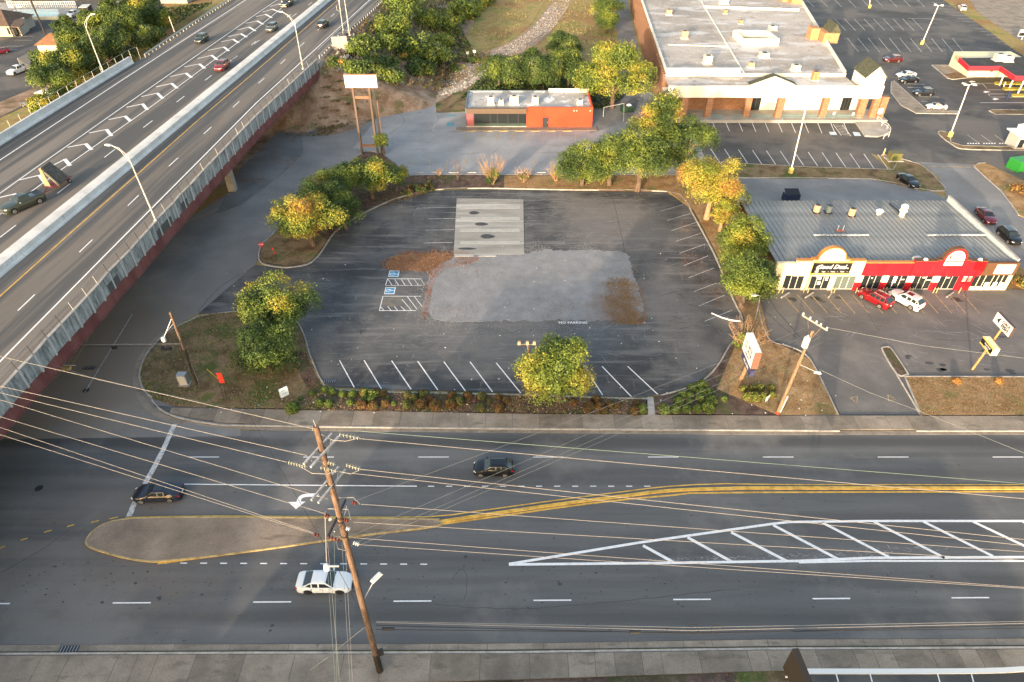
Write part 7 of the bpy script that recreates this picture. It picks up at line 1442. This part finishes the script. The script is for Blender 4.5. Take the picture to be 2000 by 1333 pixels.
# lamp, boxes and low cables of the pole
q=onpole(1178)-mp; a=at(722,1150,(q+mp).z+.8)-mp; c_=at(735,1128,(q+mp).z+1.3)-mp
tubeobj('lamp_arm',[q,a,c_-(c_-a)*.3],.035,M_alu,pole,5); d=c_-a; MB().box(*c_,.95,.36,.16,math.atan2(d.y,d.x),0,.8).build('lamp_head',M_insw,pole)
q=onpole(1272)-mp; MB().box(q.x+.45,q.y-.1,q.z,.45,.2,.75,.4).build('meter_box',M_dkmetal,pole)
zl=onpole(1215).z
for i,(y0,y1,r,m,lb) in enumerate(((1214,1240,.015,M_wire2,'upper pale communication cable along the near kerb'),(1216,1219,.02,M_wire,'bright communication cable along the near kerb'),(1222,1230,.03,M_cable,'thick black communication cable along the near kerb'),(1230,1226,.025,M_cable,'thin black communication cable along the near kerb'))):
    wire(lb,[(735,y0),(1350,(1226,1232,1238,1236)[i]),(2000,(1214,1218,1222,1228)[i])],[zl+.3-.2*i]*3,r,m,ext_=.5,cat='cable',grp='communication cables',name='cable')
for (x,y),w_,lb in (((758,1229),.9,'black splice case on the cables next to the pole'),((1240,1235),.8,'black splice case on the cables in the middle of the road')): 
    o=MB().tube([(-w_/2,0,0),(w_/2,0,0)],.13,8).build('splice_case',M_cable); o.location=at(x,y,zl-.3); tag(o,lb,'splice case')
for i,(x,y) in enumerate(((1354,1229),(1399,1230))):
    pts=[(math.cos(a_)*.42,0,math.sin(a_)*.3) for a_ in np.linspace(0,2*PI,18)]; o=MB().tube(pts,.035,5).build('cable_loop',M_cable); o.location=at(x,y,zl-.2); o.rotation_euler=(R(-40),0,0); tag(o,['left loop of spare cable hanging on the black line','right loop of spare cable hanging on the black line'][i],'cable loop')
o=wire('guy wire running down from the pole to the near sidewalk at the left',[(712,1226),(608,1308)],[zl-.5,.2],.025,M_wire2,name='guy_wire',cat='guy wire'); 
o=MB().tube([at(640,1284,1.0),at(606,1309,.15)],.05,6).build('guy_guard',M_conc); tag(o,'pale guard sleeve on the foot of the guy wire','guy guard')
wire('thin dark wire from the left pole across the avenue to the power pole',[(408,675),(640,1075),(705,1195)],[7.0,8.5,zl+.6],.02,M_cable)
# right utility pole
bp=at(1518,808,.12); tp=onray((1588,646),bp.y); up=thing('utility_pole','pale wooden utility pole with transformer beside the shop driveway','utility pole',bp); T2=Vector((tp.x,bp.y,tp.z))-bp
MB().tube([(0,0,-.1),T2*.5,T2],[.2,.18,.14],10).build('shaft',M_wood2,up,60)
z2=bp.z+T2.z-.3; a=at(1567,616,z2+.2)-bp; b=at(1616,646,z2+.2)-bp; d=(b-a); MB().box(*((a+b)/2),d.length,.12,.14,math.atan2(d.y,d.x)).build('crossarm',surf('grey_arm2',[(.3,(.36,.3,.22)),(.7,(.48,.42,.32))],2,(1,1,1),(8,.15)),up)
for u in (.02,.3,.55,.72,.96): q=a+d*u; MB().lathe([(.05,0),(.11,.1),(.08,.2),(.1,.28)],q+Vector((0,0,.06)),8).build('insulator',M_insw,up)
for u in (.22,.78): tubeobj('brace',[a+d*u,T2-Vector((0,0,1.3))],.03,M_wood2,up,4)
tc_=onray((1574,664),bp.y)-bp; MB().lathe([(.3,-.65),(.33,-.6),(.33,.5),(.25,.62)],tc_+Vector((-.1,-.35,0)),14).build('transformer',M_barrier,up); MB().lathe([(.05,0),(.09,.15),(.04,.3)],tc_+Vector((-.1,-.35,.62)),8).build('bushing',M_insw,up)
q=T2*.62; c_=at(1597,728,bp.z+q.z-.8)-bp; tubeobj('lamp_arm',[q,q.lerp(c_,.8)],.03,M_alu,up,5); MB().box(*c_,.75,.32,.14,math.atan2((c_-q).y,(c_-q).x),0,.8).build('lamp_head',M_insw,up)
MB().lathe([(.22,0),(.22,.35)],(0,0,0),10).build('red_butt_band',mat('band_red',(.4,.06,.03),.7),up)
o=MB().tube([at(1524,806,.12),at(1539,774,2.0)],.06,6).build('guard_post',M_white2); o.location=(0,0,0); tag(o,'short leaning white guard tube beside the utility pole','guard')
wire('service wire from the right utility pole down to the driveway',[(1600,722),(1700,768),(1800,805),(2000,885)],[8,7.5,7.2,6.8],.014,M_wire2,ext_=1)
wire('thin wire from the crossarm of the right pole to the right edge',[(1616,640),(1800,675),(2000,700)],[11.5,11.4,11.3],.018,M_wire2,ext_=1)
wire('dark service cable from the right pole to the corner of the shops',[(1568,665),(1516,606),(1495,570)],[9.5,6.5,4.6],.03,M_cable,cat='cable',name='cable')
# left utility pole
bp=at(385,750,.12); tp=onray((332,610),bp.y); lp=thing('utility_pole','wooden utility pole with a hanging lamp at the grassy street corner','utility pole',bp); T3=Vector((tp.x,bp.y,tp.z))-bp
MB().tube([(0,0,-.1),T3*.5],[.19,.17],10).build('dark_butt',M_tar,lp,60); MB().tube([T3*.48,T3],[.165,.13],10).build('shaft',M_wood,lp,60)
q=T3*.93; c_=at(319,662,bp.z+q.z-2.2)-bp; tubeobj('lamp_arm',[q,c_],.03,M_alu,lp,5); tubeobj('lamp_arm',[T3*.86,c_.lerp(q,.3)],.025,M_alu,lp,5); MB().lathe([(.08,.25),(.24,.1),(.22,-.35),(.08,-.45)],c_,10).build('lamp_head',M_insw,lp); tubeobj('conduit',[(.22,0,0),(.2,0,4.2)],.04,M_steel,lp,5)
wire('span wire holding the traffic signals under the overpass',[(352,676),(132,678)],[7.2,6.6],.025,M_cable,cat='span wire',name='span_wire'); wire('second span wire above the first under the overpass',[(352,672),(130,674)],[7.6,6.9],.018,M_wire2,cat='span wire',name='span_wire')
wire('faint wire from the left edge to the shrub bed',[(0,679),(200,745),(470,800)],[9,8,.6],.015,M_wire2)
def signal(px,z,m,label,dark=False):
    p=at(*px,z); t=thing('traffic_signal',label,'traffic signal',p); MB().box(0,0,0,1.1,.32,.34).build('housing',m,t)
    for i in range(3): MB().lathe([(.13,0),(.15,.2)],(-.35+i*.35,-.16,0),10,ax=Matrix.Rotation(PI/2,3,'X')).build('visor',M_dkmetal if dark else m,t)
    MB().tube([(0,0,.17),(0,0,.5)],.03,4).build('hanger',M_steel,t)
    return t
signal((128,719),5.4,mat('signal_yellow',(.5,.33,.1),.6),'yellow horizontal traffic signal under the overpass edge'); tubeobj2=wire('signal mast arm under the overpass edge',[(105,713),(148,714)],[5.9,5.9],.05,M_alu,cat='mast arm',name='mast_arm')
signal((325,681),6.4,M_black,'black traffic signal near the corner pole',True); 
p=at(223,679,6.6); o=MB().box(0,0,0,.5,.25,.3).build('signal_box',M_black); o.location=p; tag(o,'small dark box hanging in the middle of the span wire','signal box')
p=at(374,748,.12); t=thing('signal_cabinet','grey traffic signal cabinet at the foot of the corner pole','cabinet',at(362,750,.12)); MB().box(0,0,.85,1.05,.75,1.5).build('cabinet_body',M_steel,t); MB().box(0,0,.05,1.3,1.0,.14).build('pad',M_conc,t); MB().box(0,-.39,.85,.9,.03,1.3).build('door',M_alu,t)
# ---------------------------------------------------------------- signs
def board(name,label,base,c_tl,c_tr,c_br,c_bl,Y,th,face,side,posts,postm,pw=.1,cat='sign'):
    """board given by photo corners on its upright plane through depth Y at its two ends"""
    pass
# tall white sign behind the green trees
b=at(725,302,.12); Ys=b.y; t=thing('pylon_sign','tall white pylon sign with pale green logo on two rust coloured legs','sign',b)
tl=onray((672,146),Ys); tr_=onray((735,146),Ys); br=onray((737,171),Ys); cxs=(tl.x+br.x)/2; w_=(tr_.x-tl.x)*1.0; h_=tl.z-br.z
bd=MB().box(cxs-b.x,0,(tl.z+br.z)/2-b.z,w_,.45,h_).build('sign_box',M_white2,t); 
for dz in (1,-1): MB().box(cxs-b.x,-.02,(tl.z+br.z)/2-b.z+dz*h_/2,w_+.1,.5,.08).build('sign_trim',mat('rust_trim',(.45,.2,.09),.7),bd)
Mf=lambda x,z:frame((x,-.23,z),(1,0,0),(0,0,1)); cz=(tl.z+br.z)/2-b.z
for i in range(5): MB().box(cxs-b.x-w_*.33,-.235,cz-.65+i*.33,.55+.25*math.sin(i*.9),.02,.22).build('logo_bar',mat('logo_green',(.45,.62,.25),.7),bd)
strokes((9,),.62,mat('pale_letters',(.66,.66,.58),.7),bd,Mf(cxs-b.x+w_*.12,cz+.42)); strokes((5,4),.5,MATS['pale_letters'],bd,Mf(cxs-b.x+w_*.1,cz-.45)) 
for x in (709,739): 
    xx=at(x,300,0).x-b.x; MB().box(xx,0,(br.z-b.z)/2,.34,.3,br.z-b.z).build('leg',mat('leg_rust',(.14,.095,.07),.7),t); MB().box(xx+.2,.02,(br.z-b.z)/2,.06,.4,br.z-b.z).build('leg_flange',M_dkmetal,t)
xa_=at(709,300,0).x-b.x; xb_=at(739,300,0).x-b.x
for f_ in (.86,.14): MB().box((xa_+xb_)/2,0,(br.z-b.z)*f_,xb_-xa_,.28,.5).build('cross_beam',mat('beam_rust',(.22,.12,.075),.7),t)
xx=xb_+.75; MB().box(xx,.6,(br.z-b.z)*.5,.3,.3,(br.z-b.z)).build('rear_leg',M_dkmetal,t); MB().tube([(xx+.6,.4,0),(xx+.35,.4,(br.z-b.z)*.8)],.12,6).build('vine_stem',M_wood,t)
# slanted real estate pylon
def angled_sign(name,label,base_px,face,zc_top,zc_bot,thick,parts):
    pass
bs=at(1447,741,.12); t=thing('pylon_sign','white box sign seen edge on with black lettering between the shrubs','sign',bs)
# face corners: far top (1458,650), near top (1474,690), near bottom (1463,720), far bottom (1449,681)
def col_at(px_top,px_bot,z_top):  # vertical edge from its two photo points, given top height
    p=at(*px_top,z_top); 
    best=min(np.arange(0,z_top,.05),key=lambda z:abs(P2(Vector((p.x,p.y,z)))[1]-px_bot[1])); return p,best
zt_=7.6; pf,zf=col_at((1458,650),(1449,681),zt_); pn,zn=col_at((1475,690),(1463,721),zt_); zb_=(zf+zn)/2
d=(pn-pf); d.z=0; L_=d.length; dn=d.normalized(); nn=Vector((dn.y,-dn.x,0)); mid=(pf+pn)/2
back=-nn*.75
R_=Matrix((dn,nn.cross(Vector((0,0,1)))*0+(-nn),Vector((0,0,1)))).transposed()
c_=mid+back*.5; bx_=MB(); bx_.box(c_.x-bs.x,c_.y-bs.y,(zt_+zb_)/2-bs.z,L_,.75,zt_-zb_,math.atan2(dn.y,dn.x)); sbx=bx_.build('sign_box',M_white2,t)
fm=lambda u,dz: frame((mid+dn*u+nn*.02-bs)+Vector((0,0,dz)),dn,(0,0,1))
hh=zt_-zb_
for i,(wd,sz,u) in enumerate((((3,6),.5,.28),((4,6),.5,.55),((11,),.26,.8))): strokes(wd,sz*hh/2.2,M_black,sbx,fm(0,-hh*u),sx=.8)
MB().box(c_.x-bs.x+dn.x*L_*.5,c_.y-bs.y+dn.y*L_*.5,(zt_+zb_)/2-bs.z,.06,.76,hh,math.atan2(dn.y,dn.x)).build('end_cap',mat('cap_brown',(.2,.1,.07),.6),sbx)
MB().box(c_.x-bs.x,c_.y-bs.y,zb_-.75-bs.z,L_*.98,.45,.9,math.atan2(dn.y,dn.x)).build('lower_board',mat('navy_board',(.05,.05,.12),.5),t); 
strokes((3,5),.45,M_white2,t,frame(mid+nn*-.12-bs+Vector((0,0,zb_-.75-zt_)),dn,(0,0,1)),sx=.8)
MB().tube([(0,0,0),(c_.x-bs.x,c_.y-bs.y,zb_-1.0)],[.24,.2],8).build('post',M_barkp,t)
# chick fish pylon
bs=at(1899,722,.1); t=thing('pylon_sign','shop pylon with white board above a black and yellow board','sign',bs)
def tilt_board(tlp,trp,blp,zt_,th,name,facem,backm,par):
    p0=at(*tlp,zt_); p1=at(*trp,zt_); d=(p1-p0); d.z=0; L_=d.length; dn=d.normalized()
    zb=min(np.arange(0,zt_,.05),key=lambda z:abs(P2(Vector((p0.x,p0.y,z)))[1]-blp[1])); nn=Vector((dn.y,-dn.x,0))
    m=(p0+p1)/2; c=m-nn*th*.5; a=math.atan2(dn.y,dn.x); o=MB().box(c.x-bs.x,c.y-bs.y,(zt_+zb)/2-bs.z,L_,th,zt_-zb,a).build(name,backm,par)
    c2=m+nn*.01; MB().box(c2.x-bs.x,c2.y-bs.y,(zt_+zb)/2-bs.z,L_*.98,.03,(zt_-zb)*.97,a).build('face',facem,o)
    return o,m,dn,nn,L_,zb
o,m,dn,nn,L_,zb=tilt_board((1949,609),(1980,641),(1937,627),7.8,.35,'upper_board',M_white2,mat('board_brown',(.08,.05,.05),.6),t)
xd=dn
FM=lambda u,z: frame(m+xd*u+nn*.04-bs+Vector((0,0,z-7.8)),xd,(0,0,1))
HH=7.8-zb; lettering('FISH',HH*.5,M_black,o,FM(L_*.17,7.8-HH*.68),depth=.012); lettering('CHICK',HH*.34,mat('text_brown',(.1,.02,.02),.6),o,FM(L_*.17,7.8-HH*.3),depth=.012)
MB().tube([m-bs+xd*(-L_*.2)+nn*.05+Vector((0,0,-HH*.75)),m-bs+xd*(-L_*.24)+nn*.06+Vector((0,0,-HH*.45)),m-bs+xd*(-L_*.16)+nn*.05+Vector((0,0,-HH*.22))],[.03,.14,.05],6).build('fish_emblem',M_black,o)
o2,m2,dn2,nn2,L2,zb2=tilt_board((1921,657),(1941,682),(1913,670),5.2,.75,'lower_board',M_black,M_cream,t)
HH2=5.2-zb2; xd2=dn2
for dz in (0,-HH2): 
    q=m2+nn2*.03-bs; MB().box(q.x,q.y,5.2-bs.z+dz+(.12 if dz else -.06),L2,.05,.16,math.atan2(xd2.y,xd2.x)).build('yellow_edge',MATS['sign_yellow'],o2)
lettering('Good Deal',HH2*.3,M_white2,o2,frame(m2+xd2*.15+nn2*.04-bs+Vector((0,0,-HH2*.38)),xd2,(0,0,1)),shear=.25,sx=.9); lettering('Shopping',HH2*.22,M_white2,o2,frame(m2+xd2*.15+nn2*.04-bs+Vector((0,0,-HH2*.68)),xd2,(0,0,1)),shear=.2)
MB().tube([(0,0,0),(m.x-bs.x-nn.x*.2,m.y-bs.y-nn.y*.2,zb+.1)],[.14,.12],8).build('post',mat('post_tan',(.38,.24,.1),.6),t)
# bottom right dark sign
bs=at(1528,1345,.1); t=thing('pylon_sign','back of a big dark brown sign board cut by the bottom edge','sign',bs)
zt_=8.5; p0=at(1553,1268,zt_); p1=at(1585,1345,zt_); d=(p1-p0); dn=d.normalized(); a=math.atan2(dn.y,dn.x); c=(p0+p1)/2+dn*1.0; MB().box(c.x-bs.x,c.y-bs.y,zt_-1.3-bs.z,d.length+2.0,.42,2.6,a).build('board',mat('bronze',(.022,.018,.014),.6),t); MB().box(c.x-bs.x,c.y-bs.y,zt_-bs.z+.03,d.length+2.04,.46,.06,a).build('cap',mat('bronze2',(.03,.025,.02),.6),t)
for u in (-.25,.3): MB().tube([(c.x-bs.x+dn.x*u*d.length-.3,c.y-bs.y,0),(c.x-bs.x+dn.x*u*d.length-.2,c.y-bs.y+dn.y*u*d.length,zt_-2)],.1,6).build('post',MATS['bronze'],t)
q=at(1541,1322,6.0)-bs; MB().box(*q,.1,.5,.1,a).build('lamp_bracket',M_alu,t)
# small signs
def panel_sign(name,label,bpx,tpx,w,h,face,ang=0,lines=(),postm=None,cat='sign',txtm=None,npost=1):
    b=at(*bpx,.12); T=onray(tpx,b.y); z=T.z-b.z; t=thing(name,label,cat,b); dx=T.x-b.x
    p=MB().box(dx,0,z-h/2,w,.05,h,ang).build('panel',face,t)
    for k in range(npost): 
        o_=0 if npost==1 else (k-.5)*w*.7; MB().tube([(o_*math.cos(ang),.05,0),(dx+o_*math.cos(ang),.05,z)],.035,5).build('post',postm or M_dkmetal,t)
    for i,(s_,sz,dz) in enumerate(lines): strokes(s_,sz,txtm or M_black,p,frame((dx+math.sin(ang)*.035,-.035*math.cos(ang),z-h/2+dz),(math.cos(ang),math.sin(ang),0),(0,0,1)))
    return t
panel_sign('lawn_sign','pale blue board on a post at the left of the hedge bed',(553,789),(552,758),1.0,1.3,mat('sign_pale',(.62,.7,.75),.5),.7,(((4,),.26,.25),((5,),.2,-.2)),txtm=mat('slate_text',(.2,.3,.4),.6))
panel_sign('lawn_sign','small white notice by the olive bushes',(1501,790),(1501,774),.6,.7,M_white2,.7)
panel_sign('road_work_sign','bright red folded sign on a tripod at the street corner',(440,782),(427,729),.55,1.5,mat('flame_red',(.8,.05,.03),.5,0),.1,(),npost=2)
p=at(404,721,.12); wire('yellow guy guard of the corner pole',[(404,721),(425,740)],[2.6,.15],.05,mat('guard_yellow',(.6,.45,.08),.6),name='guy_guard',cat='guy guard')
b=at(507,494,.12); T=onray((510,478),b.y); t=thing('stop_sign','round looking red stop sign at the tip of the north verge','stop sign',b); z=T.z-b.z
oc=[(T.x-b.x+.42*math.cos(PI/8+i*PI/4),0,z+.42*math.sin(PI/8+i*PI/4)) for i in range(8)]
MB().plate(oc[::1],.03).build('panel',mat('stop_red',(.55,.02,.05),.5),t); lettering('STOP',.28,M_white2,t,frame((T.x-b.x,-.04,z),(1,0,0),(0,0,1))); MB().tube([(0,.05,0),(T.x-b.x,.05,z+.3)],.035,5).build('post',M_steel,t)
o=t.children[0]
b=at(537,497,.12); t=thing('standpipe','red marker post standing in the tip of the north verge','marker post',b); MB().tube([(0,0,0),(-.1,0,.9)],.07,8).build('pipe',mat('hydrant_red',(.6,.05,.03),.5),t); MB().box(-.12,0,1.0,.3,.2,.3).build('cap',MATS['hydrant_red'],t)
p=at(568,445,.12); o=MB().box(0,0,.4,.9,.6,.8,.2,0,.9).build('utility_box',M_barrier); o.location=p; tag(o,'pale utility box hidden under the yellow tree','utility box')
# fallen white pole at the right end of the lot
t=thing('fallen_pole','bent white pole lying across the last parking line','pole',(0,0,0)); pts=[at(1390,612,.16),at(1408,620,.2),at(1428,626,.28),at(1447,628,.5)]; MB().tube(pts,[.09,.09,.1,.1],7).build('pole_tube',M_white,t)
# twin marker posts by the track, concrete stub
for i,(x,y,ty) in enumerate(((914,119,104),(927,119,101))):
    b=at(x,y,.05); t=thing('marker_post','white topped marker post beside the stone track, %s of the two'%('left' if i==0 else 'right'),'marker post',b,0,'marker posts'); z=onray((x,ty),b.y).z; MB().tube([(0,0,0),(0,0,z)],.06,5).build('post',M_conc,t); MB().box(0,0,z,.7,.1,.6).build('plate',M_white2,t)
p=at(665,95,embz(*at(665,95,6)[:2])); o=MB().box(0,0,1.0,3.4,.5,3.2,.2).build('concrete_stub',M_conc); o.location=(p.x,p.y,p.z); tag(o,'pale concrete stub wall at the end of the overpass below the lamp','wall')
b=at(1966,194,.01); t=thing('covered_post','dark navy wrapped post standing beside the order bays','post',b); MB().lathe([(.25,0),(.3,.8),(.22,1.6),(.08,2.0)],(0,0,0),8).build('cover',mat('navy_cover',(.015,.03,.08),.7),t)
b=at(1710,231,.6); 
for i,(x,y) in enumerate(((1624,222),(1661,223))):
    b=at(x,y+16,.6); t=thing('bay_sign','small pale blue sign on a post at the plaza railing, %s'%('left' if i==0 else 'right'),'sign',b,0,'disabled bay signs'); MB().tube([(0,0,0),(0,0,1.7)],.04,5).build('post',M_steel,t); MB().box(0,-.05,1.8,.45,.04,.6).build('panel',MATS['pale_blue'],t)
b=at(1713,236,.3); t=thing('notice_sign','white notice panel at the plaza corner ramp','sign',b); MB().tube([(0,0,0),(0,0,2)],.04,5).build('post',M_steel,t); MB().box(0,-.05,2.1,1.0,.05,1.2).build('panel',M_white2,t)
# litter in the lot and on the verges
rs=random.Random(9); mb=MB()
for i in range(140):
    x=rs.uniform(400,1640); y=rs.choice([rs.uniform(640,720),rs.uniform(780,812),rs.uniform(480,640),rs.uniform(740,812)]); p=at(x,y,.15 if y>740 else .05); s=rs.uniform(.04,.11); mb.box(p.x,p.y,p.z,s*1.6,s,.03,rs.uniform(0,3))
o=mb.build('litter',M_white2); o['kind']='stuff'; o['label']='scattered white bits of litter on verges and lot'; o['category']='litter'
# small tar spots and oil drips on the avenue lanes: flat repair blobs
mb=MB()
for i in range(260):
    x=rs.uniform(0,1900); y=rs.gauss(1128,26) if rs.random()<.8 else rs.uniform(860,1240); 
    if y>1250 or y<850: continue
    p=at(x,y,.003); s=rs.uniform(.03,.1)*(1 if rs.random()<.92 else 2); k=rs.randint(5,8); mb.prism([(p.x+s*rs.uniform(.6,1.2)*1.3*math.cos(2*PI*j/k),p.y+s*rs.uniform(.5,1)*math.sin(2*PI*j/k)) for j in range(k)],.0,.005)
o=mb.build('tar_spot',M_oil,front_road); o['kind']='stuff'
mb=MB()
for (x,y,s) in ((1546,584,.8),(1552,588,.45),(1591,582,.9),(1600,586,.7),(1609,590,.4),(1637,582,.7),(1866,584,.8),(1874,588,.6),(1774,696,.5),(1773,700,.4),(1840,713,.6),(1838,723,.8),(1843,722,.5),(1972,724,.7),(1978,729,.5),(1815,710,.6),(1922,686,.5),(1958,658,.6),(1927,722,.5)):
    p=at(x,y,.011); k=9; mb.prism([(p.x+s*rs.uniform(.6,1.1)*math.cos(2*PI*j/k),p.y+s*.55*rs.uniform(.6,1.1)*math.sin(2*PI*j/k)) for j in range(k)],.004,.012)
o=mb.build('oil_stains',M_oil,mall_lot); o['kind']='stuff'
# ---------------------------------------------------------------- buildings added out of view behind the camera to shade street and lot
plain('shade_caster_tall','pale five storey hotel across the street behind the viewpoint',-46,-18,-36,-20,17,M_stucco)  # hotel block added unseen behind the viewpoint to shade street and lot
plain('shade_caster_low','low tan restaurant behind the dark pylon sign across the street',-6,28,-4,10,6,MATS['tan_wall'])  # restaurant block added unseen behind the viewpoint to shade the street
